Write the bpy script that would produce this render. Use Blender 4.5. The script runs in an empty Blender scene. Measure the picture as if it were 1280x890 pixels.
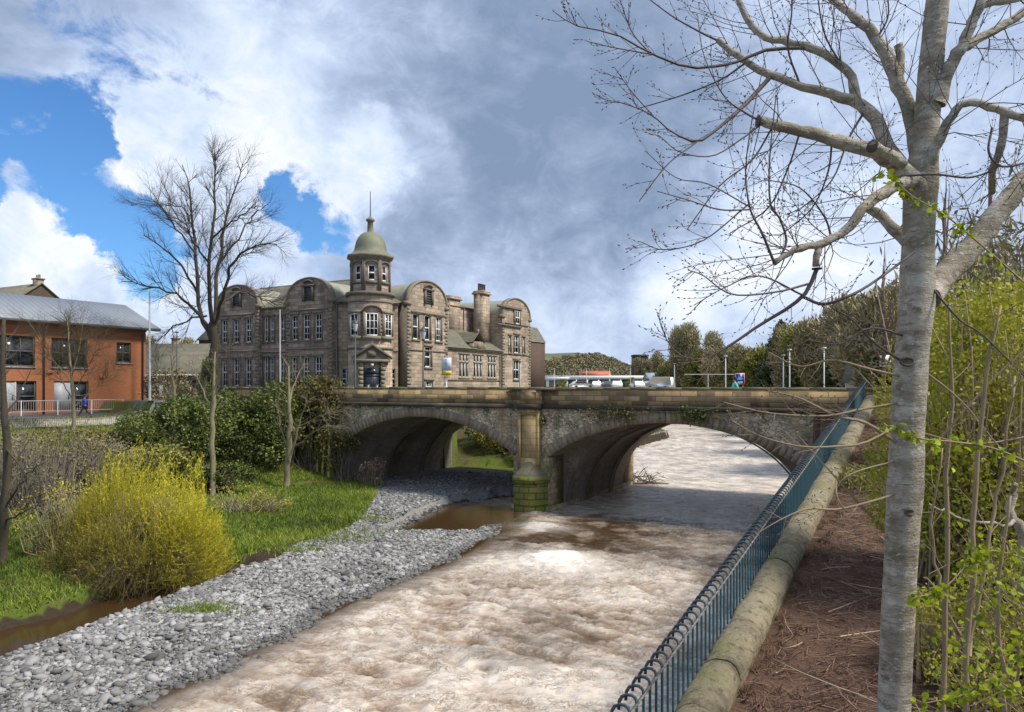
import bpy, bmesh, math, random
import numpy as np
from mathutils import Vector, Matrix
PI = math.pi
scene = bpy.context.scene
COL = scene.collection
EYE = 6.9; F = 900.0; HX, HY = 640.0, 482.0
TH = math.radians(30)
E2 = np.array([math.cos(TH), -math.sin(TH)]); N2 = np.array([math.sin(TH), math.cos(TH)])
P0 = np.array([1.42, 40.0])

def at(px, py, Y):
    return Vector(((px-HX)/F*Y, Y, EYE-(py-HY)/F*Y))
def gp(px, py, z=0.0):
    Y = (EYE-z)*F/(py-HY)
    return ((px-HX)/F*Y, Y)
def l2w(x, y):
    return P0[0]+E2[0]*x+N2[0]*y, P0[1]+E2[1]*x+N2[1]*y
def w2l(X, Y):
    dx, dy = X-P0[0], Y-P0[1]
    return E2[0]*dx+E2[1]*dy, N2[0]*dx+N2[1]*dy

# ---------- numpy noise ----------
def _h(ix, iy, s):
    n = (ix*374761393 + iy*668265263 + s*1442695041) & 0xffffffff
    n = ((n ^ (n >> 13))*1274126177) & 0xffffffff
    return ((n ^ (n >> 16)) & 0xffff)/65535.0
def vn(x, y, s=0):
    x = np.asarray(x, float); y = np.asarray(y, float)
    ix = np.floor(x).astype(np.int64); iy = np.floor(y).astype(np.int64)
    fx = x-ix; fy = y-iy
    fx = fx*fx*(3-2*fx); fy = fy*fy*(3-2*fy)
    a = _h(ix, iy, s); b = _h(ix+1, iy, s); c = _h(ix, iy+1, s); d = _h(ix+1, iy+1, s)
    return (a*(1-fx)+b*fx)*(1-fy)+(c*(1-fx)+d*fx)*fy
def fbm(x, y, s=0, o=4):
    r = 0; a = .5; t = 0
    for k in range(o):
        r = r+a*vn(x*2**k+k*17.3, y*2**k-k*9.1, s+k); t += a; a *= .5
    return r/t
def sdist(X, Y, poly):
    """signed distance to polygon, positive inside"""
    X = np.asarray(X, float); Y = np.asarray(Y, float)
    ins = np.zeros(X.shape, bool); D = np.full(X.shape, 1e18)
    n = len(poly)
    for i in range(n):
        x0, y0 = poly[i]; x1, y1 = poly[(i+1) % n]
        dx, dy = x1-x0, y1-y0; L = dx*dx+dy*dy+1e-12
        t = np.clip(((X-x0)*dx+(Y-y0)*dy)/L, 0, 1)
        D = np.minimum(D, (X-x0-t*dx)**2+(Y-y0-t*dy)**2)
        c = ((y0 > Y) != (y1 > Y))
        with np.errstate(divide='ignore', invalid='ignore'):
            xi = x0+(Y-y0)*dx/(dy if dy != 0 else 1e-12)
        ins ^= c & (X < xi)
    return np.where(ins, 1, -1)*np.sqrt(D)

# ---------- mesh accumulator ----------
class Acc:
    def __init__(s): s.V = []; s.L = []; s.C = []; s.T = []; s.n = 0
    def add(s, v, f, tone=.5):
        v = np.asarray(v, float).reshape(-1, 3); f = np.asarray(f, np.int64)
        s.V.append(v); s.L.append((f+s.n).ravel()); s.C.append(np.full(f.shape[0], f.shape[1], np.int64))
        t = np.asarray(tone, float)
        s.T.append(np.full(len(v), float(t)) if t.ndim == 0 else t.ravel())
        s.n += len(v); return s
    def poly(s, pts, tone=.5):
        return s.add(pts, [list(range(len(pts)))], tone)
    def box(s, x0, x1, y0, y1, z0, z1, tone=.5):
        v = [(x, y, z) for z in (z0, z1) for y in (y0, y1) for x in (x0, x1)]
        return s.add(v, [(0,2,3,1),(4,5,7,6),(0,1,5,4),(2,6,7,3),(0,4,6,2),(1,3,7,5)], tone)
    def obox(s, O, d, n, s0, s1, t0, t1, z0, z1, tone=.5):
        v = [(O[0]+d[0]*a+n[0]*t, O[1]+d[1]*a+n[1]*t, z) for z in (z0, z1) for t in (t0, t1) for a in (s0, s1)]
        return s.add(v, [(0,2,3,1),(4,5,7,6),(0,1,5,4),(2,6,7,3),(0,4,6,2),(1,3,7,5)], tone)
    def tube(s, pts, rad, k=6, tone=.5, cap=True):
        P = np.asarray(pts, float); n = len(P)
        R = np.full(n, float(rad)) if np.ndim(rad) == 0 else np.asarray(rad, float)
        T = np.gradient(P, axis=0); T /= (np.linalg.norm(T, axis=1, keepdims=True)+1e-12)
        m = np.abs(T.mean(0)); ref = np.zeros(3); ref[int(np.argmin(m))] = 1
        A = np.cross(T, ref); A /= (np.linalg.norm(A, axis=1, keepdims=True)+1e-12)
        B = np.cross(T, A)
        an = np.arange(k)*2*PI/k
        V = P[:, None, :]+R[:, None, None]*(np.cos(an)[None, :, None]*A[:, None, :]+np.sin(an)[None, :, None]*B[:, None, :])
        i = np.arange(n-1)[:, None]*k; j = np.arange(k)[None, :]; j2 = (j+1) % k
        f = np.stack([i+j, i+j2, i+k+j2, i+k+j], -1).reshape(-1, 4)
        base = s.n
        s.add(V.reshape(-1, 3), f, tone)
        if cap and k > 2:
            for o in (0, (n-1)*k):
                s.L.append(np.arange(k)+base+o); s.C.append(np.array([k]))
        return s
    def lathe(s, prof, c=(0, 0), k=24, a0=0, a1=2*PI, tone=.5):
        full = abs(a1-a0-2*PI) < 1e-6
        m = k if full else k+1
        an = a0+(a1-a0)*np.arange(m)/k
        V = np.array([[(c[0]+r*math.cos(a), c[1]+r*math.sin(a), z) for a in an] for r, z in prof]).reshape(-1, 3)
        f = []
        for i in range(len(prof)-1):
            for j in range(k):
                j2 = (j+1) % m
                f.append((i*m+j, i*m+j2, (i+1)*m+j2, (i+1)*m+j))
        return s.add(V, f, tone)
    def quads(s, C, U, W, tone):
        """leaf quads: centre C, half vectors U, W (n,3)"""
        n = len(C)
        V = np.stack([C-U, C-W*.9, C+U, C+W], 1).reshape(-1, 3)
        f = np.arange(n*4).reshape(n, 4)
        return s.add(V, f, np.repeat(tone, 4))
    def obj(s, name, mat, parent=None, smooth=False, dz=None):
        me = bpy.data.meshes.new(name)
        V = np.concatenate(s.V) if s.V else np.zeros((0, 3))
        dd = 0.0 if parent is None else (ZOFF.get(parent.name, 0.0) if dz is None else dz)
        V = V-np.array([0, 0, dd])
        L = np.concatenate(s.L); C = np.concatenate(s.C)
        me.vertices.add(len(V)); me.vertices.foreach_set('co', V.ravel())
        me.loops.add(len(L)); me.loops.foreach_set('vertex_index', L.astype(np.int32))
        st = np.concatenate([[0], np.cumsum(C)[:-1]]).astype(np.int32)
        me.polygons.add(len(C)); me.polygons.foreach_set('loop_start', st)
        try: me.polygons.foreach_set('loop_total', C.astype(np.int32))
        except Exception: pass
        me.update(calc_edges=True); me.validate()
        a = me.attributes.new('tone', 'FLOAT', 'POINT')
        T = np.concatenate(s.T)
        if len(T) == len(me.vertices): a.data.foreach_set('value', T.astype(np.float32))
        if smooth: me.polygons.foreach_set('use_smooth', np.ones(len(me.polygons), bool))
        me.materials.append(mat)
        o = bpy.data.objects.new(name, me); COL.objects.link(o)
        ZOFF[o.name] = dd
        if parent is not None: o.parent = parent
        return o

ZOFF = {}
def tag(o, label=None, cat=None, group=None, kind=None):
    if label: o['label'] = label
    if cat: o['category'] = cat
    if group: o['group'] = group
    if kind: o['kind'] = kind
    return o
def thing(name, label, cat, loc=(0, 0, 0), rz=0, group=None):
    o = bpy.data.objects.new(name, None); COL.objects.link(o)
    o.location = loc; o.rotation_euler = (0, 0, rz); o.empty_display_size = .3
    ZOFF[o.name] = 0.0
    return tag(o, label, cat, group)
def athing(name, label, cat, loc, rz=0, group=None):
    """thing whose parts are written with absolute heights"""
    o = thing(name, label, cat, loc, rz, group); ZOFF[o.name] = loc[2]; return o
def dup(root, loc, rz=0, label=None, group=None, color=None):
    r = root.copy(); COL.objects.link(r); r.location = loc; r.rotation_euler = (0, 0, rz)
    if label: r['label'] = label
    if group: r['group'] = group
    for ch in list(root.children):
        c = ch.copy(); COL.objects.link(c); c.parent = r
        if color and ch.name.startswith('body'): c.color = color
        for g in ch.children:
            q = g.copy(); COL.objects.link(q); q.parent = c
    return r

def wall_holes(acc, O, d, n, s0, s1, z0, z1, holes, depth=.22, t=0.0):
    xs = sorted({s0, s1, *[h[0] for h in holes], *[h[1] for h in holes]}); zs = sorted({z0, z1, *[h[2] for h in holes], *[h[3] for h in holes]})
    P = lambda a, tt, z: (O[0]+d[0]*a+n[0]*tt, O[1]+d[1]*a+n[1]*tt, z)
    for i in range(len(xs)-1):
        for j in range(len(zs)-1):
            cx, cz = (xs[i]+xs[i+1])/2, (zs[j]+zs[j+1])/2
            if any(h[0] < cx < h[1] and h[2] < cz < h[3] for h in holes): continue
            acc.poly([P(xs[i], t, zs[j]), P(xs[i+1], t, zs[j]), P(xs[i+1], t, zs[j+1]), P(xs[i], t, zs[j+1])])
    for a, b, c, e in holes:
        for q in ([(a, c), (b, c)], [(b, c), (b, e)], [(b, e), (a, e)], [(a, e), (a, c)]):
            (x0, y0), (x1, y1) = q
            acc.poly([P(x0, t, y0), P(x1, t, y1), P(x1, t-depth, y1), P(x0, t-depth, y0)])

def window(parent, O, d, n, a, b, c, e, nx=2, nz=3, t=-.16, mf=None, mg=None, fw=.085, tr=None, name='window'):
    """sash frame with glazing bars and a glass pane as its sub-part"""
    f = Acc()
    w, h = b-a, e-c
    f.obox(O, d, n, a, a+fw, t-.03, t+.04, c, e); f.obox(O, d, n, b-fw, b, t-.03, t+.04, c, e)
    f.obox(O, d, n, a+fw, b-fw, t-.03, t+.045, c, c+fw*1.3); f.obox(O, d, n, a+fw, b-fw, t-.03, t+.04, e-fw, e)
    for i in range(1, nx): f.obox(O, d, n, a+w*i/nx-.03, a+w*i/nx+.03, t-.02, t+.03, c+fw*1.3, e-fw)
    for j in range(1, nz):
        z = c+h*j/nz; q = .06 if (nz % 2 == 0 and j == nz//2) else .026
        for i in range(nx): f.obox(O, d, n, a+w*i/nx+(.03 if i else fw), a+w*(i+1)/nx-(.03 if i < nx-1 else fw), t-.015, t+.035 if q > .03 else t+.025, z-q, z+q)
    o = f.obj(name, mf or M['white'], parent)
    g = Acc().obox(O, d, n, a+.01, b-.01, t-.06, t-.035, c+.01, e-.01)
    g.obj('pane', mg or M['glass'], o)
    return o

# ---------- materials ----------
class NT:
    def __init__(s, tree): s.t = tree; s.n = tree.nodes; s.l = tree.links
    def new(s, ty, **kw):
        nd = s.n.new(ty)
        for k, v in kw.items(): setattr(nd, k, v)
        return nd
    def put(s, sock, v):
        if v is None: return
        if isinstance(v, bpy.types.NodeSocket): s.l.new(v, sock)
        else:
            if isinstance(v, (tuple, list)) and len(v) == 3 and sock.type == 'RGBA': v = (*v, 1)
            sock.default_value = v
    def math(s, op, a, b=None, c=None, clamp=False):
        m = s.new('ShaderNodeMath', operation=op, use_clamp=clamp)
        s.put(m.inputs[0], a); s.put(m.inputs[1], b); s.put(m.inputs[2], c); return m.outputs[0]
    def vm(s, op, a, b=None):
        m = s.new('ShaderNodeVectorMath', operation=op); s.put(m.inputs[0], a); s.put(m.inputs[1], b)
        return m.outputs['Value'] if op in ('DOT_PRODUCT', 'LENGTH') else m.outputs[0]
    def mix(s, f, a, b, bt='MIX'):
        m = s.new('ShaderNodeMix', data_type='RGBA', blend_type=bt)
        s.put(m.inputs[0], f); s.put(m.inputs[6], a); s.put(m.inputs[7], b); return m.outputs[2]
    def mr(s, v, a, b, c=0., d=1., smooth=True):
        m = s.new('ShaderNodeMapRange', interpolation_type='SMOOTHSTEP' if smooth else 'LINEAR')
        for i, q in enumerate((v, a, b, c, d)): s.put(m.inputs[i], q)
        return m.outputs[0]
    def noise(s, vec, sc, det=4, ro=.55, dist=0.):
        m = s.new('ShaderNodeTexNoise'); s.put(m.inputs['Vector'], vec)
        m.inputs['Scale'].default_value = sc; m.inputs['Detail'].default_value = det
        m.inputs['Roughness'].default_value = ro; m.inputs['Distortion'].default_value = dist
        return m.outputs[0]
    def vor(s, vec, sc, feat='F1', out='Distance'):
        m = s.new('ShaderNodeTexVoronoi', feature=feat); s.put(m.inputs['Vector'], vec); m.inputs['Scale'].default_value = sc
        return m.outputs[out]
    def ramp(s, v, *st):
        m = s.new('ShaderNodeValToRGB'); e = m.color_ramp.elements
        while len(e) < len(st): e.new(.5)
        for el, (p, c) in zip(e, st): el.position = p; el.color = (*c, 1)
        s.put(m.inputs[0], v); return m.outputs[0]
    def obj(s): return s.new('ShaderNodeTexCoord').outputs['Object']
    def sc(s, vec, k):
        m = s.new('ShaderNodeMapping'); s.put(m.inputs[0], vec); m.inputs['Scale'].default_value = k; return m.outputs[0]
    def attr(s, nm='tone'):
        m = s.new('ShaderNodeAttribute', attribute_name=nm); return m.outputs['Fac']
    def bump(s, h, st=.3, dist=.02, nrm=None):
        m = s.new('ShaderNodeBump'); m.inputs['Strength'].default_value = st; m.inputs['Distance'].default_value = dist
        s.put(m.inputs['Height'], h); s.put(m.inputs['Normal'], nrm); return m.outputs[0]
    def boxuv(s):
        tc = s.new('ShaderNodeTexCoord'); sp = s.new('ShaderNodeSeparateXYZ'); s.put(sp.inputs[0], tc.outputs['Object'])
        sn = s.new('ShaderNodeSeparateXYZ'); s.put(sn.inputs[0], tc.outputs['Normal'])
        f = s.math('GREATER_THAN', s.math('ABSOLUTE', sn.outputs[0]), s.math('ABSOLUTE', sn.outputs[1]))
        u = s.math('ADD', s.math('MULTIPLY', sp.outputs[0], s.math('SUBTRACT', 1., f)), s.math('MULTIPLY', sp.outputs[1], f))
        cb = s.new('ShaderNodeCombineXYZ'); s.put(cb.inputs[0], u); s.put(cb.inputs[1], sp.outputs[2])
        return cb.outputs[0], tc.outputs['Object'], sp
def newmat(name):
    m = bpy.data.materials.new(name); m.use_nodes = True
    t = NT(m.node_tree); b = m.node_tree.nodes['Principled BSDF']
    return m, t, b
def flat(name, c, rough=.6, var=.25, sc=3., bump=0., metal=0., spec=.5):
    m, t, b = newmat(name)
    v = t.noise(t.obj(), sc, 5)
    t.put(b.inputs['Base Color'], t.mix(v, [x*(1-var) for x in c], [min(1, x*(1+var)) for x in c]))
    b.inputs['Roughness'].default_value = rough; b.inputs['Metallic'].default_value = metal
    b.inputs['Specular IOR Level'].default_value = spec
    if bump: t.put(b.inputs['Normal'], t.bump(t.noise(t.obj(), sc*6, 5), bump, .03))
    return m
def toned(name, *st, rough=.7, transl=0., spec=.3):
    m, t, b = newmat(name)
    c = t.ramp(t.attr(), *st)
    t.put(b.inputs['Base Color'], c); b.inputs['Roughness'].default_value = rough; b.inputs['Specular IOR Level'].default_value = spec
    if transl:
        tr = t.new('ShaderNodeBsdfTranslucent'); t.put(tr.inputs[0], c)
        mx = t.new('ShaderNodeMixShader'); mx.inputs[0].default_value = transl
        t.l.new(b.outputs[0], mx.inputs[1]); t.l.new(tr.outputs[0], mx.inputs[2])
        t.l.new(mx.outputs[0], t.n['Material Output'].inputs[0])
    return m
def stone(name, ca, cb, cd, cm, bw=.6, bh=.3, rubble=False, stain=.5, light=None, moss=None, mossz=None, bumpd=.03, mortar=.02, rough=.9, lightt=(.52, .7)):
    m, t, b = newmat(name)
    uv, ob, sp = t.boxuv()
    if rubble:
        vq = t.sc(uv, (1/bw, 1/bh, 1))
        rnd = t.vor(vq, 1., out='Color'); edge = t.vor(vq, 1., 'DISTANCE_TO_EDGE')
        sx = t.new('ShaderNodeSeparateColor'); t.put(sx.inputs[0], rnd); r = sx.outputs[0]
        fac = t.mr(edge, .02, .10)
    else:
        br = t.new('ShaderNodeTexBrick'); t.put(br.inputs['Vector'], uv)
        br.inputs['Scale'].default_value = 1; br.inputs['Brick Width'].default_value = bw; br.inputs['Row Height'].default_value = bh
        br.inputs['Mortar Size'].default_value = mortar; br.inputs['Mortar Smooth'].default_value = .4; br.inputs['Bias'].default_value = 0
        br.inputs['Color1'].default_value = (0, 0, 0, 1); br.inputs['Color2'].default_value = (1, 1, 1, 1); br.inputs['Mortar'].default_value = (.5, .5, .5, 1)
        sx = t.new('ShaderNodeSeparateColor'); t.put(sx.inputs[0], br.outputs[0]); r = sx.outputs[0]
        fac = t.math('SUBTRACT', 1., br.outputs['Fac'])
    fine = t.noise(ob, 9, 6, .65)
    c = t.mix(t.mr(r, .15, .85), ca, cb)
    c = t.mix(t.math('MULTIPLY', fine, .7), c, [x*.55 for x in ca])
    if light:
        c = t.mix(t.math('MULTIPLY', t.mr(t.noise(ob, .55, 6, .65), *lightt), t.mr(t.noise(ob, 5, 4, .7), .35, .6)), c, light)
    streak = t.noise(t.sc(ob, (1.6, 1.6, .22)), 1., 5, .6)
    big = t.noise(ob, .35, 5, .6)
    st = t.math('MULTIPLY', t.mr(t.math('ADD', t.math('MULTIPLY', streak, .6), t.math('MULTIPLY', big, .4)), .44, .66), stain)
    c = t.mix(st, c, cd)
    if moss:
        mz = t.math('MULTIPLY', t.mr(t.noise(ob, 1.1, 5, .65), .42, .62), t.mr(t.noise(ob, 8, 3), .3, .55))
        if mossz: mz = t.math('MULTIPLY', mz, t.mr(sp.outputs[2], mossz[0], mossz[1], 1., 0.))
        c = t.mix(mz, c, moss)
    c = t.mix(t.math('MULTIPLY', t.math('SUBTRACT', 1., fac), .8), c, cm)
    t.put(b.inputs['Base Color'], c); b.inputs['Roughness'].default_value = rough; b.inputs['Specular IOR Level'].default_value = .2
    h = t.math('ADD', t.math('MULTIPLY', fac, .6), t.math('ADD', t.math('MULTIPLY', fine, .5), t.math('MULTIPLY', r, .35)))
    t.put(b.inputs['Normal'], t.bump(h, .7, bumpd))
    return m
M = {}
# ================= MATERIALS =================
M['white'] = flat('white_paint', (.72, .71, .68), .5, .08)
M['glass'] = None
m, t, b = newmat('window_glass'); v = t.noise(t.obj(), 1.3, 3)
t.put(b.inputs['Base Color'], t.ramp(v, (.4, (.012, .014, .018)), (.62, (.06, .068, .08)))); b.inputs['Roughness'].default_value = .1; b.inputs['Specular IOR Level'].default_value = .22; M['glass'] = m
M['ashlar'] = stone('sandstone_ashlar', (.54, .43, .325), (.31, .245, .18), (.10, .08, .06), (.16, .13, .105), .8, .34, stain=.45, light=(.54, .44, .33))
M['ashlar_dark'] = stone('dark_shaded_sandstone', (.52, .41, .32), (.25, .195, .155), (.09, .072, .06), (.1, .08, .065), .8, .34, stain=.55, light=(.3, .235, .175))  # darker ashlar copy; shade on the college front put into the colour
M['trim'] = flat('dressed_sandstone', (.21, .175, .13), .9, .45, 2.2, .3)
M['trim_dark'] = flat('dark_dressed_stone', (.14, .118, .094), .9, .45, 2.2, .3)
M['brick_wall'] = stone('brown_brick', (.13, .085, .06), (.1, .065, .05), (.05, .035, .03), (.12, .1, .08), .24, .08, stain=.4, bumpd=.01, mortar=.012)
M['rubble'] = stone('rubble_masonry', (.60, .45, .28), (.34, .255, .165), (.07, .055, .042), (.25, .205, .15), .36, .17, rubble=True, stain=.5, light=(.82, .70, .53), moss=(.07, .08, .03), bumpd=.06, lightt=(.42, .53))
M['parapet'] = stone('parapet_ashlar', (.58, .42, .22), (.13, .10, .072), (.04, .034, .028), (.17, .135, .09), .85, .265, stain=.5, light=(.46, .33, .18), bumpd=.035)
M['coping'] = stone('parapet_coping', (.24, .205, .14), (.17, .15, .105), (.06, .055, .045), (.1, .09, .07), 1.4, 2., stain=.5, moss=(.12, .13, .06), bumpd=.02)
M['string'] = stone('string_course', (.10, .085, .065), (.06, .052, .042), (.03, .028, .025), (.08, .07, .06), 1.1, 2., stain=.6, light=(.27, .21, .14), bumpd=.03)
M['vouss'] = stone('voussoir_stone', (.38, .30, .21), (.25, .2, .145), (.09, .07, .055), (.2, .165, .12), .34, 9., stain=.5, light=(.36, .3, .22), bumpd=.03)
M['pilaster'] = stone('yellow_sandstone', (.46, .33, .155), (.34, .245, .12), (.08, .065, .045), (.2, .16, .1), .7, .36, stain=.4, light=(.42, .33, .19), bumpd=.025)
M['pier'] = stone('pier_ashlar', (.54, .41, .25), (.38, .29, .18), (.1, .08, .055), (.2, .16, .11), .62, .3, stain=.4, moss=(.13, .13, .05), bumpd=.045)
M['vault'] = stone('vault_brick', (.32, .26, .205), (.22, .18, .145), (.09, .075, .062), (.25, .21, .165), .4, .13, stain=.5, light=(.46, .39, .31), bumpd=.015)
M['vault_edge'] = flat('vault_rib_stone', (.19, .155, .115), .9, .45, 2.5, .4)
M['mossy'] = stone('mossy_ashlar', (.24, .22, .07), (.16, .16, .05), (.06, .055, .03), (.07, .065, .03), .6, .34, stain=.35, moss=(.17, .21, .03), bumpd=.07, mortar=.03)
M['rwall'] = stone('retaining_wall_stone', (.22, .185, .13), (.16, .135, .1), (.06, .05, .04), (.1, .085, .065), .6, .28, stain=.55, moss=(.08, .09, .03))
m, t, b = newmat('mossy_round_coping'); ob = t.obj()
c = t.ramp(t.noise(ob, 1.4, 8, .68), (.3, (.11, .095, .065)), (.46, (.27, .23, .155)), (.6, (.34, .295, .205)), (.75, (.19, .175, .095)))
c = t.mix(t.mr(t.noise(ob, 9, 7, .75), .48, .66), c, (.12, .105, .07))
c = t.mix(t.math('MULTIPLY', t.mr(t.noise(ob, .7, 5, .6), .5, .66), .65), c, (.15, .155, .05))
c = t.mix(t.mr(t.noise(ob, 26, 3, .7), .62, .72), c, (.42, .39, .3))
t.put(b.inputs['Base Color'], c); b.inputs['Roughness'].default_value = .95; b.inputs['Specular IOR Level'].default_value = .15
t.put(b.inputs['Normal'], t.bump(t.noise(ob, 12, 9, .75), 1., .06)); M['rcoping'] = m
M['slate'] = stone('grey_green_slates', (.20, .185, .135), (.15, .14, .105), (.09, .085, .065), (.08, .075, .06), .4, .22, stain=.35, light=(.25, .22, .14), bumpd=.01, mortar=.008, rough=.7)
M['lead'] = flat('weathered_lead', (.25, .25, .19), .6, .4, 1.5, .1)
M['copper'] = flat('dome_lead_lichen', (.155, .16, .105), .65, .5, 1.2, .15)
m, t, b = newmat('orange_brick_wall'); uv, ob, sp = t.boxuv()
br = t.new('ShaderNodeTexBrick'); t.put(br.inputs['Vector'], uv); br.inputs['Scale'].default_value = 1
br.inputs['Brick Width'].default_value = .23; br.inputs['Row Height'].default_value = .076; br.inputs['Mortar Size'].default_value = .008
t.put(br.inputs['Color1'], (.42, .128, .048, 1)); t.put(br.inputs['Color2'], (.31, .095, .035, 1)); t.put(br.inputs['Mortar'], (.30, .17, .1, 1))
t.put(b.inputs['Base Color'], t.mix(t.math('MULTIPLY', t.noise(ob, .5, 6, .6), .5), br.outputs[0], (.25, .1, .035))); b.inputs['Roughness'].default_value = .85
t.put(b.inputs['Normal'], t.bump(t.noise(ob, 20, 4), .3, .01)); M['orange'] = m
m, t, b = newmat('standing_seam_metal'); uv, ob, sp = t.boxuv()
w = t.math('FRACT', t.math('MULTIPLY', sp.outputs[1], 2.2))
t.put(b.inputs['Base Color'], t.mix(t.mr(w, .86, .93), (.30, .32, .34), (.15, .16, .17))); b.inputs['Roughness'].default_value = .4; b.inputs['Metallic'].default_value = .35
t.put(b.inputs['Normal'], t.bump(t.mr(w, .88, .95), .6, .04)); M['metalroof'] = m
M['fascia'] = flat('dark_grey_fascia', (.07, .07, .075), .6)
M['asphalt'] = flat('asphalt', (.10, .095, .095), .9, .35, 1.5, .3)
M['paving'] = flat('pale_paving', (.36, .33, .28), .9, .3, 1.2, .2)
M['pole'] = flat('galvanised_pole', (.30, .31, .31), .5, .25)
M['polewhite'] = flat('pale_pole', (.55, .55, .52), .5, .15)
M['poledark'] = flat('dark_iron', (.035, .04, .045), .5)
M['doorblue'] = flat('dark_blue_door', (.02, .028, .038), .35)
M['doorgrey'] = flat('pale_grey_door', (.36, .37, .39), .5)
M['redrail'] = flat('galvanised_handrail', (.5, .42, .38), .5)
m, t, b = newmat('blue_green_rail_paint'); ob = t.obj()
c = t.mix(t.mr(t.noise(ob, 30, 5, .7), .3, .7), (.007, .03, .042), (.016, .055, .07)); c = t.mix(t.mr(t.noise(ob, 9, 5, .75), .6, .7), c, (.1, .075, .055))
t.put(b.inputs['Base Color'], c); b.inputs['Roughness'].default_value = .6; b.inputs['Specular IOR Level'].default_value = .12; M['rail'] = m
m, t, b = newmat('worn_hoop_paint'); ob = t.obj()
c = t.mix(t.mr(t.noise(ob, 22, 5, .75), .42, .62), (.04, .075, .095), (.11, .095, .09)); c = t.mix(t.mr(t.noise(ob, 60, 3, .7), .58, .7), c, (.28, .28, .27))
t.put(b.inputs['Base Color'], c); b.inputs['Roughness'].default_value = .6; b.inputs['Specular IOR Level'].default_value = .15; M['hoop'] = m
m, t, b = newmat('worn_flat_rail'); ob = t.obj()
t.put(b.inputs['Base Color'], t.mix(t.mr(t.noise(ob, 25, 6, .75), .38, .6), (.05, .07, .08), (.26, .245, .21))); b.inputs['Roughness'].default_value = .7; b.inputs['Specular IOR Level'].default_value = .15; M['railtop'] = m
# bark
m, t, b = newmat('pale_alder_bark'); ob = t.obj()
st = t.sc(ob, (1, 1, 3.2))
c = t.ramp(t.noise(st, 3.2, 8, .68), (.28, (.19, .15, .11)), (.44, (.38, .33, .26)), (.58, (.52, .47, .39)), (.74, (.68, .64, .56)))
c = t.mix(t.math('MULTIPLY', t.mr(t.noise(ob, 1.6, 7, .72), .42, .62), .75), c, (.19, .16, .105))
c = t.mix(t.math('MULTIPLY', t.mr(t.noise(t.sc(ob, (2, 2, 3.5)), 2.2, 6, .7), .55, .66), .6), c, (.60, .57, .50))
c = t.mix(t.math('MULTIPLY', t.mr(t.noise(t.sc(ob, (1, 1, 1.6)), 4.5, 7, .75), .53, .63), .7), c, (.17, .145, .10))
c = t.mix(t.math('MULTIPLY', t.mr(t.noise(t.sc(ob, (4, 4, 34)), 1., 6, .75), .56, .66), .75), c, (.12, .10, .075))
c = t.mix(t.mr(t.noise(t.sc(ob, (13, 13, 24)), 1., 3, .6), .62, .68), c, (.52, .5, .45))
c = t.mix(t.math('MULTIPLY', t.mr(t.noise(ob, 1.7, 4, .6), .55, .7), .5), c, (.16, .165, .09))
t.put(b.inputs['Base Color'], c); b.inputs['Roughness'].default_value = .85; b.inputs['Specular IOR Level'].default_value = .2
t.put(b.inputs['Normal'], t.bump(t.math('ADD', t.noise(t.sc(ob, (5, 5, 26)), 1., 7, .75), t.math('ADD', t.noise(ob, 7, 7, .7), t.math('MULTIPLY', t.noise(ob, 45, 4), .5))), .9, .035)); M['alder'] = m
M['twig'] = flat('purple_brown_twig', (.075, .052, .045), .7, .4, 6)
M['twig_warm'] = flat('tan_twig', (.25, .185, .11), .8, .35, 4)
M['bark_dark'] = flat('dark_bark', (.055, .044, .027), .9, .5, 3, .6)
M['bark_green'] = flat('lichened_bark', (.22, .19, .11), .9, .5, 3, .5)
M['twig_dark'] = flat('dark_twig', (.06, .048, .04), .9, .3, 2)
M['twig_grey'] = flat('grey_twig', (.13, .11, .085), .9, .35, 2)
M['twig_olive'] = flat('olive_twig', (.085, .068, .035), .9, .35, 2)
M['twig_red'] = flat('reddish_twig', (.17, .095, .085), .85, .35, 2)
M['cut'] = flat('sawn_wood', (.085, .07, .052), .9, .5, 20)
# leaves
M['ivy'] = toned('ivy_leaves', (0, (.04, .05, .016)), (.5, (.10, .135, .03)), (1, (.23, .25, .06)), transl=.15, rough=.5)
M['bushb'] = toned('budding_bush', (0, (.06, .058, .02)), (.5, (.14, .125, .04)), (1, (.24, .2, .07)), transl=.2)
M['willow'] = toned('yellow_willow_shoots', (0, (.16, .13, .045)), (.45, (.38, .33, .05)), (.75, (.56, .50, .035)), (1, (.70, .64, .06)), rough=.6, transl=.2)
M['lime'] = toned('lime_green_leaves', (0, (.11, .14, .01)), (.5, (.26, .32, .012)), (1, (.48, .54, .03)), transl=.4, rough=.5)
M['olive'] = toned('olive_spring_leaves', (0, (.12, .125, .015)), (.5, (.29, .29, .025)), (1, (.48, .46, .05)), transl=.35, rough=.6)
M['treebrown'] = toned('brown_bare_canopy', (0, (.10, .085, .05)), (.5, (.22, .19, .10)), (1, (.36, .31, .16)))
M['treegreen'] = toned('spring_green_canopy', (0, (.09, .09, .025)), (.5, (.21, .205, .05)), (1, (.36, .335, .085)), transl=.2)
M['treedark'] = toned('evergreen_canopy', (0, (.03, .038, .02)), (.5, (.065, .085, .036)), (1, (.13, .15, .06)))
M['grass'] = toned('grass_blades', (0, (.075, .105, .02)), (.45, (.165, .235, .03)), (.75, (.27, .335, .04)), (1, (.40, .37, .10)), transl=.3, rough=.5)
M['stem'] = toned('dead_stems', (0, (.08, .045, .03)), (.5, (.21, .125, .085)), (.85, (.33, .22, .15)), (1, (.5, .4, .29)))
M['pebble'] = toned('river_pebbles', (0, (.07, .068, .064)), (.35, (.20, .195, .188)), (.7, (.37, .365, .355)), (1, (.6, .59, .57)), rough=.75)
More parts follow.
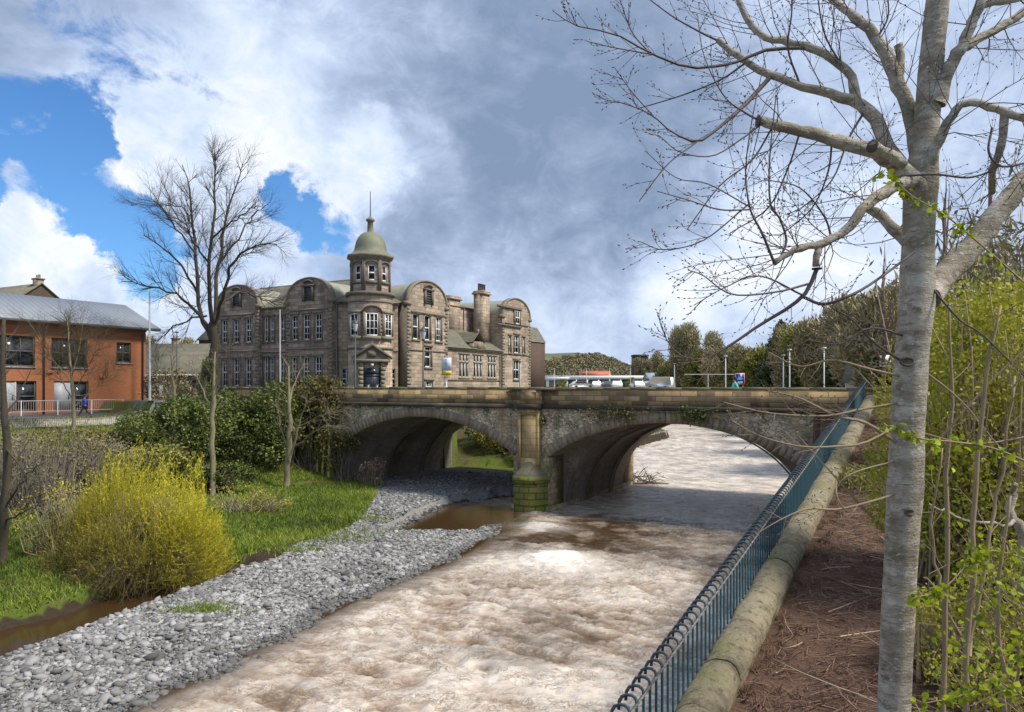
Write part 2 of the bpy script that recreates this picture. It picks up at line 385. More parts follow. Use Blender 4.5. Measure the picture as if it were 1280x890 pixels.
# ground
m, t, b = newmat('bank_soil_and_turf'); ob = t.obj(); z = t.attr()
n1 = t.noise(ob, .6, 8, .65); n2 = t.noise(ob, 6, 6, .7)
soil = t.mix(n2, (.07, .042, .03), (.2, .125, .09)); turf = t.mix(n2, (.045, .075, .012), (.13, .17, .03)); grav = t.mix(t.noise(ob, 9, 5, .7), (.09, .088, .085), (.34, .34, .33))
turf = t.mix(t.mr(n1, .45, .62), turf, t.mix(n2, (.05, .045, .02), (.16, .13, .06)))
wet = t.mix(n2, (.03, .022, .015), (.07, .05, .035))
c = t.mix(t.mr(z, .12, .2), wet, grav); c = t.mix(t.mr(z, .36, .44), c, turf); c = t.mix(t.mr(z, .53, .57), c, wet); c = t.mix(t.mr(z, .66, .74), c, soil)
t.put(b.inputs['Base Color'], c); b.inputs['Roughness'].default_value = .95; b.inputs['Specular IOR Level'].default_value = .1
t.put(b.inputs['Normal'], t.bump(t.noise(ob, 7, 8, .7), .9, .08)); M['ground'] = m
# water
m, t, b = newmat('silty_river_water'); ob = t.obj(); fo = t.attr('foam_sheen'); si = t.attr('tone')
rot = t.new('ShaderNodeMapping'); t.put(rot.inputs[0], ob); rot.inputs['Rotation'].default_value = (0, 0, math.radians(12)); rot.inputs['Scale'].default_value = (.7, 1.35, 1)
p = rot.outputs[0]
tur = t.noise(p, .9, 9, .7, 1.0); tur2 = t.noise(p, 4.0, 8, .74, 1.0)
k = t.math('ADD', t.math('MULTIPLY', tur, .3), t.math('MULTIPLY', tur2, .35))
sz = t.new('ShaderNodeSeparateXYZ'); t.put(sz.inputs[0], ob); k = t.math('ADD', k, t.math('MULTIPLY', t.mr(sz.outputs[2], -.14, .12, 0., 1., False), .36))  # crest highlights and trough shade put into the colour by wave height
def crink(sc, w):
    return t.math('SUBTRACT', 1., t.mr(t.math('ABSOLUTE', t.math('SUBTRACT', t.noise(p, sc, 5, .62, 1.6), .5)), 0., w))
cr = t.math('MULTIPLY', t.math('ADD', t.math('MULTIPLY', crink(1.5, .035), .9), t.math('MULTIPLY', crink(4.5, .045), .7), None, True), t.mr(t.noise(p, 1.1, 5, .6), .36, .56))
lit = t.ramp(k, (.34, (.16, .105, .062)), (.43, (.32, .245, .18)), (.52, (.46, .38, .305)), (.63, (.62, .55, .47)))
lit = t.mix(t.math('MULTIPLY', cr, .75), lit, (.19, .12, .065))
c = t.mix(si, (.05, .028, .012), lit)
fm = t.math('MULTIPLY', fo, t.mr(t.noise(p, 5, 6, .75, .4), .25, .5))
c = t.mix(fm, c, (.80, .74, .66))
t.put(b.inputs['Base Color'], c)
t.put(b.inputs['Roughness'], t.mr(fm, 0., 1., .08, .55)); b.inputs['IOR'].default_value = 1.33; b.inputs['Specular IOR Level'].default_value = .5
wv = t.math('ADD', t.math('MULTIPLY', cr, -.5), t.math('MULTIPLY', t.noise(p, 3.2, 8, .68, 1.), 1.)); wv = t.math('ADD', wv, t.math('MULTIPLY', t.noise(p, 12, 6, .7, .6), .22))
bm = t.new('ShaderNodeBump'); t.put(bm.inputs['Height'], wv); t.put(bm.inputs['Strength'], t.math('MULTIPLY', t.attr('rough'), .6)); bm.inputs['Distance'].default_value = .12
t.put(b.inputs['Normal'], bm.outputs[0]); M['water'] = m
m, t, b = newmat('car_paint'); oi = t.new('ShaderNodeObjectInfo')
t.put(b.inputs['Base Color'], oi.outputs['Color']); b.inputs['Roughness'].default_value = .3; b.inputs['Coat Weight'].default_value = .4; M['car'] = m
M['tyre'] = flat('tyre_rubber', (.02, .02, .02), .8)
M['lamp_glass'] = flat('lamp_glass', (.5, .52, .5), .3, .1)
M['skin'] = flat('skin', (.45, .28, .2), .6, .1)
M['hair'] = flat('dark_hair', (.025, .018, .014), .6)
M['blue'] = flat('blue_jacket', (.02, .05, .45), .7, .2)
M['turq'] = flat('turquoise_top', (.08, .62, .55), .7, .15)
M['navy'] = flat('dark_trousers', (.02, .022, .03), .8)
M['shoe'] = flat('shoe', (.03, .03, .03), .6)
M['signblue'] = flat('sign_blue', (.01, .025, .2), .4, .05)
M['signred'] = flat('sign_red', (.62, .1, .04), .4, .05)
M['signcyan'] = flat('sign_light_blue', (.1, .4, .85), .4, .05)
M['yellow'] = flat('yellow_panel', (.75, .55, .02), .5, .08)
M['panel'] = flat('white_panel', (.68, .7, .74), .5, .05)
M['panelink'] = flat('pale_blue_print', (.35, .42, .6), .5, .05)
M['shopwhite'] = flat('white_cladding', (.6, .62, .64), .5, .15, .8)
M['shopglass'] = flat('shop_glazing', (.09, .12, .13), .25, .4, .6)
M['shopred'] = flat('red_orange_roof', (.45, .13, .06), .6, .2)
M['render'] = flat('white_render', (.62, .61, .58), .8, .1)
M['hill'] = None
m, t, b = newmat('hill_pasture'); ob = t.obj()
c = t.mix(t.mr(t.noise(ob, .012, 5, .6), .35, .65), (.09, .105, .045), (.14, .145, .07)); t.put(b.inputs['Base Color'], c); b.inputs['Roughness'].default_value = 1; M['hill'] = m
# ================= LAND, RIVER =================
RX = 16.36                                    # railing line, bridge-local x
def zb(y): return EYE-.60+.109*np.minimum(y, 2.)   # coping level along the wall
Lp = lambda x, y: tuple(l2w(x, y))
toe = [gp(-190, 800, .8), gp(0, 692, .8), gp(100, 652, .8), gp(222, 624, .8), gp(350, 606, .8), gp(428, 597, .8)]
POLY_G = [gp(40, 960, .1), gp(150, 889, .1), gp(265, 839, .1), gp(345, 797, .1), gp(468, 735, .1), gp(561, 700, .1), gp(637, 657, .1), Lp(-1.3, -1), Lp(-1.3, 16), Lp(-16, 16), Lp(-16, -2),
          gp(340, 640, .1), gp(100, 700, .1), gp(-200, 830, .1), gp(-320, 960, .1)]
POLY_C = [gp(-190, 890, .1), gp(0, 823, .1), gp(120, 779, .1), gp(235, 738, .1), gp(292, 712, .1), gp(250, 706, .1), gp(180, 726, .1), gp(100, 756, .1), gp(0, 783, .1), gp(-190, 850, .1)]
POLY_P = [gp(486, 674), gp(545, 671), gp(600, 663), gp(640, 652), gp(652, 620), gp(600, 624), gp(552, 634), gp(518, 648)]
POLY_B = [gp(-190, 838, .2), gp(0, 779, .2), gp(100, 753, .2), gp(180, 723, .2), gp(245, 703, .2), gp(300, 706, .2), gp(345, 691, .2), gp(400, 679, .2), gp(440, 664, .2), gp(462, 640, .2), gp(474, 618, .2), gp(470, 602, .3), gp(440, 588, .8), gp(350, 590, .8), gp(222, 600, .8), gp(100, 625, .8), gp(0, 660, .8), gp(-190, 740, .8)]
POLY_T = toe+[Lp(-15.2, -.1), Lp(-15.2, 13), Lp(-11.5, 14.5), Lp(-3.8, 18.5), Lp(-3.4, 22), Lp(-6.5, 30), Lp(-9.5, 42), Lp(-11, 58), Lp(-20, 74), Lp(-70, 80), Lp(-70, 700), (-500, 900), (-500, 15)]
POLY_R = [Lp(14.4, 13), Lp(12.5, 30), Lp(10, 42), Lp(7.5, 54), Lp(3, 70), Lp(-8, 95), Lp(-25, 108), Lp(-70, 112), Lp(-70, 900), Lp(600, 900), Lp(600, 13)]
def H(X, Y, zone=False):
    X = np.asarray(X, float); Y = np.asarray(Y, float)
    xl, yl = w2l(X, Y)
    n = fbm(X*.8, Y*.8, 3, 4)-.5
    h = np.full(X.shape, -.75); Z = np.full(X.shape, .05)
    dG = sdist(X, Y, POLY_G)+n*.9-np.where(xl > -12, .25, 0)
    hg = np.clip(dG*.2, -.75, .42)+n*.16
    m = dG > -3; h = np.where(m, np.maximum(h, hg), h); Z = np.where(dG > -.3, .25, Z)
    und = np.clip((yl+1)/3, 0, 1)*np.clip((14-yl)/3, 0, 1)          # darker soil under the arch
    dP = sdist(X, Y, POLY_P)+n*1.3
    h = np.where(dP > -.4, np.minimum(h, np.clip(-dP*.5, -.3, .3)), h); Z = np.where(dP > -.15, .1, Z)
    dC = sdist(X, Y, POLY_C)+n*.5+.25
    h = np.where(dC > -.5, np.minimum(h, np.clip(-dC*.6, -.35, .4)), h); Z = np.where(dC > -.1, .6, Z)
    dB = sdist(X, Y, POLY_B)+n*.5
    hb = np.clip(dB*1.6, -.7, .42)+np.clip(dB*.05, 0, .5)+n*.3
    h = np.where(dB > -.3, np.maximum(h, hb), h); Z = np.where(dB > .05, .5, Z)
    dT = sdist(X, Y, POLY_T)
    Z = np.where((dB > -1.2) & (dB <= .12) & (X < -8.8) & (Y < 30), .6, Z)
    top = np.interp(xl, [-60, -36, -25, -15], [4.4, 4.55, 5.6, 5.6])
    top = np.where(yl > 40, top+(6.3-top)*np.clip((yl-40)/20, 0, 1), top)
    lo_ = np.interp(xl, [-36, -33.2], [4.4, 3.75]); low = lo_+(top-lo_)*np.clip((yl+4)/4, 0, 1); top = np.where(yl < 0, np.minimum(top, low), top)
    ht = np.minimum(.8+dT*.34+n*.4*np.clip(dT/3, 0, 1), top)
    flush = (xl < -14.9) & (yl > -.35) & (yl < 14)
    ht = np.where(flush, 5.58, ht)
    inT = (dT > 0) | flush
    h = np.where(inT, np.maximum(h, ht), h); Z = np.where(inT & (dT > .3), np.where(h > 4.2, .5, .55), Z)
    # right bank: slope beside the river wall, then level ground beyond the bridge
    xr = xl-(RX+.35)
    hr = np.where(yl < 1, zb(yl)-.16+.02*n, 5.6)
    hr = hr+np.clip(xr-.4, 0, 2)*.04+np.clip(xr-3.2, 0, 14)*.2+n*.12
    dR = sdist(X, Y, POLY_R)
    hr = np.where(yl > 13, np.minimum(5.6, dR*.9-.2), hr)
    Z = np.where((yl > 11.5) & (xl < -1.2) & (Z < .4) & (Z > .2), .5, Z)
    inR = np.where(yl > 13, dR > -.4, np.where(yl > -.3, xl > 14.2, xl > RX+.12))
    hr = np.where((yl > -.3) & (yl < 13), 5.58, hr)
    h = np.where(inR, hr, h); Z = np.where(inR, np.where((xr < 3.4) & (yl < 1), .85, .5), Z)
    far = (yl > 170)
    h = np.where(far & (h < 4), 4, h)
    return (h, Z) if zone else h
def Hs(x, y): return float(H(np.array([x]), np.array([y]))[0])

def axis(*seg):
    r = []
    for a, b, st in seg: r.append(np.arange(a, b, st))
    return np.concatenate(r+[np.array([seg[-1][1]])])
def grid(xs, ys):
    X, Y = np.meshgrid(xs, ys); nx = len(xs)
    i = np.arange(len(ys)-1)[:, None]*nx+np.arange(nx-1)[None, :]
    return X, Y, np.stack([i, i+1, i+nx+1, i+nx], -1).reshape(-1, 4)
xs = axis((-900, -120, 60), (-120, -50, 4), (-50, -30, .8), (-30, 20, .22), (20, 40, .6), (40, 120, 4), (120, 1200, 60))
ys = axis((-12, 2, 1.), (2, 66, .24), (66, 100, .8), (100, 220, 4), (220, 2000, 60))
X, Y, fq = grid(xs, ys); Hh, Zz = H(X, Y, True)
g = Acc().add(np.stack([X, Y, Hh], -1), fq, Zz.ravel()).obj('ground', M['ground'], smooth=True); tag(g, kind='structure')

# river and pools
xs = axis((-60, -30, 2.), (-30, 16, .09), (16, 24, .3), (24, 120, 1.2)); ys = axis((4, 12, .3), (12, 47, .09), (47, 62, .25), (62, 170, 1.))
X, Y, fq = grid(xs, ys); xl, yl = w2l(X, Y)
hh = H(X, Y)
calm = np.clip(np.maximum(sdist(X, Y, POLY_C), sdist(X, Y, POLY_P))+1.0, 0, 1)
inG = np.clip(-sdist(X, Y, POLY_G)/1.2, 0, 1)                      # 1 in the main river
act = np.maximum(inG*(1-calm), 0)
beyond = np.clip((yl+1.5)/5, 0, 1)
def rid(x, y, s, o=3): return 1-np.abs(2*fbm(x, y, s, o)-1)
u = xl*.9+.6*fbm(X*.5, Y*.5, 31, 2); w = yl
wave = .075*(rid(u*4.8, w*7.5, 23, 2)-.7)+.30*(fbm(u*.45, w*.6, 5, 3)-.5)+.17*(rid(u*.9, w*1.9, 9, 2)-.7)+.14*(rid(u*2.1, w*4.1, 13, 3)-.7)
wave2 = .14*(fbm(u*.8, w*.5, 15, 3)-.5)+.08*(rid(u*1.8, w*1.2, 19, 2)-.7)
amp = act*(1-beyond)
zw = wave*amp*1.0*(1-.5*np.exp(-(((xl-4.6)/4.6)**2+((yl+2.5)/4.0)**2)))+wave2*act*beyond*.9
tip = Lp(-.3, -2.2)
wk = np.exp(-(((xl-6.3)/1.5)**2+((yl+10.2)/1.3)**2))                # standing foam downstream of the pier
wk2 = np.exp(-(((xl-2.6)/1.3)**2+((yl+4.2)/.9)**2))
zw = zw+wk*(.28+.35*(fbm(X*1.6, Y*1.6, 77, 4)-.5))+wk2*.12
bright = beyond*np.clip(.15+1.1*(fbm(u*1.3, w*2.2, 41, 4)-.25), 0, .75)  # sky reflection beyond the bridge, painted as pale water along with the foam
pier_refl = np.exp(-(((xl-4.8)/4.6)**2+((yl+4.0)/5.6)**2)); shore = np.clip(1-np.abs(hh+.08)/.10, 0, 1)*act
foam_sheen = np.clip(1.15*wk+.7*wk2+.5*np.clip((rid(u*.8, w*1.6, 9, 3)-.88)*6, 0, 1)*amp*(1-.9*pier_refl)+.25*shore+bright, 0, 1)
pier_refl = np.exp(-(((xl-4.8)/4.6)**2+((yl+4.0)/5.6)**2)); e2 = np.exp(-(((xl-9.5)/4.0)**2+((yl+2.5)/5.5)**2))               # dark pier and bridge reflections put into the water colour
patch = np.clip((fbm(u*.35, w*.5, 51, 4)-.58)*6, 0, 1)
silt_refl = np.clip(act*(1-np.clip(2.3*pier_refl*(.05+1.5*(fbm(X*.9, Y*.9, 61, 4)-.15)), 0, .97))*(1-.6*e2)*(1-.5*patch*(1-beyond)), 0, 1)
ac = Acc().add(np.stack([X, Y, zw], -1), fq, silt_refl.ravel())
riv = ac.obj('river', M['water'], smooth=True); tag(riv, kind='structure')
for nm, arr in (('foam_sheen', foam_sheen), ('rough', (.05+.75*amp+.5*act*beyond)*(1-.6*pier_refl))):
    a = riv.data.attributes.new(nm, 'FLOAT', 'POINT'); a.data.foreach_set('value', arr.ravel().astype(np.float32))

rng = np.random.default_rng(5)
# pebbles of the gravel bar
def pebbles():
    n = 430000
    X = rng.uniform(-22, 4, n); Y = rng.uniform(11.5, 54, n)
    h, z = H(X, Y, True); px = HX+F*X/Y
    keep = (sdist(X, Y, POLY_G) > -.45) & (h > -.12) & (h < .75) & (z < .4) & (px > -30) & (px < 720)
    dB = sdist(X, Y, POLY_B); keep &= (dB < np.where(X < -9.6, -.5, .35))
    xl_, yl_ = w2l(X, Y)
    keep &= rng.random(n) < np.where(Y < 32, 1, .45)*np.where(yl_ > -1.5, .3, 1)
    X, Y, h = X[keep], Y[keep], h[keep]; n = len(X)
    t = (1+5**.5)/2
    ico = np.array([(-1,t,0),(1,t,0),(-1,-t,0),(1,-t,0),(0,-1,t),(0,1,t),(0,-1,-t),(0,1,-t),(t,0,-1),(t,0,1),(-t,0,-1),(-t,0,1)])/1.9
    fc = np.array([(0,11,5),(0,5,1),(0,1,7),(0,7,10),(0,10,11),(1,5,9),(5,11,4),(11,10,2),(10,7,6),(7,1,8),(3,9,4),(3,4,2),(3,2,6),(3,6,8),(3,8,9),(4,9,5),(2,4,11),(6,2,10),(8,6,7),(9,8,1)])
    s = rng.lognormal(math.log(.031), .6, n).clip(.016, .16)
    S = np.stack([s*rng.uniform(.9, 1.6, n), s*rng.uniform(.7, 1.05, n), s*rng.uniform(.35, .7, n)], -1)
    V = ico[None]*S[:, None, :]*rng.uniform(.8, 1.15, (n, 12, 1))
    tx = rng.normal(0, .3, n); V[..., 2] += V[..., 0]*tx[:, None]
    a = rng.uniform(0, 2*PI, n); c, s_ = np.cos(a)[:, None], np.sin(a)[:, None]
    x = V[..., 0]*c-V[..., 1]*s_; y = V[..., 0]*s_+V[..., 1]*c
    V = np.stack([x+X[:, None], y+Y[:, None], V[..., 2]+h[:, None]+S[:, 2:3]*.35], -1)
    xl, yl = w2l(X, Y)
    tone = rng.beta(2.2, 2.2, n)+.5*(fbm(X*.55, Y*.55, 8, 4)-.5)
    tone = np.where(h < .06, tone*.3, tone*.76)                        # wet stones at the water's edge
    f = (fc[None]+np.arange(n)[:, None, None]*12).reshape(-1, 3)
    o = Acc().add(V.reshape(-1, 3), f, np.repeat(np.clip(tone, 0, 1), 12)).obj('gravel', M['pebble'])
    tag(o, 'grey river pebbles covering the gravel bar beside the brown river', 'gravel', kind='stuff')
pebbles()

def blades(X, Y, z, hgt, wid, lean, tone):
    n = len(X); a = rng.uniform(0, 2*PI, n)
    dx, dy = np.cos(a)*wid, np.sin(a)*wid
    lx, ly = rng.normal(0, lean, n)*hgt, rng.normal(0, lean, n)*hgt
    V = np.stack([np.stack([X-dx, Y-dy, z], -1), np.stack([X+dx, Y+dy, z], -1), np.stack([X+lx, Y+ly, z+hgt], -1)], 1).reshape(-1, 3)
    return V, np.arange(3*n).reshape(n, 3), np.repeat(np.clip(tone, 0, 1), 3)
def meadow():
    n = 430000
    X = rng.uniform(-42, -4, n); Y = rng.uniform(17, 66, n)
    px = HX+F*X/Y; h, z = H(X, Y, True)
    k = (z > .45) & (z < .58) & (Y < 58) & ((h < 1.6) | (rng.random(n) < .6)) & (px > -40) & (px < 520) & (h > .02) & (h < 5.2)
    xl, yl = w2l(X, Y); k &= ~((xl < -36.2) & (xl > -41.5)) & (yl < 1.0)
    X, Y, h = X[k], Y[k], h[k]; n = len(X)
    nn = fbm(X*.5, Y*.5, 21, 4); n2 = fbm(X*.22, Y*.3, 27, 4)
    hg = rng.uniform(.09, .26, n)*(.5+nn*1.1); tone = .02+.5*nn+1.5*(n2-.36)*.7+rng.normal(0, .17, n)
    up_ = sdist(X, Y, POLY_T) > 1.5; tone = np.where(up_, np.where(rng.random(n) < .5, .12, .95)+rng.normal(0, .06, n), tone); hg = np.where(up_, hg*1.5, hg)
    dB = sdist(X, Y, POLY_B); tone = np.where((dB < .9) & (X > -13), tone+.22*rng.random(n), tone)
    a = Acc().add(*blades(X, Y, h-.02, hg, .022+.012*rng.random(n), .55, tone))
    # sparse tufts on the gravel edge
    for (px, py, r, m) in ((258, 763, .5, 500), (405, 672, 1.6, 1400), (370, 690, .8, 500), (440, 650, 1.3, 900), (610, 560, 2.5, 2500)):
        cx, cy = gp(px, py, .4); x = cx+rng.normal(0, r, m); y = cy+rng.normal(0, r*.5, m)
        a.add(*blades(x, y, H(x, y)-.02, rng.uniform(.1, .3, m), np.full(m, .02), .5, .5+rng.normal(0, .2, m)))
    o = a.obj('grass', M['grass']); tag(o, 'bright green grass on the left river bank', 'grass', kind='stuff')
meadow()

def dead_stems():
    a = Acc(); n = 17000
    xl = RX+.62+rng.beta(1.1, 1.3, n)*4.6; yl = -rng.uniform(0, 1, n)**.8*31+1
    X, Y = l2w(xl, yl); h = H(X, Y)
    for i in range(n):
        L = rng.uniform(.1, .5)*(1 if rng.random() > .05 else 2.0); d = rng.uniform(0, 2*PI); up = rng.normal(.06, .16)
        c = rng.normal(0, .35); r = rng.uniform(.0025, .007)
        p = []
        for q in (0, .5, 1):
            dd = d+c*q; p.append((X[i]+math.cos(dd)*L*q, Y[i]+math.sin(dd)*L*q, h[i]+.015+max(-.02, up*L*q-(.15*L*q*q if up > 0 else 0))+rng.random()*.05))
        a.tube(p, [r, r*.9, r*.5], 3, float(np.clip(rng.beta(1.8, 2.0)+.3*(fbm(X[i]*.9, Y[i]*.9, 4, 3)-.5), 0, 1)), cap=False)
    for i in range(150):                                            # fallen pale sticks
        xl = RX+.7+rng.random()*3.4; yl = -rng.uniform(4, 30); X_, Y_ = l2w(xl, yl); z = Hs(X_, Y_); d = rng.uniform(0, 2*PI); L = rng.uniform(.4, 1.3); up = rng.uniform(-.02, .16)
        p = [(X_+math.cos(d+.25*q*(i % 3-1))*L*q, Y_+math.sin(d+.25*q*(i % 3-1))*L*q, z+.05+up*L*q) for q in (0, .35, .7, 1)]; a.tube(p, [.008, .007, .005, .002], 5, .85+.15*rng.random())
    for i in range(130):                                            # low weeds against the wall
        xl = RX+.52+abs(rng.normal(0, .22)); yl = -rng.uniform(2, 27); X_, Y_ = l2w(xl, yl); z = Hs(X_, Y_)
        for q in range(16):
            d = rng.uniform(0, 2*PI); L = rng.uniform(.05, .16); a.tube([(X_+rng.normal(0, .05), Y_+rng.normal(0, .05), z), (X_+math.cos(d)*L*.6, Y_+math.sin(d)*L*.6, z+L)], [.006, .001], 3, .3, cap=False)
    o = a.obj('dead_stems', M['stem']); tag(o, 'reddish brown layer of dead stems behind the river wall', 'dead stems', kind='stuff')
dead_stems()
# ================= BRIDGE =================
BR = athing('stone_bridge', 'two-arched stone road bridge crossing the brown river', 'bridge', (P0[0], P0[1], 0), -TH)
ARCH = [(-14.75, -1.42), (.65, 13.98)]; ZS, ZC, W = 2.95, 5.0, 13.0
def face_arc(x0, x1, n=28, off=0.):
    c = (x0+x1)/2; a = (x1-x0)/2; r = ZC-ZS; R = (a*a+r*r)/(2*r); zc = ZC-R; t0 = math.asin(a/R)
    return [(c+(R+off)*math.sin(t), zc+(R+off)*math.cos(t)) for t in np.linspace(-t0, t0, n)]
def spandrel(acc, y):
    """front face above the arches, in vertical strips"""
    zt = 5.62
    def strip(xa, za, xb, zb_):
        acc.poly([(xa, y, za), (xb, y, zb_), (xb, y, zt), (xa, y, zt)])
    prev = -26.
    for x0, x1 in ARCH:
        pts = face_arc(x0, x1, 28, .55)
        inside = [(x, z) for x, z in pts]
        strip(prev, -.9, x0-.36, -.9) if prev < x0 else None
        e = pts[0]
        acc.poly([(x0-.36, y, -.9), (x0, y, -.9), (x0, y, ZS), (e[0], y, e[1]), (x0-.36, y, e[1])]) if False else None
        strip(x0-.36, e[1]-.0, pts[0][0], e[1]) if pts[0][0] > x0-.36 else None
        for (xa, za), (xb, zb_) in zip(pts[:-1], pts[1:]): strip(xa, za, xb, zb_)
        prev = pts[-1][0]
    strip(prev, -.9, 19.0, -.9)
def solid_below(acc, y):
    """masonry beside and below the springings"""
    for x0, x1 in ARCH:
        A = face_arc(x0, x1, 28, 0.)[0]; B = face_arc(x0, x1, 28, .55)
        acc.poly([(B[0][0], y, B[0][1]), (x0, y, ZS), (x0, y, -.9), (x0-.36, y, -.9), (x0-.36, y, B[0][1])])
        acc.poly([(B[-1][0], y, B[-1][1]), (x1, y, ZS), (x1, y, -.9), (x1+.36, y, -.9), (x1+.36, y, B[-1][1])][::-1])
sp = Acc(); zt = 5.62
def face(acc, y):
    cuts = [-26.0]
    prev = -26.0
    for x0, x1 in ARCH:
        B = face_arc(x0, x1, 28, .55)
        acc.poly([(prev, y, -.9), (x0-.5, y, -.9), (x0-.5, y, zt), (prev, y, zt)])
        acc.poly([(x0-.5, y, -.9), (x0, y, -.9), (x0, y, ZS), (B[0][0], y, B[0][1]), (B[0][0], y, zt), (x0-.5, y, zt)])
        for (xa, za), (xb, zb_) in zip(B[:-1], B[1:]): acc.poly([(xa, y, za), (xb, y, zb_), (xb, y, zt), (xa, y, zt)])
        acc.poly([(x1, y, -.9), (x1+.5, y, -.9), (x1+.5, y, zt), (B[-1][0], y, zt), (B[-1][0], y, B[-1][1]), (x1, y, ZS)])
        prev = x1+.5
    acc.poly([(prev, y, -.9), (19., y, -.9), (19., y, zt), (prev, y, zt)])
face(sp, 0.); face(sp, W)
sp.poly([(-26, 0, -.9), (-26, W, -.9), (-26, W, zt), (-26, 0, zt)]); sp.poly([(19, 0, -.9), (19, W, -.9), (19, W, zt), (19, 0, zt)])
# fix: the two face strips between the arches share the pier
sp.obj('spandrel_wall', M['rubble'], BR)
def ring(x0, x1, y0, y1):
    a = Acc(); A = face_arc(x0, x1, 49, 0.); B = face_arc(x0, x1, 49, .55)
    for i in range(48):
        q = .012*((i*7) % 3); o = y0-q
        k = .06
        P = [A[i], B[i], B[i+1], A[i+1]]
        cx = sum(p[0] for p in P)/4; cz = sum(p[1] for p in P)/4
        P = [((p[0]-cx)*.975+cx, (p[1]-cz)*.992+cz) for p in P]
        v = [(p[0], o, p[1]) for p in P]+[(p[0], y1, p[1]) for p in P]
        a.add(v, [(0,1,2,3),(7,6,5,4),(0,4,5,1),(1,5,6,2),(2,6,7,3),(3,7,4,0)])
    return a
for x0, x1 in ARCH: ring(x0, x1, -.025, .35).obj('arch_ring', M['vouss'], BR)
def sect(x0, x1, kind, n=24):
    c = (x0+x1)/2; a = (x1-x0)/2
    if kind == 'face':
        A = face_arc(x0, x1, 2*n+1, 0.)
        # pad with vertical legs so it lofts onto the ellipse
        m = n//3; L = [(x0, z) for z in np.linspace(-.9, ZS, m, endpoint=False)]; R_ = [(x1, z) for z in np.linspace(ZS, -.9, m+1)[1:]]
        body = face_arc(x0, x1, 2*n+1-2*m, 0.)
        return L+body+R_
    P = [(x0, -.9)]
    for t in np.linspace(0, PI, 2*n-1): P.append((c-(a-.12)*math.cos(t), -.1+(ZC-.06+.1)*math.sin(t)**.92))
    return P+[(x1, -.9)]
for x0, x1 in ARCH:
    a = Acc()
    S = [(.02, 'face'), (1.75, 'face'), (2.15, 'in'), (4.3, 'in'), (4.301, 'rib'), (4.8, 'rib'), (4.801, 'in'), (8.3, 'in'), (8.301, 'rib'), (8.8, 'rib'), (8.801, 'in'), (10.9, 'in'), (11.3, 'face'), (W-.02, 'face')]
    rows = []
    for y, k in S:
        p = sect(x0, x1, 'face' if k == 'face' else 'in')
        if k == 'rib':
            c = (x0+x1)/2; p = [(c+(x-c)*.985, z-.09 if z > 3.5 else z) for x, z in p]
        rows.append([(x, y, z) for x, z in p])
    m = len(rows[0]); f = []
    for i in range(len(rows)-1):
        for j in range(m-1): f.append((i*m+j, i*m+j+1, (i+1)*m+j+1, (i+1)*m+j))
    a.add(np.array(rows).reshape(-1, 3), f)
    v = a.obj('vault', M['vault'], BR)
    e = Acc()
    for y in (2.16, 4.3, 4.8, 8.3, 8.8):
        p = sect(x0, x1, 'in'); c = (x0+x1)/2
        e.tube([(c+(x-c)*.985, y, z-.05) for x, z in p[1:-1]], .045, 5)
    e.obj('vault_rib', M['vault_edge'], v, dz=0)
# pier: side blocks below the springing at each end, plinth and cutwater
p = Acc(); p.box(-1.5, .74, -.06, 1.76, -.9, 2.93); p.box(-1.5, .74, W-1.76, W+.06, -.9, 2.93); p.box(-1.6, .84, -.2, W+.2, -.9, .22)
p.obj('pier', M['pier'], BR)
cw = Acc(); k = 9
def nose(r, z0, z1, cx=-.38, cy=-.07): 
    cw.lathe([(r, z0), (r, z1)], (cx, cy), 3, PI, 2*PI)
for i in range(7):
    z0 = -.9+i*.4 if i else -.9; nose(1.13+.02*((i*5) % 3)-(.02*i if i < 5 else .06), z0, min(1.9, z0+.385))
cw.lathe([(1.13, 1.55), (1.19, 1.6), (1.19, 1.86), (1.1, 1.92)], (-.38, -.07), 3, PI, 2*PI)
co = cw.obj('cutwater', M['mossy'], BR)
cap = Acc().lathe([(1.1, 1.9), (.95, 2.1), (.6, 2.4), (.25, 2.66), (.0, 2.8)], (-.38, -.07), 3, PI, 2*PI); cap.obj('cap', M['coping'], co, dz=0)
pl = Acc(); X0, X1 = -1.15, .25
pl.box(X0, X1, -.2, -.001, 1.6, 5.6)
pl.box(X0, X0+.22, -.28, -.2, 1.6, 5.6); pl.box(X1-.22, X1, -.28, -.2, 1.6, 5.6); pl.box(X0+.22, X1-.22, -.28, -.2, 5.25, 5.6); pl.box(X0+.22, X1-.22, -.28, -.2, 1.6, 2.9)
pl.obj('pilaster', M['pilaster'], BR)
s = Acc()
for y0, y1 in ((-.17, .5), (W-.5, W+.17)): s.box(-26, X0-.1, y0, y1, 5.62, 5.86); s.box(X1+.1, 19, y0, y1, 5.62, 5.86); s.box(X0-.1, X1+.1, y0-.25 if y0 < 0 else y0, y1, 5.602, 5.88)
s.obj('string_course', M['string'], BR)
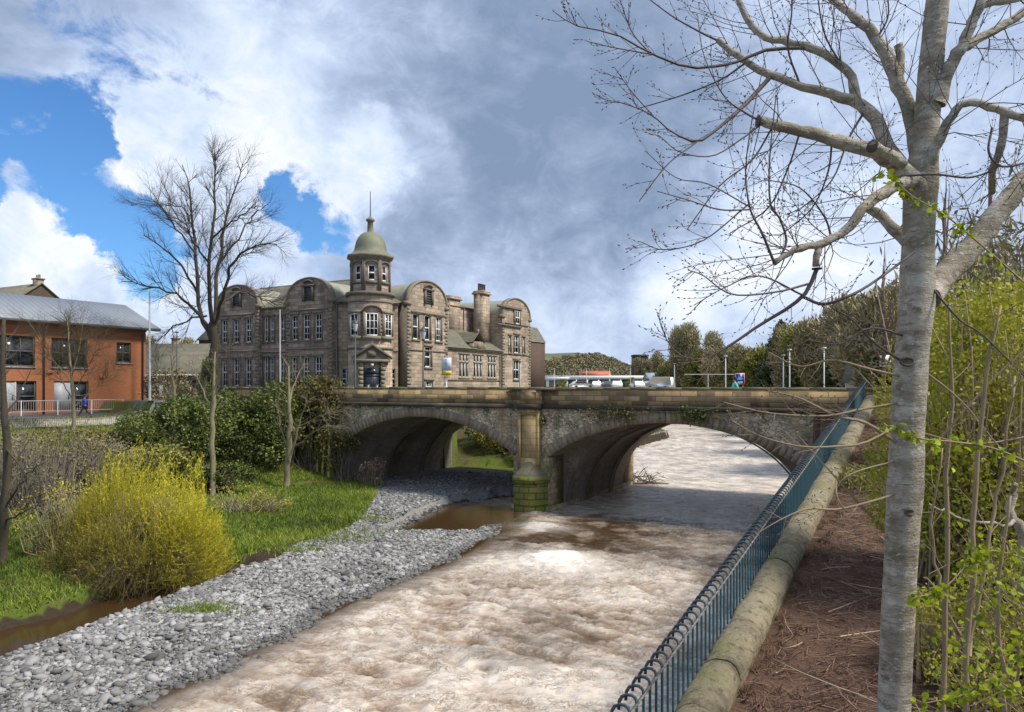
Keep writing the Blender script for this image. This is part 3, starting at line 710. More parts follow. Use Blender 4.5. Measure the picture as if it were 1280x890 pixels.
for y0, y1 in ((-.02, .40), (W-.40, W+.02)):
    q = Acc(); q.box(-26, X0-.05, y0, y1, 5.86, 6.66); q.box(X1+.05, 19, y0, y1, 5.86, 6.66)
    if y0 < 0: q.box(X0-.05, X1+.05, -.24, .42, 5.88, 6.66)
    else: q.box(X0-.05, X1+.05, y0, y1, 5.88, 6.66)
    o = q.obj('parapet', M['parapet'], BR)
    if y0 < 0:
        Acc().box(X0+.2, X1-.2, -.262, -.242, 6.02, 6.55).obj('panel', M['pilaster'], o, dz=0)
    c = Acc(); x = -26.; r = random.Random(3)
    while x < 19:
        w = r.uniform(1.2, 1.6); d = r.uniform(-.008, .008)
        fr = -.34 if (y0 < 0 and x+w > X0-.1 and x < X1+.1) else y0-.09
        c.box(x, min(19, x+w)-.012, fr, y1+.08, 6.66, 6.80+d); x += w
    c.obj('coping', M['coping'], BR)
Acc().box(-26, 19, .42, W-.42, 5.05, 5.56).obj('deck', M['asphalt'], BR)
for y0, y1 in ((.42, 2.3), (W-2.3, W-.42)): Acc().box(-26, 19, y0, y1, 5.56, 5.69).obj('footway', M['paving'], BR)
# weeds growing out of the masonry
def weed(lx, z, sz, n, mat, label, seed, wide=1.):
    r = np.random.default_rng(seed); X, Y = l2w(lx, -.12); o = athing('wall_plant', label, 'plant', (X, Y, z), -TH)
    C = np.stack([r.normal(0, sz*wide, n), -np.abs(r.normal(0, .14, n))-.03, r.normal(0, sz*.45, n)], -1)
    U = r.normal(0, 1, (n, 3)); U /= np.linalg.norm(U, axis=1)[:, None]; Wv = np.cross(U, r.normal(0, 1, (n, 3))); Wv /= np.linalg.norm(Wv, axis=1)[:, None]
    Acc().quads(C, U*.05, Wv*.06, r.random(n)).obj('leaves', M[mat], o, dz=0)
    t = Acc()
    for i in range(14): e = C[i*3 % n]; t.tube([(0, 0, 0), e*.6+np.array([0, -.05, .03]), e], .008, 4)
    t.obj('stems', M['twig_grey'], o, dz=0)
weed(8.9, 5.45, .42, 420, 'ivy', 'green plant rooted in the bridge face above the crown of the right arch', 1, 1.2)
weed(4.6, 5.42, .55, 420, 'bushb', 'thin weeds growing under the string course left of the right arch crown', 2, 1.6)
weed(.45, 5.0, .22, 200, 'ivy', 'narrow strip of ivy hanging beside the yellow pilaster', 3, .3)
# ================= RIVER WALL AND RAILING =================
RW = athing('river_wall', 'long stone retaining wall with mossy rounded coping beside the river', 'wall', (*l2w(RX, 0), 0), -TH)
y0, y1 = -37., 1.2
a = Acc()
for u0, u1 in ((.02, .47),):
    v = [(u0, y0, -1), (u1, y0, -1), (u1, y0, zb(y0)), (u0, y0, zb(y0)), (u0, y1, -1), (u1, y1, -1), (u1, y1, zb(y1)), (u0, y1, zb(y1))]
    a.add(v, [(0,1,2,3),(4,7,6,5),(0,3,7,4),(1,5,6,2),(3,2,6,7),(0,4,5,1)])
a.obj('wall', M['rwall'], RW)
c = Acc(); y = y0; r = random.Random(11); k = 13
while y < y1-.1:
    L = r.uniform(1.0, 1.5); e = min(y+L-.009, y1); dx, dz = r.uniform(-.006, .006), r.uniform(-.006, .006)
    ny = 15; V = []
    for i in range(ny):
        yy = y+(e-y)*i/(ny-1); q = .972 if i in (0, ny-1) else 1.
        for j in range(k):
            t = PI*j/(k-1)
            b_ = .055*(fbm(np.array(yy*2.5), np.array(j*.35), 6, 4)-.5)
            V.append((.25+dx-(.248*q+b_)*math.cos(t), yy, float(zb(yy))-.03+dz+(.23*q+b_)*math.sin(t)**.8))
    f = [(i*k+j, i*k+j+1, (i+1)*k+j+1, (i+1)*k+j) for i in range(ny-1) for j in range(k-1)]
    f2 = [[j for j in range(k)], [(ny-1)*k+j for j in range(k)]]
    c.add(V, f); n0 = c.n-len(V)
    for ff in f2: c.L.append(np.array(ff)+n0); c.C.append(np.array([k]))
    y += L
c.obj('coping', M['rcoping'], RW, smooth=True)
RL = athing('railing', 'blue-green iron railing with hooked bar tops curling towards the river', 'railing', (*l2w(RX, 0), 0), -TH)
HR, SP = .71, .19
yy = np.linspace(-31, 1.2, 120)
a = Acc(); wz = lambda y: float(zb(y))
for i in range(len(yy)-1):
    p, q = yy[i], yy[i+1]
    v = [(x, y, wz(y)+HR+z) for y in (p, q) for x, z in ((-.016, -.03), (.028, -.006), (.028, .006), (-.016, -.018))]
    a.add(v, [(0,1,5,4),(1,2,6,5),(2,3,7,6),(3,0,4,7)])
a.obj('flat_rail', M['railtop'], RL)
slope = .109
def bar_acc(a, y, base):
    z0 = base
    a.tube([(0, y, z0+.03), (0, y, z0+HR-.04)], .0145, 8, .5)
def hoop_pts(y, base):
    K_ = [(0, -.06), (0, .0), (-.014, .035), (-.05, .055), (-.10, .05), (-.15, .022), (-.178, -.03), (-.184, -.11)]
    P, R = [], []
    Q = np.array([(x, y, base+HR+z) for x, z in K_])
    return [tuple(p) for p in Q]
NB = int(31/SP)
proto = None
for i in range(100):
    y = -30.9+.02+i*SP
    if proto is None:
        b_ = Acc(); bar_acc(b_, 0, 0); proto = b_.obj('bar', M['rail'], RL, smooth=True, dz=0)
        h_ = Acc().tube(hoop_pts(0, 0), .0165, 8); hp = h_.obj('hooked_top', M['hoop'], proto, smooth=True, dz=0); o = proto
    else:
        o = proto.copy(); COL.objects.link(o); o.parent = RL
        h2 = hp.copy(); COL.objects.link(h2); h2.parent = o
    o.location = (0, y, wz(y))
rest = Acc(); resth = Acc()
for i in range(100, NB+1):
    y = -30.88+i*SP; bar_acc(rest, y, wz(y)); resth.tube(hoop_pts(y, wz(y)), .0125, 5)
ro = rest.obj('distant_bars', M['rail'], RL); tag(ro, kind='stuff')
rh = resth.obj('distant_hooked_tops', M['hoop'], RL); tag(rh, kind='stuff')
# ================= STONE COLLEGE BUILDING ON THE CORNER =================
G = 5.6; C45 = math.sqrt(.5)
MU = athing('college_building', 'large sandstone college building with domed corner turret and round gables', 'building', (-12.2, 62.0, G), -TH)
def quoins(acc, O, d, n, s, side, z0, z1, t0=-.02, t1=.035):
    z = z0; i = 0
    while z+.3 < z1:
        w = .5 if i % 2 else .3
        a, b = (s, s+w) if side > 0 else (s-w, s)
        acc.obox(O, d, n, a, b, t0, t1, z+.015, z+.30); z += .32; i += 1
def surround(acc, O, d, n, a, b, c, e, t=.04, w=.16):
    acc.obox(O, d, n, a-w, a-.003, .003, t, c-.003, e); acc.obox(O, d, n, b+.003, b+w, .003, t, c-.003, e)
    acc.obox(O, d, n, a-w-.04, b+w+.04, .003, t+.05, e+.003, e+.22); acc.obox(O, d, n, a-w-.03, b+w+.03, .003, t+.08, c-.16, c-.006)
def gable(O, d, n, s0, s1, proj, zsh, ztop, wins, mat, trim, roofdepth, louver=True, z0=G, back=None):
    O2 = (O[0]+n[0]*proj, O[1]+n[1]*proj)
    w = Acc(); holes = [x[:4] for x in wins]
    wall_holes(w, O2, d, n, s0, s1, z0, zsh, holes, .25)
    P = lambda s, t, z: (O2[0]+d[0]*s+n[0]*t, O2[1]+d[1]*s+n[1]*t, z)
    for s in (s0, s1): w.poly([P(s, 0, z0), P(s, -roofdepth, z0), P(s, -roofdepth, zsh), P(s, 0, zsh)])
    c = (s0+s1)/2; a = (s1-s0)/2-.22; h = ztop-zsh
    arc = [(c-a*math.cos(t), zsh+h*math.sin(t)**.9) for t in np.linspace(0, PI, 25)]
    w.poly([P(s, .0, z) for s, z in arc][::-1])
    for i in range(24): w.poly([P(arc[i][0], 0, arc[i][1]), P(arc[i+1][0], 0, arc[i+1][1]), P(arc[i+1][0], -.5, arc[i+1][1]), P(arc[i][0], -.5, arc[i][1])])
    o = w.obj('gable_wall', mat, MU)
    t = Acc()
    for i in range(24):                                             # coping of the round gable
        (sa, za), (sb, zb2) = arc[i], arc[i+1]
        f = 1.075
        qa, qb = (c+(sa-c)*f, zsh+(za-zsh)*f), (c+(sb-c)*f, zsh+(zb2-zsh)*f)
        v = [P(sa, .09, za), P(sb, .09, zb2), P(qb[0], .09, qb[1]), P(qa[0], .09, qa[1]), P(sa, -.42, za), P(sb, -.42, zb2), P(qb[0], -.42, qb[1]), P(qa[0], -.42, qa[1])]
        t.add(v, [(0,1,2,3),(7,6,5,4),(3,2,6,7),(0,4,5,1)])
    for s in (s0, s1): t.obox(O2, d, n, s-.18 if s == s0 else s-.5, s+.5 if s == s0 else s+.18, -.5, .12, zsh-.28, zsh+.06)
    t.obox(O2, d, n, s0+.55, s1-.55, .003, .10, zsh-.9, zsh-.72)
    t.obox(O2, d, n, s0+.05, s1-.05, .003, .07, zsh-4.35, zsh-4.2)
    t.obox(O2, d, n, s0, s1, .003, .07, z0, z0+.4)
    quoins(t, O2, d, n, s0, 1, z0+.4, zsh-.4); quoins(t, O2, d, n, s1, -1, z0+.4, zsh-.4)
    for x in wins: surround(t, O2, d, n, *x[:4])
    t.obj('gable_trim', trim, o, dz=G)
    if louver:
        l = Acc(); lc = zsh+h*.36
        for k, q in ((-1, 0), (1, 0)): l.obox(O2, d, n, c+k*.55-.13, c+k*.55+.13, .003, .16, lc-.75, lc+.55)
        l.obox(O2, d, n, c-.8, c+.8, .003, .2, lc+.55, lc+.7)
        A2 = [(c-.62*math.cos(u), lc+.7+.34*math.sin(u)) for u in np.linspace(0, PI, 11)]
        for (sa, za), (sb, z_b) in zip(A2[:-1], A2[1:]): l.add([P(sa, .18, za), P(sb, .18, z_b), P(sb, .18, z_b+.14), P(sa, .18, za+.14), P(sa, .0, za+.14), P(sb, 0, z_b+.14)], [(0,1,2,3),(3,2,5,4)])
        l.poly([P(s, .012, z) for s, z in A2]+[P(c+.62, .012, lc+.7)])
        lo = l.obj('louver_surround', M['trim_dark'], o, dz=G)
        q = Acc().obox(O2, d, n, c-.42, c+.42, .003, .02, lc-.7, lc+.5)
        for i in range(5): q.obox(O2, d, n, c-.42, c+.42, .02, .09, lc-.62+i*.22, lc-.55+i*.22)
        q.obj('louver', M['fascia'], lo, dz=G)
    r = Acc(); f = .93                                              # barrel roof behind the gable
    A3 = [(c-(a+.1)*math.cos(u), zsh-.05+(h-.02)*math.sin(u)**.9) for u in np.linspace(0, PI, 25)]
    for (sa, za), (sb, z_b) in zip(A3[:-1], A3[1:]): r.poly([P(sa, -.42, za), P(sb, -.42, z_b), P(sb, -roofdepth, z_b), P(sa, -roofdepth, za)])
    r.obj('barrel_roof', M['lead'], MU)
    for x in wins: window(MU, O2, d, n, *x)
    return O2
# --- front facade (towards the bridge street)
OL, dL, nL = (-3.0, -.6), (-1, 0), (0, -1)
s_ = lambda x: -3.0-x
wL = []
for c, w in ((-12.2, .62), (-11.45, .62), (-10.05, .62)):
    wL += [(s_(c)-w/2, s_(c)+w/2, 11.0, 13.3, 2, 4), (s_(c)-w/2, s_(c)+w/2, 7.0, 9.5, 2, 4)]
w = Acc(); wall_holes(w, OL, dL, nL, 0, 16.1, G, 14.2, [x[:4] for x in wL], .25)
P2 = lambda s, t, z: (OL[0]+dL[0]*s+nL[0]*t, OL[1]+dL[1]*s+nL[1]*t, z)
w.poly([P2(16.1, 0, G), P2(16.1, -11, G), P2(16.1, -11, 14.2), P2(16.1, -5.5, 17.1), P2(16.1, 0, 14.2)]); w.poly([P2(0, -11, G), P2(16.1, -11, G), P2(16.1, -11, 14.2), P2(0, -11, 14.2)])
o = w.obj('front_wall', M['ashlar_dark'], MU)
t = Acc(); t.obox(OL, dL, nL, -.2, 16.2, .003, .16, 14.0, 14.22); t.obox(OL, dL, nL, .05, 16.1, .003, .08, 9.95, 10.12); t.obox(OL, dL, nL, 0, 16.1, .003, .06, G, 6.0)
for x in wL: surround(t, OL, dL, nL, *x[:4])
t.obj('cornice', M['trim_dark'], o, dz=G)
for x in wL: window(MU, OL, dL, nL, *x)
def trip(cs, w, z): return [(s_(c)-w/2, s_(c)+w/2, z[0], z[1], 2, z[2]) for c in cs]
gable(OL, dL, nL, .45, 6.15, .4, 14.5, 16.45, trip((-8.05, -6.6, -5.15), .82, (11.0, 13.3, 4))+trip((-8.05, -6.6, -5.15), .82, (6.85, 9.5, 4)), M['ashlar_dark'], M['trim'], 5.6)
gable(OL, dL, nL, 9.75, 15.8, .4, 14.5, 16.45, trip((-17.6, -15.9, -14.2), .82, (11.0, 13.3, 4))+trip((-17.6, -15.9, -14.2), .82, (6.85, 9.5, 4)), M['ashlar_dark'], M['trim'], 5.6)
# --- flank facade (towards the river)
OR, dR, nR = (.6, 3.0), (0, 1), (1, 0)
gable(OR, dR, nR, .3, 6.5, .8, 14.4, 16.5, [(1.1, 2.0, 11.1, 13.4, 1, 2), (2.85, 3.75, 11.1, 13.4, 1, 2), (4.6, 5.5, 11.1, 13.4, 3, 4), (2.9, 3.9, 8.6, 10.5, 1, 2), (3.0, 4.1, 6.2, 7.35, 3, 2)], M['ashlar'], M['trim'], 7.0)
d0 = Acc(); d0.obox(OR, dR, nR, .3-.012, .3-.002, -.5, .78, G, 14.2); d0.obj('shaded_return', M['trim_dark'], MU)  # dark sheet painting the shade on the left return of the gable
wing = []
for c in (10.3, 12.95, 15.75):
    for k in (-1, 0, 1): wing.append((c-.22+k*.62-.0, c+.22+k*.62, 9.35, 10.05, 1, 1)); wing.append((c-.22+k*.62, c+.22+k*.62, 7.75, 9.2, 1, 1))
w = Acc(); wall_holes(w, OR, dR, nR, 6.5, 17.6, G, 10.55, [x[:4] for x in wing], .2, .15)
o = w.obj('wing_wall', M['ashlar'], MU)
t = Acc(); t.obox(OR, dR, nR, 6.5, 17.6, .153, .36, 10.5, 10.7); t.obox(OR, dR, nR, 6.5, 17.6, .153, .22, 7.4, 7.52); t.obox(OR, dR, nR, 6.5, 17.6, .153, .21, G, 6.3)
for c in (10.3, 12.95, 15.75): t.obox(OR, dR, nR, c-1.05, c+1.05, .153, .22, 10.08, 10.24); t.obox(OR, dR, nR, c-1.0, c+1.0, .153, .24, 7.58, 7.72); t.obox(OR, dR, nR, c-.9, c+.9, .153, .2, 9.2+.02, 9.33)
quoins(t, OR, dR, nR, 7.0, 1, G+.7, 10.3, .153, .19)
o2 = t.obj('wing_trim', M['trim'], o, dz=G)
for x in wing: window(MU, OR, dR, nR, *x[:4], 1, 1, t=.09, fw=.05)
r = Acc(); PR = lambda s, tt, z: (OR[0]+dR[0]*s+nR[0]*tt, OR[1]+dR[1]*s+nR[1]*tt, z)
r.poly([PR(6.5, .45, 10.68), PR(17.6, .45, 10.68), PR(17.6, -3, 12.95), PR(6.5, -3, 12.95)])
r.obj('wing_roof', M['slate'], MU)
dm = Acc()                                                         # pedimented dormer over the middle windows
c = 12.95; dm.obox(OR, dR, nR, c-.8, c+.8, -.3, .3, 10.6, 11.5)
dm.add([PR(c-1.1, .34, 11.5), PR(c+1.1, .34, 11.5), PR(c, .34, 12.5), PR(c-1.1, -.4, 11.5), PR(c+1.1, -.4, 11.5), PR(c, -.4, 12.5)], [(0,1,2,2),(3,5,4,4),(0,2,5,3),(1,4,5,2)])
dm.obox(OR, dR, nR, c-.35, c+.35, .302, .36, 10.8, 11.35)
for k in (-1, 1): dm.obox(OR, dR, nR, c+k*1.15-.18, c+k*1.15+.18, -.2, .34, 10.65, 11.25)
dm.obox(OR, dR, nR, c-.12, c+.12, -.05, .25, 12.4, 12.8)
do = dm.obj('dormer', M['trim'], MU)
rr = Acc(); rr.poly([PR(c-1.25, .3, 11.4), PR(c, .3, 12.55), PR(c, -4.2, 12.55), PR(c-1.25, -2.2, 11.4)]); rr.poly([PR(c+1.25, .3, 11.4), PR(c, .3, 12.55), PR(c, -4.2, 12.55), PR(c+1.25, -2.2, 11.4)])
rr.obj('dormer_roof', M['slate'], do, dz=G)
gable(OR, dR, nR, 17.6, 24.1, .35, 14.7, 16.75, [(19.0, 19.5, 10.6, 12.5, 1, 2), (20.2, 21.4, 10.6, 12.7, 2, 3), (22.2, 22.7, 10.6, 12.5, 1, 2), (20.1, 21.5, 7.6, 9.8, 2, 2)], M['ashlar'], M['trim'], 8.0, louver=False)
OB = (OR[0]+.35, OR[1])
f = window(MU, OB, dR, nR, 20.35, 21.35, 13.9, 15.4, 2, 2, t=.06); t = Acc(); t.obox(OB, dR, nR, 20.1, 20.34, .003, .14, 13.7, 15.5); t.obox(OB, dR, nR, 21.36, 21.6, .003, .14, 13.7, 15.5); t.obox(OB, dR, nR, 16.45, 21.75, .003, .2, 15.5, 15.75); t.obox(OB, dR, nR, 16.45, 21.75, .003, .2, 13.5, 13.7); t.obj('window_surround', M['trim_dark'], MU)
# rear block, end block, chimneys
w = Acc(); w.obox(OR, dR, nR, 9.0, 18.6, -9, -3.0, G, 15.4); w.obj('rear_block', M['ashlar_dark'], MU)
r = Acc(); r.poly([PR(8.9, -2.8, 15.42), PR(18.7, -2.8, 15.42), PR(18.7, -6, 16.3), PR(8.9, -6, 16.3)]); r.poly([PR(8.9, -9.1, 15.42), PR(18.7, -9.1, 15.42), PR(18.7, -6, 16.3), PR(8.9, -6, 16.3)]); r.obj('rear_roof', M['slate'], MU)
w = Acc(); w.obox(OR, dR, nR, 24.1, 29.2, -6, -.35, G, 12.2); w.obj('end_block', M['brick_wall'], MU)
r = Acc(); a0, a1 = 24.1, 29.3; b0, b1 = -6.1, -.25
r.add([PR(a0, b0, 12.2), PR(a1, b0, 12.2), PR(a1, b1, 12.2), PR(a0, b1, 12.2), PR(a0, b0+.9, 14.1), PR(a1-.7, b0+.9, 14.1), PR(a1-.7, b1-.9, 14.1), PR(a0, b1-.9, 14.1)], [(0,1,5,4),(1,2,6,5),(2,3,7,6),(3,0,4,7),(4,5,6,7)])
r.obj('end_roof', M['slate'], MU)
def chimney(s0, s1, t0, t1, z0, z1, pots):
    a = Acc(); a.obox(OR, dR, nR, s0, s1, t0, t1, z0, z1); a.obox(OR, dR, nR, s0-.15, s1+.15, t0-.15, t1+.15, z1, z1+.22); a.obox(OR, dR, nR, s0-.05, s1+.05, t0-.05, t1+.05, z1+.22, z1+.4)
    o = a.obj('chimney', M['ashlar'], MU)
    for i in range(pots):
        s = s0+(s1-s0)*(i+.5)/pots; p = Acc(); p.lathe([(.13, z1+.4), (.17, z1+.5), (.14, z1+.6), (.13, z1+1.15), (.17, z1+1.2), (.1, z1+1.2)], (OR[0]+nR[0]*(t0+t1)/2, OR[1]+s), 10)
        p.obj('chimney_pot', M['brick_wall'], o, dz=G)
chimney(12.2, 14.2, -3.9, -2.9, 12, 16.1, 0); chimney(15.9, 17.3, -2.3, -1.1, 11, 16.9, 4)
for (s, tt, z0, z1) in ((6.75, .25, G, 14), (17.35, .28, G, 10.4), (24.25, .0, G, 12), (14.9, -2.9, 12.9, 15.4)): Acc().tube([(*PR(s, tt, 0)[:2], z0), (*PR(s, tt, 0)[:2], z1)], .06, 6).obj('downpipe', M['trim_dark'], MU)
Acc().tube([(-3.15, -.75, G), (-3.15, -.75, 14)], .07, 6).obj('downpipe', M['trim_dark'], MU)
# --- main roofs
r = Acc(); rz = 17.15
r.poly([P2(-.3, .3, 14.2), P2(16.3, .3, 14.2), P2(16.3, -5.5, rz), P2(2.6, -5.5, rz)]); r.poly([P2(16.3, -11.3, 14.2), P2(-.3, -11.3, 14.2), P2(2.6, -5.5, rz), P2(16.3, -5.5, rz)]); 
r.poly([P2(-.3, .3, 14.2), P2(2.6, -5.5, rz), P2(-.3, -11.3, 14.2)])
r.poly([P2(-.3, .3, 14.2), P2(-3.9, -3.2, 14.2), P2(-3.9, -8, 15.6), P2(2.6, -5.5, rz)])
r.add([P2(16.4, -5.5, rz+.06), P2(2.6, -5.5, rz+.06), P2(2.6, -5.3, rz-.06), P2(16.4, -5.3, rz-.06)], [(0,1,2,3)])
r.obj('slate_roof', M['slate'], MU)
# --- chamfer and turret
OC, dC, nC = (-3.0, -.6), (C45, C45), (C45, -C45); LC = 3.6*math.sqrt(2)
w = Acc(); wall_holes(w, OC, dC, nC, 0, LC, G, 14.3, [(.22, .62, 6.6, 8.4), (LC-.62, LC-.22, 6.6, 8.4)], .2); o = w.obj('corner_wall', M['ashlar'], MU)
t = Acc(); t.obox(OC, dC, nC, -.1, LC+.1, .003, .14, 14.05, 14.32); t.obox(OC, dC, nC, 0, LC, .003, .08, 9.95, 10.1); t.obj('cornice', M['trim'], o, dz=G)
for a in (.22, LC-.62): window(MU, OC, dC, nC, a, a+.4, 6.6, 8.4, 1, 4, fw=.06)
R0 = 1.88; tu = Acc(); tu.lathe([(R0+.08, G), (R0+.08, 6.5), (R0, 6.55), (R0, 14.5)], k=48); T0 = tu.obj('turret', M['ashlar'], MU, smooth=True)
t = Acc()
for z, q, h in ((9.95, .1, .16), (13.9, .06, .12), (14.5, .22, .3), (6.4, .14, .16)): Acc().lathe([(R0, z), (R0+q, z+.02), (R0+q, z+h), (R0-.1, z+h+.06)], k=48).obj('turret_band', M['trim_dark'], T0, dz=G)
def face_on(ang, r): # tangent frame on the turret; ang 0 = towards the corner
    c, s = math.cos(ang), math.sin(ang)
    n = (C45*c+C45*s, -C45*c+C45*s); d = (-n[1], n[0]); return (n[0]*r, n[1]*r), d, n
for ang in (-.80, 0., .80):
    Q = Acc()
    O, d, n = face_on(ang, R0)
    a, b = (-.52, .52) if ang == 0 else (-.45, .45)
    window(T0, O, d, n, a, b, 11.05, 12.95, 3 if ang == 0 else 2, 3, t=.06)
    Q.obox(O, d, n, a-.2, a-.003, -.2, .12, 10.95, 13.05); Q.obox(O, d, n, b+.003, b+.2, -.2, .12, 10.95, 13.05); Q.obox(O, d, n, a-.25, b+.25, -.2, .16, 10.78, 11.04)
    if ang:
        Q.obox(O, d, n, a-.22, b+.22, -.2, .16, 12.96, 13.2)
    else:
        A2 = [(-.85*math.cos(u), 12.96+.55*math.sin(u)) for u in np.linspace(0, PI, 13)]
        for (sa, za), (sb, z_b) in zip(A2[:-1], A2[1:]):
            V = [(O[0]+d[0]*s+n[0]*tt, O[1]+d[1]*s+n[1]*tt, z) for tt in (.22, -.2) for s, z in ((sa, za), (sb, z_b), (sb, z_b+.18), (sa, za+.18))]
            Q.add(V, [(0,1,2,3),(3,2,6,7),(0,4,5,1)])
    Q.obj('window_surround', M['trim'], T0, dz=G)
for ang in (-.42, .42):
    O, d, n = face_on(ang, R0); Q = Acc()
    for i in range(6): Q.obox(O, d, n, -.2, .2, -.1, .07+.03*(i % 2), 11.0+i*.33, 11.0+i*.33+.29)
    Q.obj('block_pilaster', M['trim'], T0, dz=G)
O, d, n = face_on(0, R0); Q = Acc()
for k in (-1, 1):
    for i in range(9):
        w2 = .42 if i % 2 else .32; a = .72 if k > 0 else -.72-w2
        Q.obox(O, d, n, a, a+w2, -.6, .24, G+i*.36, G+i*.36+.33)
Q.obox(O, d, n, -1.5, 1.5, -.6, .36, 8.86, 9.1)
Q.obj('door_surround', M['trim'], T0, dz=G)
pd = Acc()
for k in (-1, 1):
    V = [(O[0]+d[0]*s+n[0]*tt, O[1]+d[1]*s+n[1]*tt, z) for tt in (-.4, .42) for s, z in ((k*1.65, 9.1), (k*1.65, 9.3), (0, 10.45), (0, 10.2))]
    pd.add(V, [(0,1,2,3),(7,6,5,4),(1,5,6,2),(0,3,7,4),(0,4,5,1)])
V = [(O[0]+d[0]*s+n[0]*.22, O[1]+d[1]*s+n[1]*.22, z) for s, z in ((-1.5, 9.1), (1.5, 9.1), (0, 10.3))]; pd.poly(V)
pd.obox(O, d, n, -.35, .35, .22, .3, 9.3, 9.8)
pd.obj('pediment', M['trim_dark'], T0, dz=G)
dr = Acc(); dr.obox(O, d, n, -.7, .7, -.3, .12, G+.25, 8.35); dr.obox(O, d, n, -.015, .015, .12, .15, G+.25, 7.7); dr.obox(O, d, n, -.7, .7, .12, .16, 7.7, 7.8)
for k in (-.36, .36): dr.obox(O, d, n, k-.22, k+.22, .12, .14, 6.1, 7.0); 
D = dr.obj('door', M['doorblue'], T0, dz=G)
Acc().obox(O, d, n, -.62, .62, .125, .14, 7.85, 8.3).obj('fanlight', M['glass'], D, dz=G)
Acc().obox(O, d, n, -.11, .11, .2, .42, 8.5, 8.72).obj('lantern', M['lamp_glass'], T0, dz=G)
st = Acc(); st.obox(O, d, n, -1.3, 1.3, 0, 1.0, G, G+.14); st.obox(O, d, n, -1.1, 1.1, 0, .6, G+.14, G+.27); st.obj('doorstep', M['trim'], T0, dz=G)
# drum, dome
dru = Acc(); RD = 1.72; ap = RD*math.cos(PI/8); hw = RD*math.sin(PI/8)
for k in range(8):
    O, d, n = face_on(k*PI/4, ap)
    wall_holes(dru, O, d, n, -hw, hw, 14.85, 17.6, [(-.3, .3, 15.75, 17.05)], .2)
dru.lathe([(RD-.05, 14.8), (RD-.05, 14.86)], k=8, a0=-PI/4+PI/8-PI/4, a1=-PI/4+PI/8-PI/4+2*PI)
DR = dru.obj('drum', M['ashlar_dark'], MU)
t = Acc()
for k in range(8):
    O, d, n = face_on(k*PI/4, ap)
    if k in (0, 1, 7, 2, 6): window(DR, O, d, n, -.3, .3, 15.75, 17.05, 1, 2, t=-.1, fw=.08)
    t.obox(O, d, n, -hw-.03, -hw+.15, .003, .09, 14.9, 17.55); t.obox(O, d, n, hw-.15, hw+.03, .003, .09, 14.9, 17.55); t.obox(O, d, n, -.46, .46, .003, .12, 15.5, 15.7)
    A2 = [(-.5*math.cos(u), 17.1+.2*math.sin(u)) for u in np.linspace(0, PI, 7)]
    for (sa, za), (sb, z_b) in zip(A2[:-1], A2[1:]):
        V = [(O[0]+d[0]*s+n[0]*tt, O[1]+d[1]*s+n[1]*tt, z) for tt in (.13, .0) for s, z in ((sa, za), (sb, z_b), (sb, z_b+.13), (sa, za+.13))]; t.add(V, [(0,1,2,3),(3,2,6,7),(0,4,5,1)])
t.obj('drum_trim', M['trim_dark'], DR, dz=G)
a8 = -PI/4+PI/8
cn = Acc().lathe([(1.66, 17.5), (1.8, 17.58), (1.85, 17.72), (2.08, 17.8), (2.1, 17.98), (2.0, 18.0)], k=8, a0=a8, a1=a8+2*PI); cn.obj('dome_cornice', M['trim'], DR, dz=G)
dome = Acc().lathe([(2.08, 17.98), (1.85, 18.06), (1.62, 18.22), (1.48, 18.45), (1.42, 18.75), (1.34, 19.1), (1.18, 19.45), (.92, 19.78), (.6, 20.0), (.3, 20.1), (.28, 20.12)], k=8, a0=a8, a1=a8+2*PI)
do = dome.obj('dome', M['copper'], MU)
Acc().lathe([(.3, 20.05), (.26, 20.2), (.24, 21.0), (.36, 21.05), (.38, 21.2), (.2, 21.3), (.1, 21.45), (0, 21.47)], k=16).obj('finial', M['trim'], do, smooth=False, dz=G)
Acc().tube([(0, 0, 21.4), (0, 0, 23.6)], [.05, .03], 6).obj('flagpole', M['poledark'], do, dz=G)

# ================= ORANGE BRICK BUILDING =================
OB = athing('orange_brick_building', 'two-storey orange brick building with grey metal roof', 'building', (-32.3, 63.5, 4.3), -TH)
O0, dO, nO = (0, 0), (0, -1), (1, 0)
hol = [(1.35, 2.65, 8.85, 10.6, 2, 2), (5.1, 7.9, 8.35, 10.7, 3, 2), (9.1, 12.0, 8.35, 10.7, 3, 2), (14.6, 17.4, 8.35, 10.7, 3, 2), (19., 22, 8.35, 10.7, 3, 2)]
dh = [(5.0, 7.7, 4.9, 7.25), (9.0, 11.9, 4.9, 7.25), (15, 18, 4.9, 7.25)]
w = Acc(); wall_holes(w, O0, dO, nO, 0, 27, 4.3, 12.0, [h[:4] for h in hol]+dh, .2)
PO = lambda s, t, z: (nO[0]*t+dO[0]*s, nO[1]*t+dO[1]*s, z)
w.poly([PO(0, 0, 4.3), PO(0, -9, 4.3), PO(0, -9, 12), PO(0, -4.5, 14.2), PO(0, 0, 12)]); w.poly([PO(27, 0, 4.3), PO(27, -9, 4.3), PO(27, -9, 12), PO(27, 0, 12)]); w.poly([PO(0, -9, 4.3), PO(27, -9, 4.3), PO(27, -9, 12), PO(0, -9, 12)])
w.obox(O0, dO, nO, 3.75, 4.1, .003, .08, 7.45, 7.8)
W_ = w.obj('wall', M['orange'], OB)
t = Acc().obox(O0, dO, nO, -.0, 27, .003, .05, 4.3, 4.75); t.obj('plinth', M['fascia'], W_, dz=4.3)
for h in hol: window(OB, O0, dO, nO, *h, mf=M['fascia'], fw=.09)
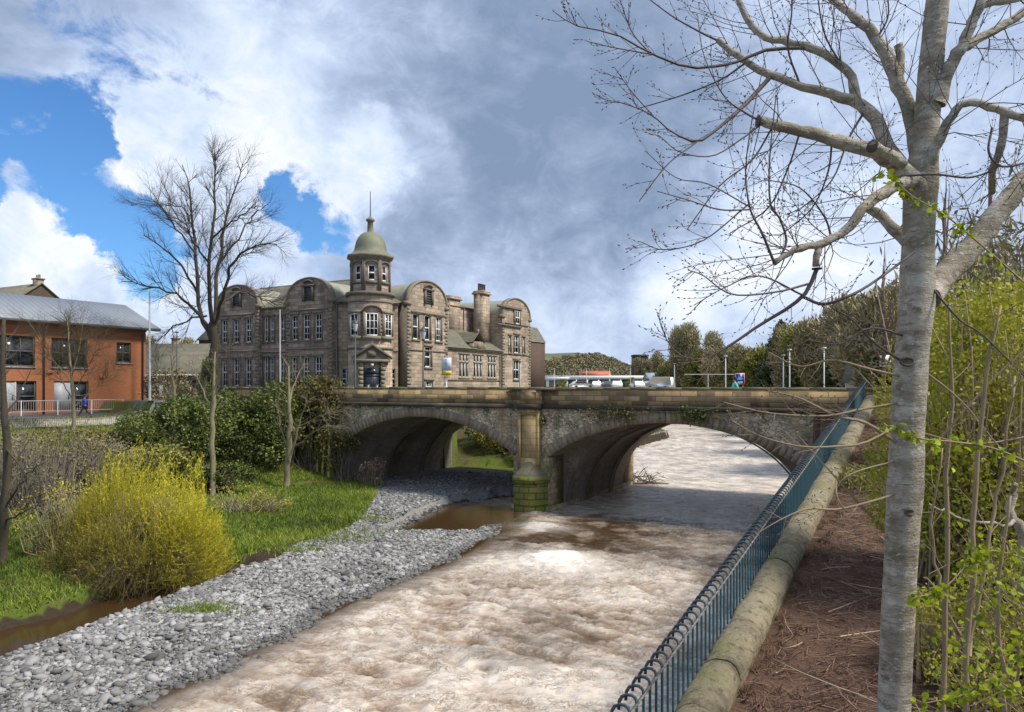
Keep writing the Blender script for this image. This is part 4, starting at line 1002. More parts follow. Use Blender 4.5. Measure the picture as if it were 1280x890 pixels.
for h in dh:
    m_ = (h[0]+h[1])/2
    e = Acc(); e.obox(O0, dO, nO, m_+.05, h[1]-.05, -.16, -.1, 4.95, 7.2); e.obox(O0, dO, nO, m_-.05, m_+.05, -.16, -.06, 4.95, 7.2); D = e.obj('door', M['doorgrey'] , OB)
    Acc().obox(O0, dO, nO, m_+.15, m_+.2, -.1, -.05, 5.8, 6.2).obj('handle', M['poledark'], D, dz=4.3)
    window(OB, O0, dO, nO, h[0], m_-.05, 4.95, 7.2, 1, 2, mf=M['fascia'], fw=.09)
r = Acc()
for k in (0, 1):
    t0, t1 = (.75, -4.5) if k == 0 else (-9.75, -4.5)
    v = [PO(-.9, t0, 11.95), PO(27.5, t0, 11.95), PO(27.5, t1, 14.35), PO(-.9, t1, 14.35)]; v2 = [(x, y, z-.16) for x, y, z in v]
    r.add(v+v2, [(0,1,2,3),(7,6,5,4),(0,4,5,1),(3,2,6,7),(0,3,7,4),(1,5,6,2)])
r.obj('roof', M['metalroof'], OB)
Acc().obox(O0, dO, nO, -.92, 27.5, .62, .78, 11.7, 11.93).obj('gutter', M['fascia'], OB)
for s_o in (.35, 8.5, 18.2): Acc().tube([(*PO(s_o, .7, 0)[:2], 11.75), (*PO(s_o, .14, 0)[:2], 11.35), (*PO(s_o, .12, 0)[:2], 4.4)], .055, 6).obj('downpipe', M['fascia'], OB)
for h in hol: Acc().obox(O0, dO, nO, h[0]-.06, h[1]+.06, .003, .09, h[2]-.1, h[2]-.005).obj('sill', M['pole'], OB)
# handrail of the entrance ramp
xl, yl = w2l(-32.3, 63.5)
hx, hy = l2w(xl+1.5, yl); HRl = athing('handrail', 'pale metal handrail on the low ramp before the orange brick building', 'handrail', (hx, hy, 4.6), -TH)
t = Acc()
for z in (5.75, 4.95): t.tube([(0, -3.0, z), (0, -16, z)], .028, 6)
t.obj('rail', M['polewhite'], HRl)
for i in range(6): Acc().tube([(0, -3.0-i*2.6, 4.55), (0, -3.0-i*2.6, 5.75)], .03, 6).obj('post', M['polewhite'], HRl)
t = Acc()
for i in range(75): t.tube([(0, -3.15-i*.17, 4.95), (0, -3.15-i*.17, 5.75)], .008, 4)
t.obj('balusters', M['redrail'], HRl)
rp = Acc(); rp.obox((0, 0), (0, -1), (1, 0), 3.0, 17, -1.45, .12, 4.0, 4.62); rp.poly([(0.12, -3, 4.62), (-1.45, -3, 4.62), (-1.45, -.5, 4.35), (.12, -.5, 4.35)]); 
rp.poly([(.12, -3, 4.62), (.12, -.5, 4.35), (.12, -.5, 4.0), (.12, -3, 4.0)])
RP = athing('entrance_ramp', 'dark paved entrance ramp along the orange brick wall', 'ramp', (hx, hy, 4.0), -TH); rp.obj('slab', M['asphalt'], RP)
# ================= OTHER BUILDINGS ON THE LEFT =================
def house(name, label, c, rz, w, d, z0, zw, zr, mw, mr_, wins=(), chim=None, over=.35):
    o = athing(name, label, 'building', (c[0], c[1], z0), rz)
    a = Acc(); wall_holes(a, (-w/2, -d/2), (1, 0), (0, -1), 0, w, z0, zw, [h[:4] for h in wins], .18)
    a.poly([(w/2, -d/2, z0), (w/2, d/2, z0), (w/2, d/2, zw), (w/2, 0, zr), (w/2, -d/2, zw)]); a.poly([(-w/2, -d/2, z0), (-w/2, d/2, z0), (-w/2, d/2, zw), (-w/2, 0, zr), (-w/2, -d/2, zw)]); a.poly([(-w/2, d/2, z0), (w/2, d/2, z0), (w/2, d/2, zw), (-w/2, d/2, zw)])
    a.obj('wall', mw, o)
    for h in wins: window(o, (-w/2, -d/2), (1, 0), (0, -1), *h, fw=.08)
    r = Acc(); s = (zr-zw)/(d/2)
    for k in (-1, 1):
        v = [(-w/2-.2, k*(d/2+over), zw-s*over), (w/2+.2, k*(d/2+over), zw-s*over), (w/2+.2, 0, zr), (-w/2-.2, 0, zr)]; v2 = [(x, y, z+.12) for x, y, z in v]
        r.add(v+v2, [(0,1,2,3),(7,6,5,4),(0,4,5,1),(3,2,6,7),(0,3,7,4),(1,5,6,2)])
    R = r.obj('roof', mr_, o)
    if chim:
        for (x, y, h) in chim:
            q = Acc().box(x-.5, x+.5, y-.35, y+.35, zw, zr+h); q.box(x-.6, x+.6, y-.45, y+.45, zr+h, zr+h+.18)
            for k in (-.25, .25): q.lathe([(.13, zr+h+.18), (.11, zr+h+.6)], (x+k, y), 8)
            q.obj('chimney', M['ashlar_dark'], R, dz=z0)
    return o
p = at(232, 492, 80)
lw = house('low_stone_building', 'low dark stone building with grey roof behind the big bare tree', (-37.2, 83, 0), -math.radians(12), 15, 8, 4.8, 8.4, 11.6, M['ashlar_dark'], M['slate'], [(2.2, 3.4, 5.8, 7.6, 2, 2), (4.5, 5.7, 5.8, 7.6, 2, 2), (10, 11.2, 5.8, 7.6, 2, 2)], over=.5)
g_ = Acc().box(-7.7, 7.7, -4.75, -4.55, 7.93, 8.12); g_.obj('gutter', M['polewhite'], lw)
house('terraced_house', 'dark stone house roof with a chimney rising behind the orange brick building', (-61.2, 87, 0), -math.radians(28), 15, 9, 5, 15.2, 18.7, M['brick_wall'], M['slate'], [(3, 4, 11, 13, 2, 2)], [(6.9, .0, .5)])
house('brown_house', 'small brown house behind the crown of the big bare tree', (-42.5, 112, 0), -math.radians(15), 9, 7, 5, 14.0, 16.5, M['brick_wall'], M['slate'], [(2, 3, 10.5, 12.3, 2, 2)], [(-3, 0, .8)])
house('pale_cottage', 'pale low house glimpsed between the lamp post and the bare tree', (-56, 112, 0), -math.radians(8), 12, 7, 5, 10.5, 13.3, M['ashlar'], M['slate'], [(2, 3.2, 6.5, 8.5, 2, 2), (7, 8.2, 6.5, 8.5, 2, 2)], [(4, 0, .8)])
# ================= SUPERMARKET, CAR PARK =================
SM = athing('retail_store', 'long low white store with glazed front and canopy beyond the car park', 'building', (19.0, 170, 6.3), 0)
w = Acc(); w.box(-11.5, 15.5, 0, 18, 6.3, 9.0); w.obj('wall', M['shopglass'], SM)
Acc().box(-12, 16, -.9, -.1, 8.35, 9.25).obj('fascia', M['shopwhite'], SM)
e = Acc(); e.box(-11, -6, -2.6, -.95, 6.3, 8.3); e.box(-11.3, -5.7, -2.9, -2.6, 8.3, 8.9); e.obj('entrance_porch', M['shopwhite'], SM)
Acc().box(-10.4, -6.6, -2.65, -2.6, 6.6, 8.1).obj('porch_glazing', M['shopglass'], SM)
for i in range(8): Acc().box(-4+i*2.6, -3.75+i*2.6, -.95, -.6, 6.3, 8.3).obj('canopy_post', M['shopwhite'], SM)
Acc().box(-2, 4, 2, 10, 9.0, 9.9).obj('roof_lantern', M['shopred'], SM)
house('grey_retail_unit', 'low grey-roofed shed at the right end of the white store', (33.5, 158, 0), 0, 8, 8, 6.2, 8.3, 9.6, M['shopglass'], M['shopwhite'])
house('red_roofed_shed', 'red-roofed shed above the roof of the white store', (24.5, 215, 0), 0, 9, 8, 6.2, 9.6, 11.2, M['brick_wall'], M['shopred'])
TW = athing('tower_block', 'small brown tower block standing beyond the car park roofs', 'building', (46.5, 262, 6), 0)
w = Acc(); wall_holes(w, (-2.6, -2.6), (1, 0), (0, -1), 0, 5.2, 6, 17.5, [(x, x+.9, z, z+1.2) for x in (.6, 2.1, 3.6) for z in (8, 10.5, 13, 15.3)], .2); w.box(-2.6, 2.6, -2.3, 2.6, 6, 17.5); w.obj('wall', M['brick_wall'], TW)
Acc().box(-2.8, 2.8, -2.8, 2.8, 17.5, 18.1).obj('roof', M['fascia'], TW)
house('white_house', 'white rendered house at the far end of the railing', (31.2, 58, 0), -math.radians(35), 7, 6, 5.2, 7.35, 9.4, M['render'], M['slate'], [(1.2, 1.9, 6.0, 7.0, 1, 2), (3.3, 4.0, 5.5, 7.1, 1, 2)])
# cars
def car(body_col, van=False):
    o = thing('van' if van else 'parked_car', 'x', 'van' if van else 'car')
    if van: prof = [(-2.4, .35), (-2.4, 1.1), (-2.3, 2.15), (1.1, 2.2), (1.75, 1.3), (2.35, 1.05), (2.45, .35)]
    else: prof = [(-2.1, .35), (-2.15, .85), (-1.75, .98), (-1.3, 1.42), (.35, 1.46), (1.05, .98), (1.95, .85), (2.12, .35)]
    a = Acc(); n = len(prof); c = np.mean(prof, axis=0)
    V = []
    for y, s in ((-.88, .97), (-.80, 1.), (.80, 1.), (.88, .97)):
        for x, z in prof: V.append((c[0]+(x-c[0])*s, y*(1 if z < 1.0 else .86), c[1]+(z-c[1])*s))
    f = [(k*n+i, k*n+(i+1) % n, (k+1)*n+(i+1) % n, (k+1)*n+i) for k in range(3) for i in range(n)]
    a.add(V, f); q = a.n-len(V); a.L.append(np.arange(n)+q); a.C.append(np.array([n])); a.L.append(np.arange(n)[::-1]+3*n+q); a.C.append(np.array([n]))
    b_ = a.obj('body', M['car'], o, smooth=False); b_.color = (*body_col, 1)
    g = Acc(); 
    if van: g.add([(1.0, -.79, 1.35), (1.55, -.79, 1.35), (1.1, -.77, 2.0), (.5, -.77, 2.0), (.5, -.79, 1.35)], [(0,1,2,3)]); g.box(1.3, 1.32, -.65, .65, 1.5, 1.9)
    else:
        for y in (-1, 1): g.add([(-1.35, y*.885, 1.0), (.75, y*.885, 1.0), (.25, y*.79, 1.4), (-1.15, y*.79, 1.4)], [(0,1,2,3)])
        g.add([(1.02, -.62, 1.02), (1.02, .62, 1.02), (.42, .58, 1.44), (.42, -.58, 1.44)], [(0,1,2,3)])
    g.obj('windows', M['glass'], o)
    for x in (-1.35, 1.35):
        for y in (-.82, .82):
            w = Acc(); w.tube([(x, y-.1, .32), (x, y+.1, .32)], .32, 14); w.obj('wheel', M['tyre'], o)
    for y in (-.6, .6): Acc().box(2.08 if not van else 2.38, 2.14 if not van else 2.46, y-.15, y+.15, .66, .8).obj('headlight', M['lamp_glass'], o)
    return o
cp = car((.6, .6, .6)); 
def cpos(px, Y, z): q = at(px, 482, Y); return (q.x, Y, z)
cp.location = cpos(727, 131, 6.3); cp.rotation_euler = (0, 0, .25); cp['label'] = 'silver car leftmost in the row before the white store'; cp['group'] = 'cars in the car park'
for ch in cp.children:
    if ch.name.startswith('body'): ch.color = (.62, .64, .66, 1)
for px, Y, rz, colr, lab in ((746, 137, 1.45, (.8, .8, .8), 'white car just right of the leftmost silver car'), (759, 134, 1.6, (.05, .05, .06), 'black car between the white cars in front of the store'),
        (771, 129, 1.5, (.8, .8, .8), 'white car in the middle of the car park row'), (796, 131, 1.7, (.78, .78, .8), 'white car right of the young tree in the car park'),
        (809, 136, 1.5, (.3, .32, .36), 'grey car near the right end of the car park row')):
    dup(cp, cpos(px, Y, 6.3), rz, lab, color=(*colr, 1))
vn_ = car((.72, .73, .74), True); vn_.location = cpos(824, 124, 6.2); vn_.rotation_euler = (0, 0, 2.6); tag(vn_, 'white van at the right end of the car park row', 'van')
# ================= ROADS, POSTS, SIGNS, PEOPLE =================
def drape(name, pts_l, mat, off, nx=60, w=None):
    """ribbon along a bridge-local polyline, laid on the ground"""
    P = np.array(pts_l, float); seg = np.linalg.norm(np.diff(P, axis=0), axis=1); cs = np.concatenate([[0], np.cumsum(seg)])
    t = np.linspace(0, cs[-1], nx); px = np.interp(t, cs, P[:, 0]); py = np.interp(t, cs, P[:, 1])
    tx, ty = np.gradient(px), np.gradient(py); L = np.hypot(tx, ty); nxn, nyn = -ty/L, tx/L
    V = []; m = 9
    for j in range(m):
        q = (j/(m-1)-.5)*w; X, Y = l2w(px+nxn*q, py+nyn*q); V.append(np.stack([X, Y, H(X, Y)+off], -1))
    V = np.stack(V, 1); f = [(i*m+j, i*m+j+1, (i+1)*m+j+1, (i+1)*m+j) for i in range(nx-1) for j in range(m-1)]
    o = Acc().add(V.reshape(-1, 3), f).obj(name, mat); tag(o, kind='structure'); return o
drape('road', [(-26, 6.5), (-34, 6.5), (-60, 6.8)], M['asphalt'], .05, 40, 8)
drape('path', [(-37.4, -30), (-37.6, -10), (-37.2, 0), (-35, 6)], M['asphalt'], .08, 70, 4.0)
drape('pavement', [(-34.6, -30), (-34.8, -10), (-34.4, -1), (-31, 3)], M['paving'], .13, 70, 1.6)
drape('kerb', [(-35.45, -30), (-35.65, -10), (-35.3, -1)], M['paving'], .17, 60, .16)
# thin park fence between the path and the bank
xf, yf = l2w(-33.4, -6); FE = athing('bar_fence', 'low thin dark bar fence at the top of the left bank', 'fence', (xf, yf, Hs(xf, yf)), 0)
fp = [(-33.6, -16), (-33.6, -8), (-33.3, -2), (-32.0, 1.5)]
P = np.array(fp); cs = np.concatenate([[0], np.cumsum(np.linalg.norm(np.diff(P, axis=0), axis=1))])
ts = np.arange(0, cs[-1], .14); bx = np.interp(ts, cs, P[:, 0]); by = np.interp(ts, cs, P[:, 1]); X, Y = l2w(bx, by); hz = H(X, Y)
a = Acc()
for x, y, z in zip(X, Y, hz): a.tube([(x-xf, y-yf, z-.1), (x-xf, y-yf, z+1.05)], .011, 4)
a.obj('bars', M['poledark'], FE)
for q in (.2, .98): Acc().tube(np.stack([X-xf, Y-yf, hz+q], -1)[::6], .016, 5).obj('rail', M['poledark'], FE)
# lamp posts and poles
def pole(name, label, cat, px, Y, ytop, zbase, r0, r1, mat, head=None, group=None):
    q = at(px, ytop, Y); zt = q.z; o = athing(name, label, cat, (q.x, Y, zbase), 0, group)
    Acc().tube([(0, 0, zbase-.1), (0, 0, zbase+1.2), (0, 0, zbase+1.25), (0, 0, zt)], [r0*1.35, r0*1.35, r0, r1], 8).obj('pole', M[mat], o)
    if head == 'arm':
        Acc().tube([(0, 0, zt-.05), (.25, -.1, zt+.12), (.9, -.3, zt+.16)], .03, 6).obj('arm', M[mat], o)
        h = Acc(); h.lathe([(.0, 0), (.12, .02), (.14, .08), (.05, .14), (0, .15)], (0, 0), 10); h.V = [v*np.array([2.2, 1, 1])+np.array([1.1, -.35, zt+.08]) for v in h.V]; h.obj('lamp_head', M['pole'], o)
    elif head == 'lantern':
        l = Acc().lathe([(.10, zt), (.24, zt+.55), (.24, zt+.6)], (0, 0), 6); l.obj('lantern_glass', M['lamp_glass'], o)
        c = Acc().lathe([(.30, zt+.6), (.28, zt+.66), (.1, zt+.85), (.05, zt+.95), (0, zt+.98)], (0, 0), 6); c.lathe([(.05, zt-.15), (.14, zt-.02), (.11, zt+.02)], (0, 0), 8); c.obj('lantern_cap', M['poledark'], o)
    elif head == 'box':
        h = Acc().box(-.13, .13, -.1, .1, zt, zt+.1); h.obj('lamp_head', M[mat], o)
    elif head == 'gantry':
        Acc().tube([(-2.6, 0, zt), (2.9, 0, zt)], .045, 6).obj('crossbar', M[mat], o)
    return o
pole('street_lamp', 'tall grey street lamp beside the orange brick building', 'street lamp', 187, 62, 356, 4.6, .12, .06, 'pole', 'arm')
pole('street_lamp', 'thin dark lamp post before the low stone building', 'street lamp', 221, 66, 416, 4.8, .05, .04, 'poledark', 'box')
pole('lamp_post', 'black lantern post in front of the turret door', 'lamp post', 444, 55, 414, 5.6, .07, .05, 'poledark', 'lantern')
pole('lamp_post', 'black lantern post before the round gable right of the turret', 'lamp post', 529, 54.5, 424, 5.6, .07, .05, 'poledark', 'lantern')
pole('metal_post', 'thin pale post before the left front windows of the college', 'post', 350, 56, 387, 5.6, .06, .04, 'pole')
pole('metal_post', 'short pale post by the right end of the low college wing', 'post', 650, 56, 452, 5.6, .06, .05, 'pole', 'box')
pole('street_lamp', 'white post above the head of the person in turquoise', 'street lamp', 907, 62, 446, 5.6, .05, .04, 'polewhite', 'box')
pole('street_lamp', 'pale post, left one of the close pair right of the blue sign', 'street lamp', 979, 58, 445, 5.6, .06, .05, 'pole', 'box')
pole('street_lamp', 'white post, taller one of the close pair right of the blue sign', 'street lamp', 987, 54, 438, 5.6, .05, .04, 'polewhite', 'box')
pole('street_lamp', 'white post near the right end of the bridge', 'street lamp', 1030, 50, 436, 5.6, .05, .04, 'polewhite', 'box')
pole('street_lamp', 'grey lamp post at the right edge of the car park', 'street lamp', 843, 100, 455, 6, .08, .06, 'pole', 'box')
pole('barrier_post', 'pale height barrier post left of the blue sign', 'barrier', 885, 80, 468, 5.9, .05, .05, 'pole', 'gantry')
for i, (px, lab) in enumerate(((693, 'car park lamp nearest the college building'), (733, 'car park lamp above the silver and white cars'), (762, 'car park lamp in front of the wooded hill'), (788, 'car park lamp left of the tower block'))):
    pole('street_lamp', lab, 'street lamp', px, 150, 461, 6.3, .05, .04, 'polewhite', 'box')
# supermarket sign
q = at(924.5, 473.5, 70); sg = athing('store_sign', 'square blue store sign with orange-red border beyond the bridge', 'sign', (q.x, 70, 6.0), 0)
zc = q.z; hw = .47; hh = .55; k_ = .52
Acc().box(-hw, hw, -.08, .08, zc-hh, zc+hh).obj('border', M['signred'], sg)
Acc().box(-hw+.04, hw-.04, -.1, -.082, zc-hh+.04, zc+hh-.04).obj('white_line', M['panel'], sg)
Acc().box(-hw+.065, hw-.065, -.12, -.102, zc-hh+.065, zc+hh-.065).obj('panel', M['signblue'], sg)
a = Acc()
for k in range(4):
    b_ = (-.5+k*.16)*k_; a.add([(b_+k*.05, -.125, zc-.1), (b_+k*.05+.08, -.125, zc-.1), (.02+k*.01, -.125, zc+.36-.01*k), (-.06+k*.015, -.125, zc+.36-.01*k)], [(0,1,2,3)])
a.add([(-.29, -.127, zc-.08), (.29, -.127, zc-.08), (.21, -.127, zc+.06), (-.21, -.127, zc+.06)], [(0,1,2,3)])
a.obj('emblem', M['signcyan'], sg)
cu = bpy.data.curves.new('lettering', 'FONT'); cu.body = 'ALDI'; cu.size = .23; cu.align_x = 'CENTER'; cu.extrude = .004; cu.offset = .012
to = bpy.data.objects.new('lettering', cu); COL.objects.link(to); dg = bpy.context.evaluated_depsgraph_get(); dg.update()
me = bpy.data.meshes.new_from_object(to.evaluated_get(dg)); COL.objects.unlink(to); bpy.data.objects.remove(to)
lt = bpy.data.objects.new('lettering', me); me.materials.clear(); me.materials.append(M['panel']); COL.objects.link(lt); lt.parent = sg; lt.rotation_euler = (PI/2, 0, 0); lt.location = (0, -.135, zc-.41-6.0)
for x in (-.3, .3): Acc().tube([(x, 0, 6.0), (x, 0, zc-hh)], .04, 6).obj('post', M['pole'], sg)
# street banner sign by the college
q = at(558, 465, 55.5); bs = athing('banner_sign', 'tall white sign with yellow foot on the street by the college', 'sign', (q.x, 55.5, 5.6), -TH)
zt = at(558, 447, 55.5).z; zy = at(558, 463.5, 55.5).z; zb_ = at(558, 469, 55.5).z
Acc().box(-.42, .42, -.05, .05, zy, zt).obj('panel', M['panel'], bs)
Acc().box(-.42, .42, -.05, .05, zb_, zy-.003).obj('yellow_panel', M['yellow'], bs)
a = Acc(); r = random.Random(4); z = zt-.1
while z > zy+.12: a.box(-.1-.06*r.random(), .1+.06*r.random(), -.056, -.052, z-.06, z); z -= .1
a.obj('print', M['panelink'], bs)
Acc().tube([(0, 0, 5.6), (0, 0, zb_)], .06, 8).obj('post', M['polewhite'], bs)
q = at(1107, 451, 44); fs = athing('white_board', 'small white board on a post behind the alder trunk', 'sign', (q.x, 44, 5.6), 0)
Acc().box(-.35, .35, -.03, .03, q.z-.35, q.z+.35).obj('board', M['panel'], fs); Acc().tube([(0, .06, 5.5), (0, .06, q.z+.2)], .04, 6).obj('post', M['pole'], fs)
# green utility cabinets by the orange building
for px, lab in ((184, 'green cabinet at the corner of the orange brick building'), (197, 'green cabinet right of the tall street lamp')):
    q = at(px, 500, 70); X = q.x; z0 = Hs(X, 70); o = athing('utility_cabinet', lab, 'cabinet', (X, 70, z0), -.3)
    a = Acc().box(-.45, .45, -.2, .2, z0+.1, z0+1.45); a.box(-.5, .5, -.25, .25, z0+1.45, z0+1.52); a.box(-.4, .4, -.16, .16, z0-.1, z0+.1); a.obj('body', M['pole'], o)
    Acc().box(-.38, .38, -.215, -.202, z0+.2, z0+1.35).obj('door', M['rail'], o)

def person(label, loc, rz, jacket, trousers, stride, arm):
    o = athing('person', label, 'person', loc, rz)
    def skin(name, joints, edges, mat, parent, sub=2, root=0):
        bm = bmesh.new(); L = bm.verts.layers.skin.verify(); vs = []
        for i, (co, r) in enumerate(joints):
            v = bm.verts.new(co); v[L].radius = (r, r) if np.ndim(r) == 0 else r; v[L].use_root = (i == root); vs.append(v)
        for a_, b_ in edges: bm.edges.new((vs[a_], vs[b_]))
        me = bpy.data.meshes.new(name); bm.to_mesh(me); bm.free(); me.materials.append(mat)
        ob = bpy.data.objects.new(name, me); COL.objects.link(ob); ob.parent = parent
        m1 = ob.modifiers.new('skin', 'SKIN'); m1.use_smooth_shade = True; m2 = ob.modifiers.new('sub', 'SUBSURF'); m2.levels = m2.render_levels = sub
        return ob
    s = stride
    hip = .92; kn = .48
    J = [((0, 0, hip), (.15, .10)), ((0, 0, 1.12), (.13, .09)), ((0, .01, 1.36), (.16, .10)), ((0, 0, 1.47), .055), ((0, -.01, 1.55), .055), ((0, -.02, 1.64), (.078, .095)), ((0, -.01, 1.72), .06),
         ((.18, 0, 1.40), .055), ((.22, arm*.10+.02, 1.14), .042), ((.21, -arm*.05-.12, .92), .03), ((.21, -arm*.08-.2, .84), .035),
         ((-.18, 0, 1.40), .055), ((-.22, -arm*.10+.03, 1.14), .042), ((-.21, arm*.05-.14, .93), .03), ((-.21, arm*.08-.22, .86), .035),
         ((.09, 0, .84), .085), ((.10, -s*.24, kn), .055), ((.10, -s*.42, .09), .038), ((.10, -s*.42-.15, .035), .035),
         ((-.09, 0, .84), .085), ((-.10, s*.10, kn), .055), ((-.10, s*.46, .14), .038), ((-.10, s*.46-.13, .05), .035)]
    E = [(0,1),(1,2),(2,3),(3,4),(4,5),(5,6),(2,7),(7,8),(8,9),(9,10),(2,11),(11,12),(12,13),(13,14),(0,15),(15,16),(16,17),(17,18),(0,19),(19,20),(20,21),(21,22)]
    body = skin('body', J, E, M['skin'], o)
    g = lambda k, r: (J[k][0], r)
    skin('jacket', [g(0, (.18, .13)), g(1, (.17, .125)), g(2, (.19, .13)), ((0, 0, 1.45), .085), g(7, .08), g(8, .064), g(9, .05), g(11, .08), g(12, .064), g(13, .05)], [(0,1),(1,2),(2,3),(2,4),(4,5),(5,6),(2,7),(7,8),(8,9)], jacket, o)
    skin('trousers', [((0, 0, .90), (.155, .11)), g(15, .10), g(16, .072), ((.10, -s*.41, .13), .058), g(19, .10), g(20, .072), ((-.10, s*.445, .17), .058)], [(0,1),(1,2),(2,3),(0,4),(4,5),(5,6)], trousers, o)
    for k in (17, 21): 
        c = J[k][0]; skin('shoe', [((c[0], c[1]+.04, c[2]-.03), .05), ((c[0], c[1]-.08, c[2]-.05), .048), ((c[0], c[1]-.17, c[2]-.055), .036)], [(0,1),(1,2)], M['shoe'], o, 1)
    h = Acc().lathe([(.082, 1.60), (.10, 1.66), (.098, 1.72), (.075, 1.78), (.03, 1.81), (0, 1.815)], (0, .012), 14); h.obj('hair', M['hair'], o, smooth=True, dz=0)
    f = Acc()
    for x in (-.032, .032): f.lathe([(0, 1.655), (.011, 1.66), (.011, 1.672), (0, 1.677)], (x, -.112), 6)
    f.obj('eyes', M['hair'], body, dz=0); n = Acc(); n.add([(-.014, -.11, 1.625), (.014, -.11, 1.625), (0, -.14, 1.625), (0, -.11, 1.665)], [(0,1,2,2),(0,2,3,3),(1,3,2,2)]); n.obj('nose', M['skin'], body, dz=0)
    return o
q = at(106, 523, 54.5); pz = Hs(q.x, 54.5)
person('person in a blue jacket and dark trousers walking past the orange building', (q.x, 54.5, pz+.06), -PI/2+.25, M['blue'], M['navy'], 1., 1.)
X, Y = l2w(10.45, 1.25); pp = person('person in a turquoise top walking behind the bridge parapet', (X, Y, 5.69), -PI/2, M['turq'], M['navy'], .7, .8)
for s in (.93,): pp.scale = (s*1.05, s, s)
# driftwood at the pier and debris
X, Y = l2w(1.25, W+.6); o = athing('driftwood', 'tangle of washed-up branches caught at the far end of the pier', 'driftwood', (X, Y, 0), -TH)
r = np.random.default_rng(8); a = Acc()
for i in range(55):
    p = r.normal(0, .5, 3)*np.array([1.1, .9, .35])+np.array([.2, -.2, .35]); d = r.normal(0, 1, 3)*np.array([1, 1, .5]); d /= np.linalg.norm(d); L = r.uniform(.4, 1.5)
    a.tube([p-d*L/2, p+r.normal(0, .06, 3), p+d*L/2], [.012, .03, .01], 5)
a.tube([(-.2, -1.4, .05), (.7, -.6, .14), (1.9, -.1, .08)], [.09, .08, .04], 7)
a.obj('branches', M['twig_grey'], o)
# ================= TREES AND SHRUBS =================
def unit(v): v = np.asarray(v, float); return v/(np.linalg.norm(v)+1e-12)
def poly_at(P, R, t):
    n = len(P)-1; f = t*n; i = min(int(f), n-1); q = f-i
    return P[i]*(1-q)+P[i+1]*q, R[i]*(1-q)+R[i+1]*q, unit(P[i+1]-P[i])
def smooth_poly(P, R, n):
    """Catmull-Rom resample"""
    P = np.asarray(P, float); R = np.asarray(R, float); m = len(P)
    Q = np.vstack([2*P[0]-P[1], P, 2*P[-1]-P[-2]]); out = []; ro = []
    for u in np.linspace(0, m-1, n):
        i = min(int(u), m-2); t = u-i; a, b, c, d = Q[i], Q[i+1], Q[i+2], Q[i+3]
        out.append(.5*((2*b)+(-a+c)*t+(2*a-5*b+4*c-d)*t*t+(-a+3*b-3*c+d)*t**3)); ro.append(R[i]*(1-t)+R[i+1]*t)
    return np.array(out), np.array(ro)
def branch(rng, p, d, L, r, wander, trop, n=6, tip=.25):
    P = [np.asarray(p, float)]; d = unit(d)
    for i in range(n-1):
        d = unit(d+rng.normal(0, wander, 3)+np.array([0, 0, trop])); P.append(P[-1]+d*L/(n-1))
    return np.array(P), np.linspace(r, r*tip, n)
def sprout(rng, P, R, lv, spec, out, t0=.12):
    """spec: per level (count per metre, length, angle, trop, wander, radius)"""
    if lv >= len(spec): return
    dens, Lr, ang, trop, wan, rr = spec[lv]
    Lp = np.linalg.norm(np.diff(P, axis=0), axis=1).sum(); n = rng.poisson(max(.01, dens*Lp*(1-t0)))
    for _ in range(n):
        t = rng.uniform(t0, 1); p, r, tan = poly_at(P, R, t)
        q = rng.normal(0, 1, 3); q = unit(q-tan*np.dot(q, tan)); a = ang*rng.uniform(.6, 1.35)
        L = Lr*(1-.4*t)*rng.uniform(.5, 1.25)
        b, br = branch(rng, p, tan*math.cos(a)+q*math.sin(a), L, min(r*.7, rr), wan, trop, 6 if L > .5 else 4)
        out.append((lv, b, br)); sprout(rng, b, br, lv+1, spec, out)
def twig_mesh(out, k0=5, k1=3):
    a = Acc()
    for lv, b, r in out: a.tube(b, r, k0 if lv == 0 else k1, cap=False)
    return a
def hexleaves(acc, C, s, rng, tone, droop=.3):
    n = len(C); U = rng.normal(0, 1, (n, 3)); U[:, 2] -= droop; U /= np.linalg.norm(U, axis=1)[:, None]
    W_ = np.cross(U, rng.normal(0, 1, (n, 3))); W_ /= np.linalg.norm(W_, axis=1)[:, None]
    N_ = np.cross(U, W_); s = np.asarray(s).reshape(-1, 1)
    ring_ = [(0, -1., 0), (.72, -.45, .18), (.8, .25, .22), (0, 1.1, -.1), (-.8, .25, .22), (-.72, -.45, .18)]
    V = np.stack([C+s*(W_*a+U*b+N_*c) for a, b, c in ring_], 1).reshape(-1, 3)
    i = np.arange(n)[:, None]*6
    f = np.concatenate([i+np.array([[0, 1, 2, 3]]), i+np.array([[0, 3, 4, 5]])])
    acc.add(V, f, np.repeat(np.clip(tone, 0, 1), 6))
def leafquads(acc, C, s, rng, tone):
    n = len(C); U = rng.normal(0, 1, (n, 3)); U /= np.linalg.norm(U, axis=1)[:, None]
    W_ = np.cross(U, rng.normal(0, 1, (n, 3))); W_ /= np.linalg.norm(W_, axis=1)[:, None]; s = np.asarray(s).reshape(-1, 1)
    acc.quads(C, U*s*.6, W_*s, np.clip(tone, 0, 1))
def px_limb(pts, Z, n=10, dz=0.):
    """limb traced as (px, py, width_px, depth offset) -> 3D centreline and radii at true distances"""
    P = []; R = []
    for p in pts:
        d = Z+(p[3] if len(p) > 3 else 0); P.append(np.array(at(p[0], p[1], d))); R.append(p[2]/2/F*d*(.80 if Z < 12 else 1))
    return smooth_poly(P, R, n)

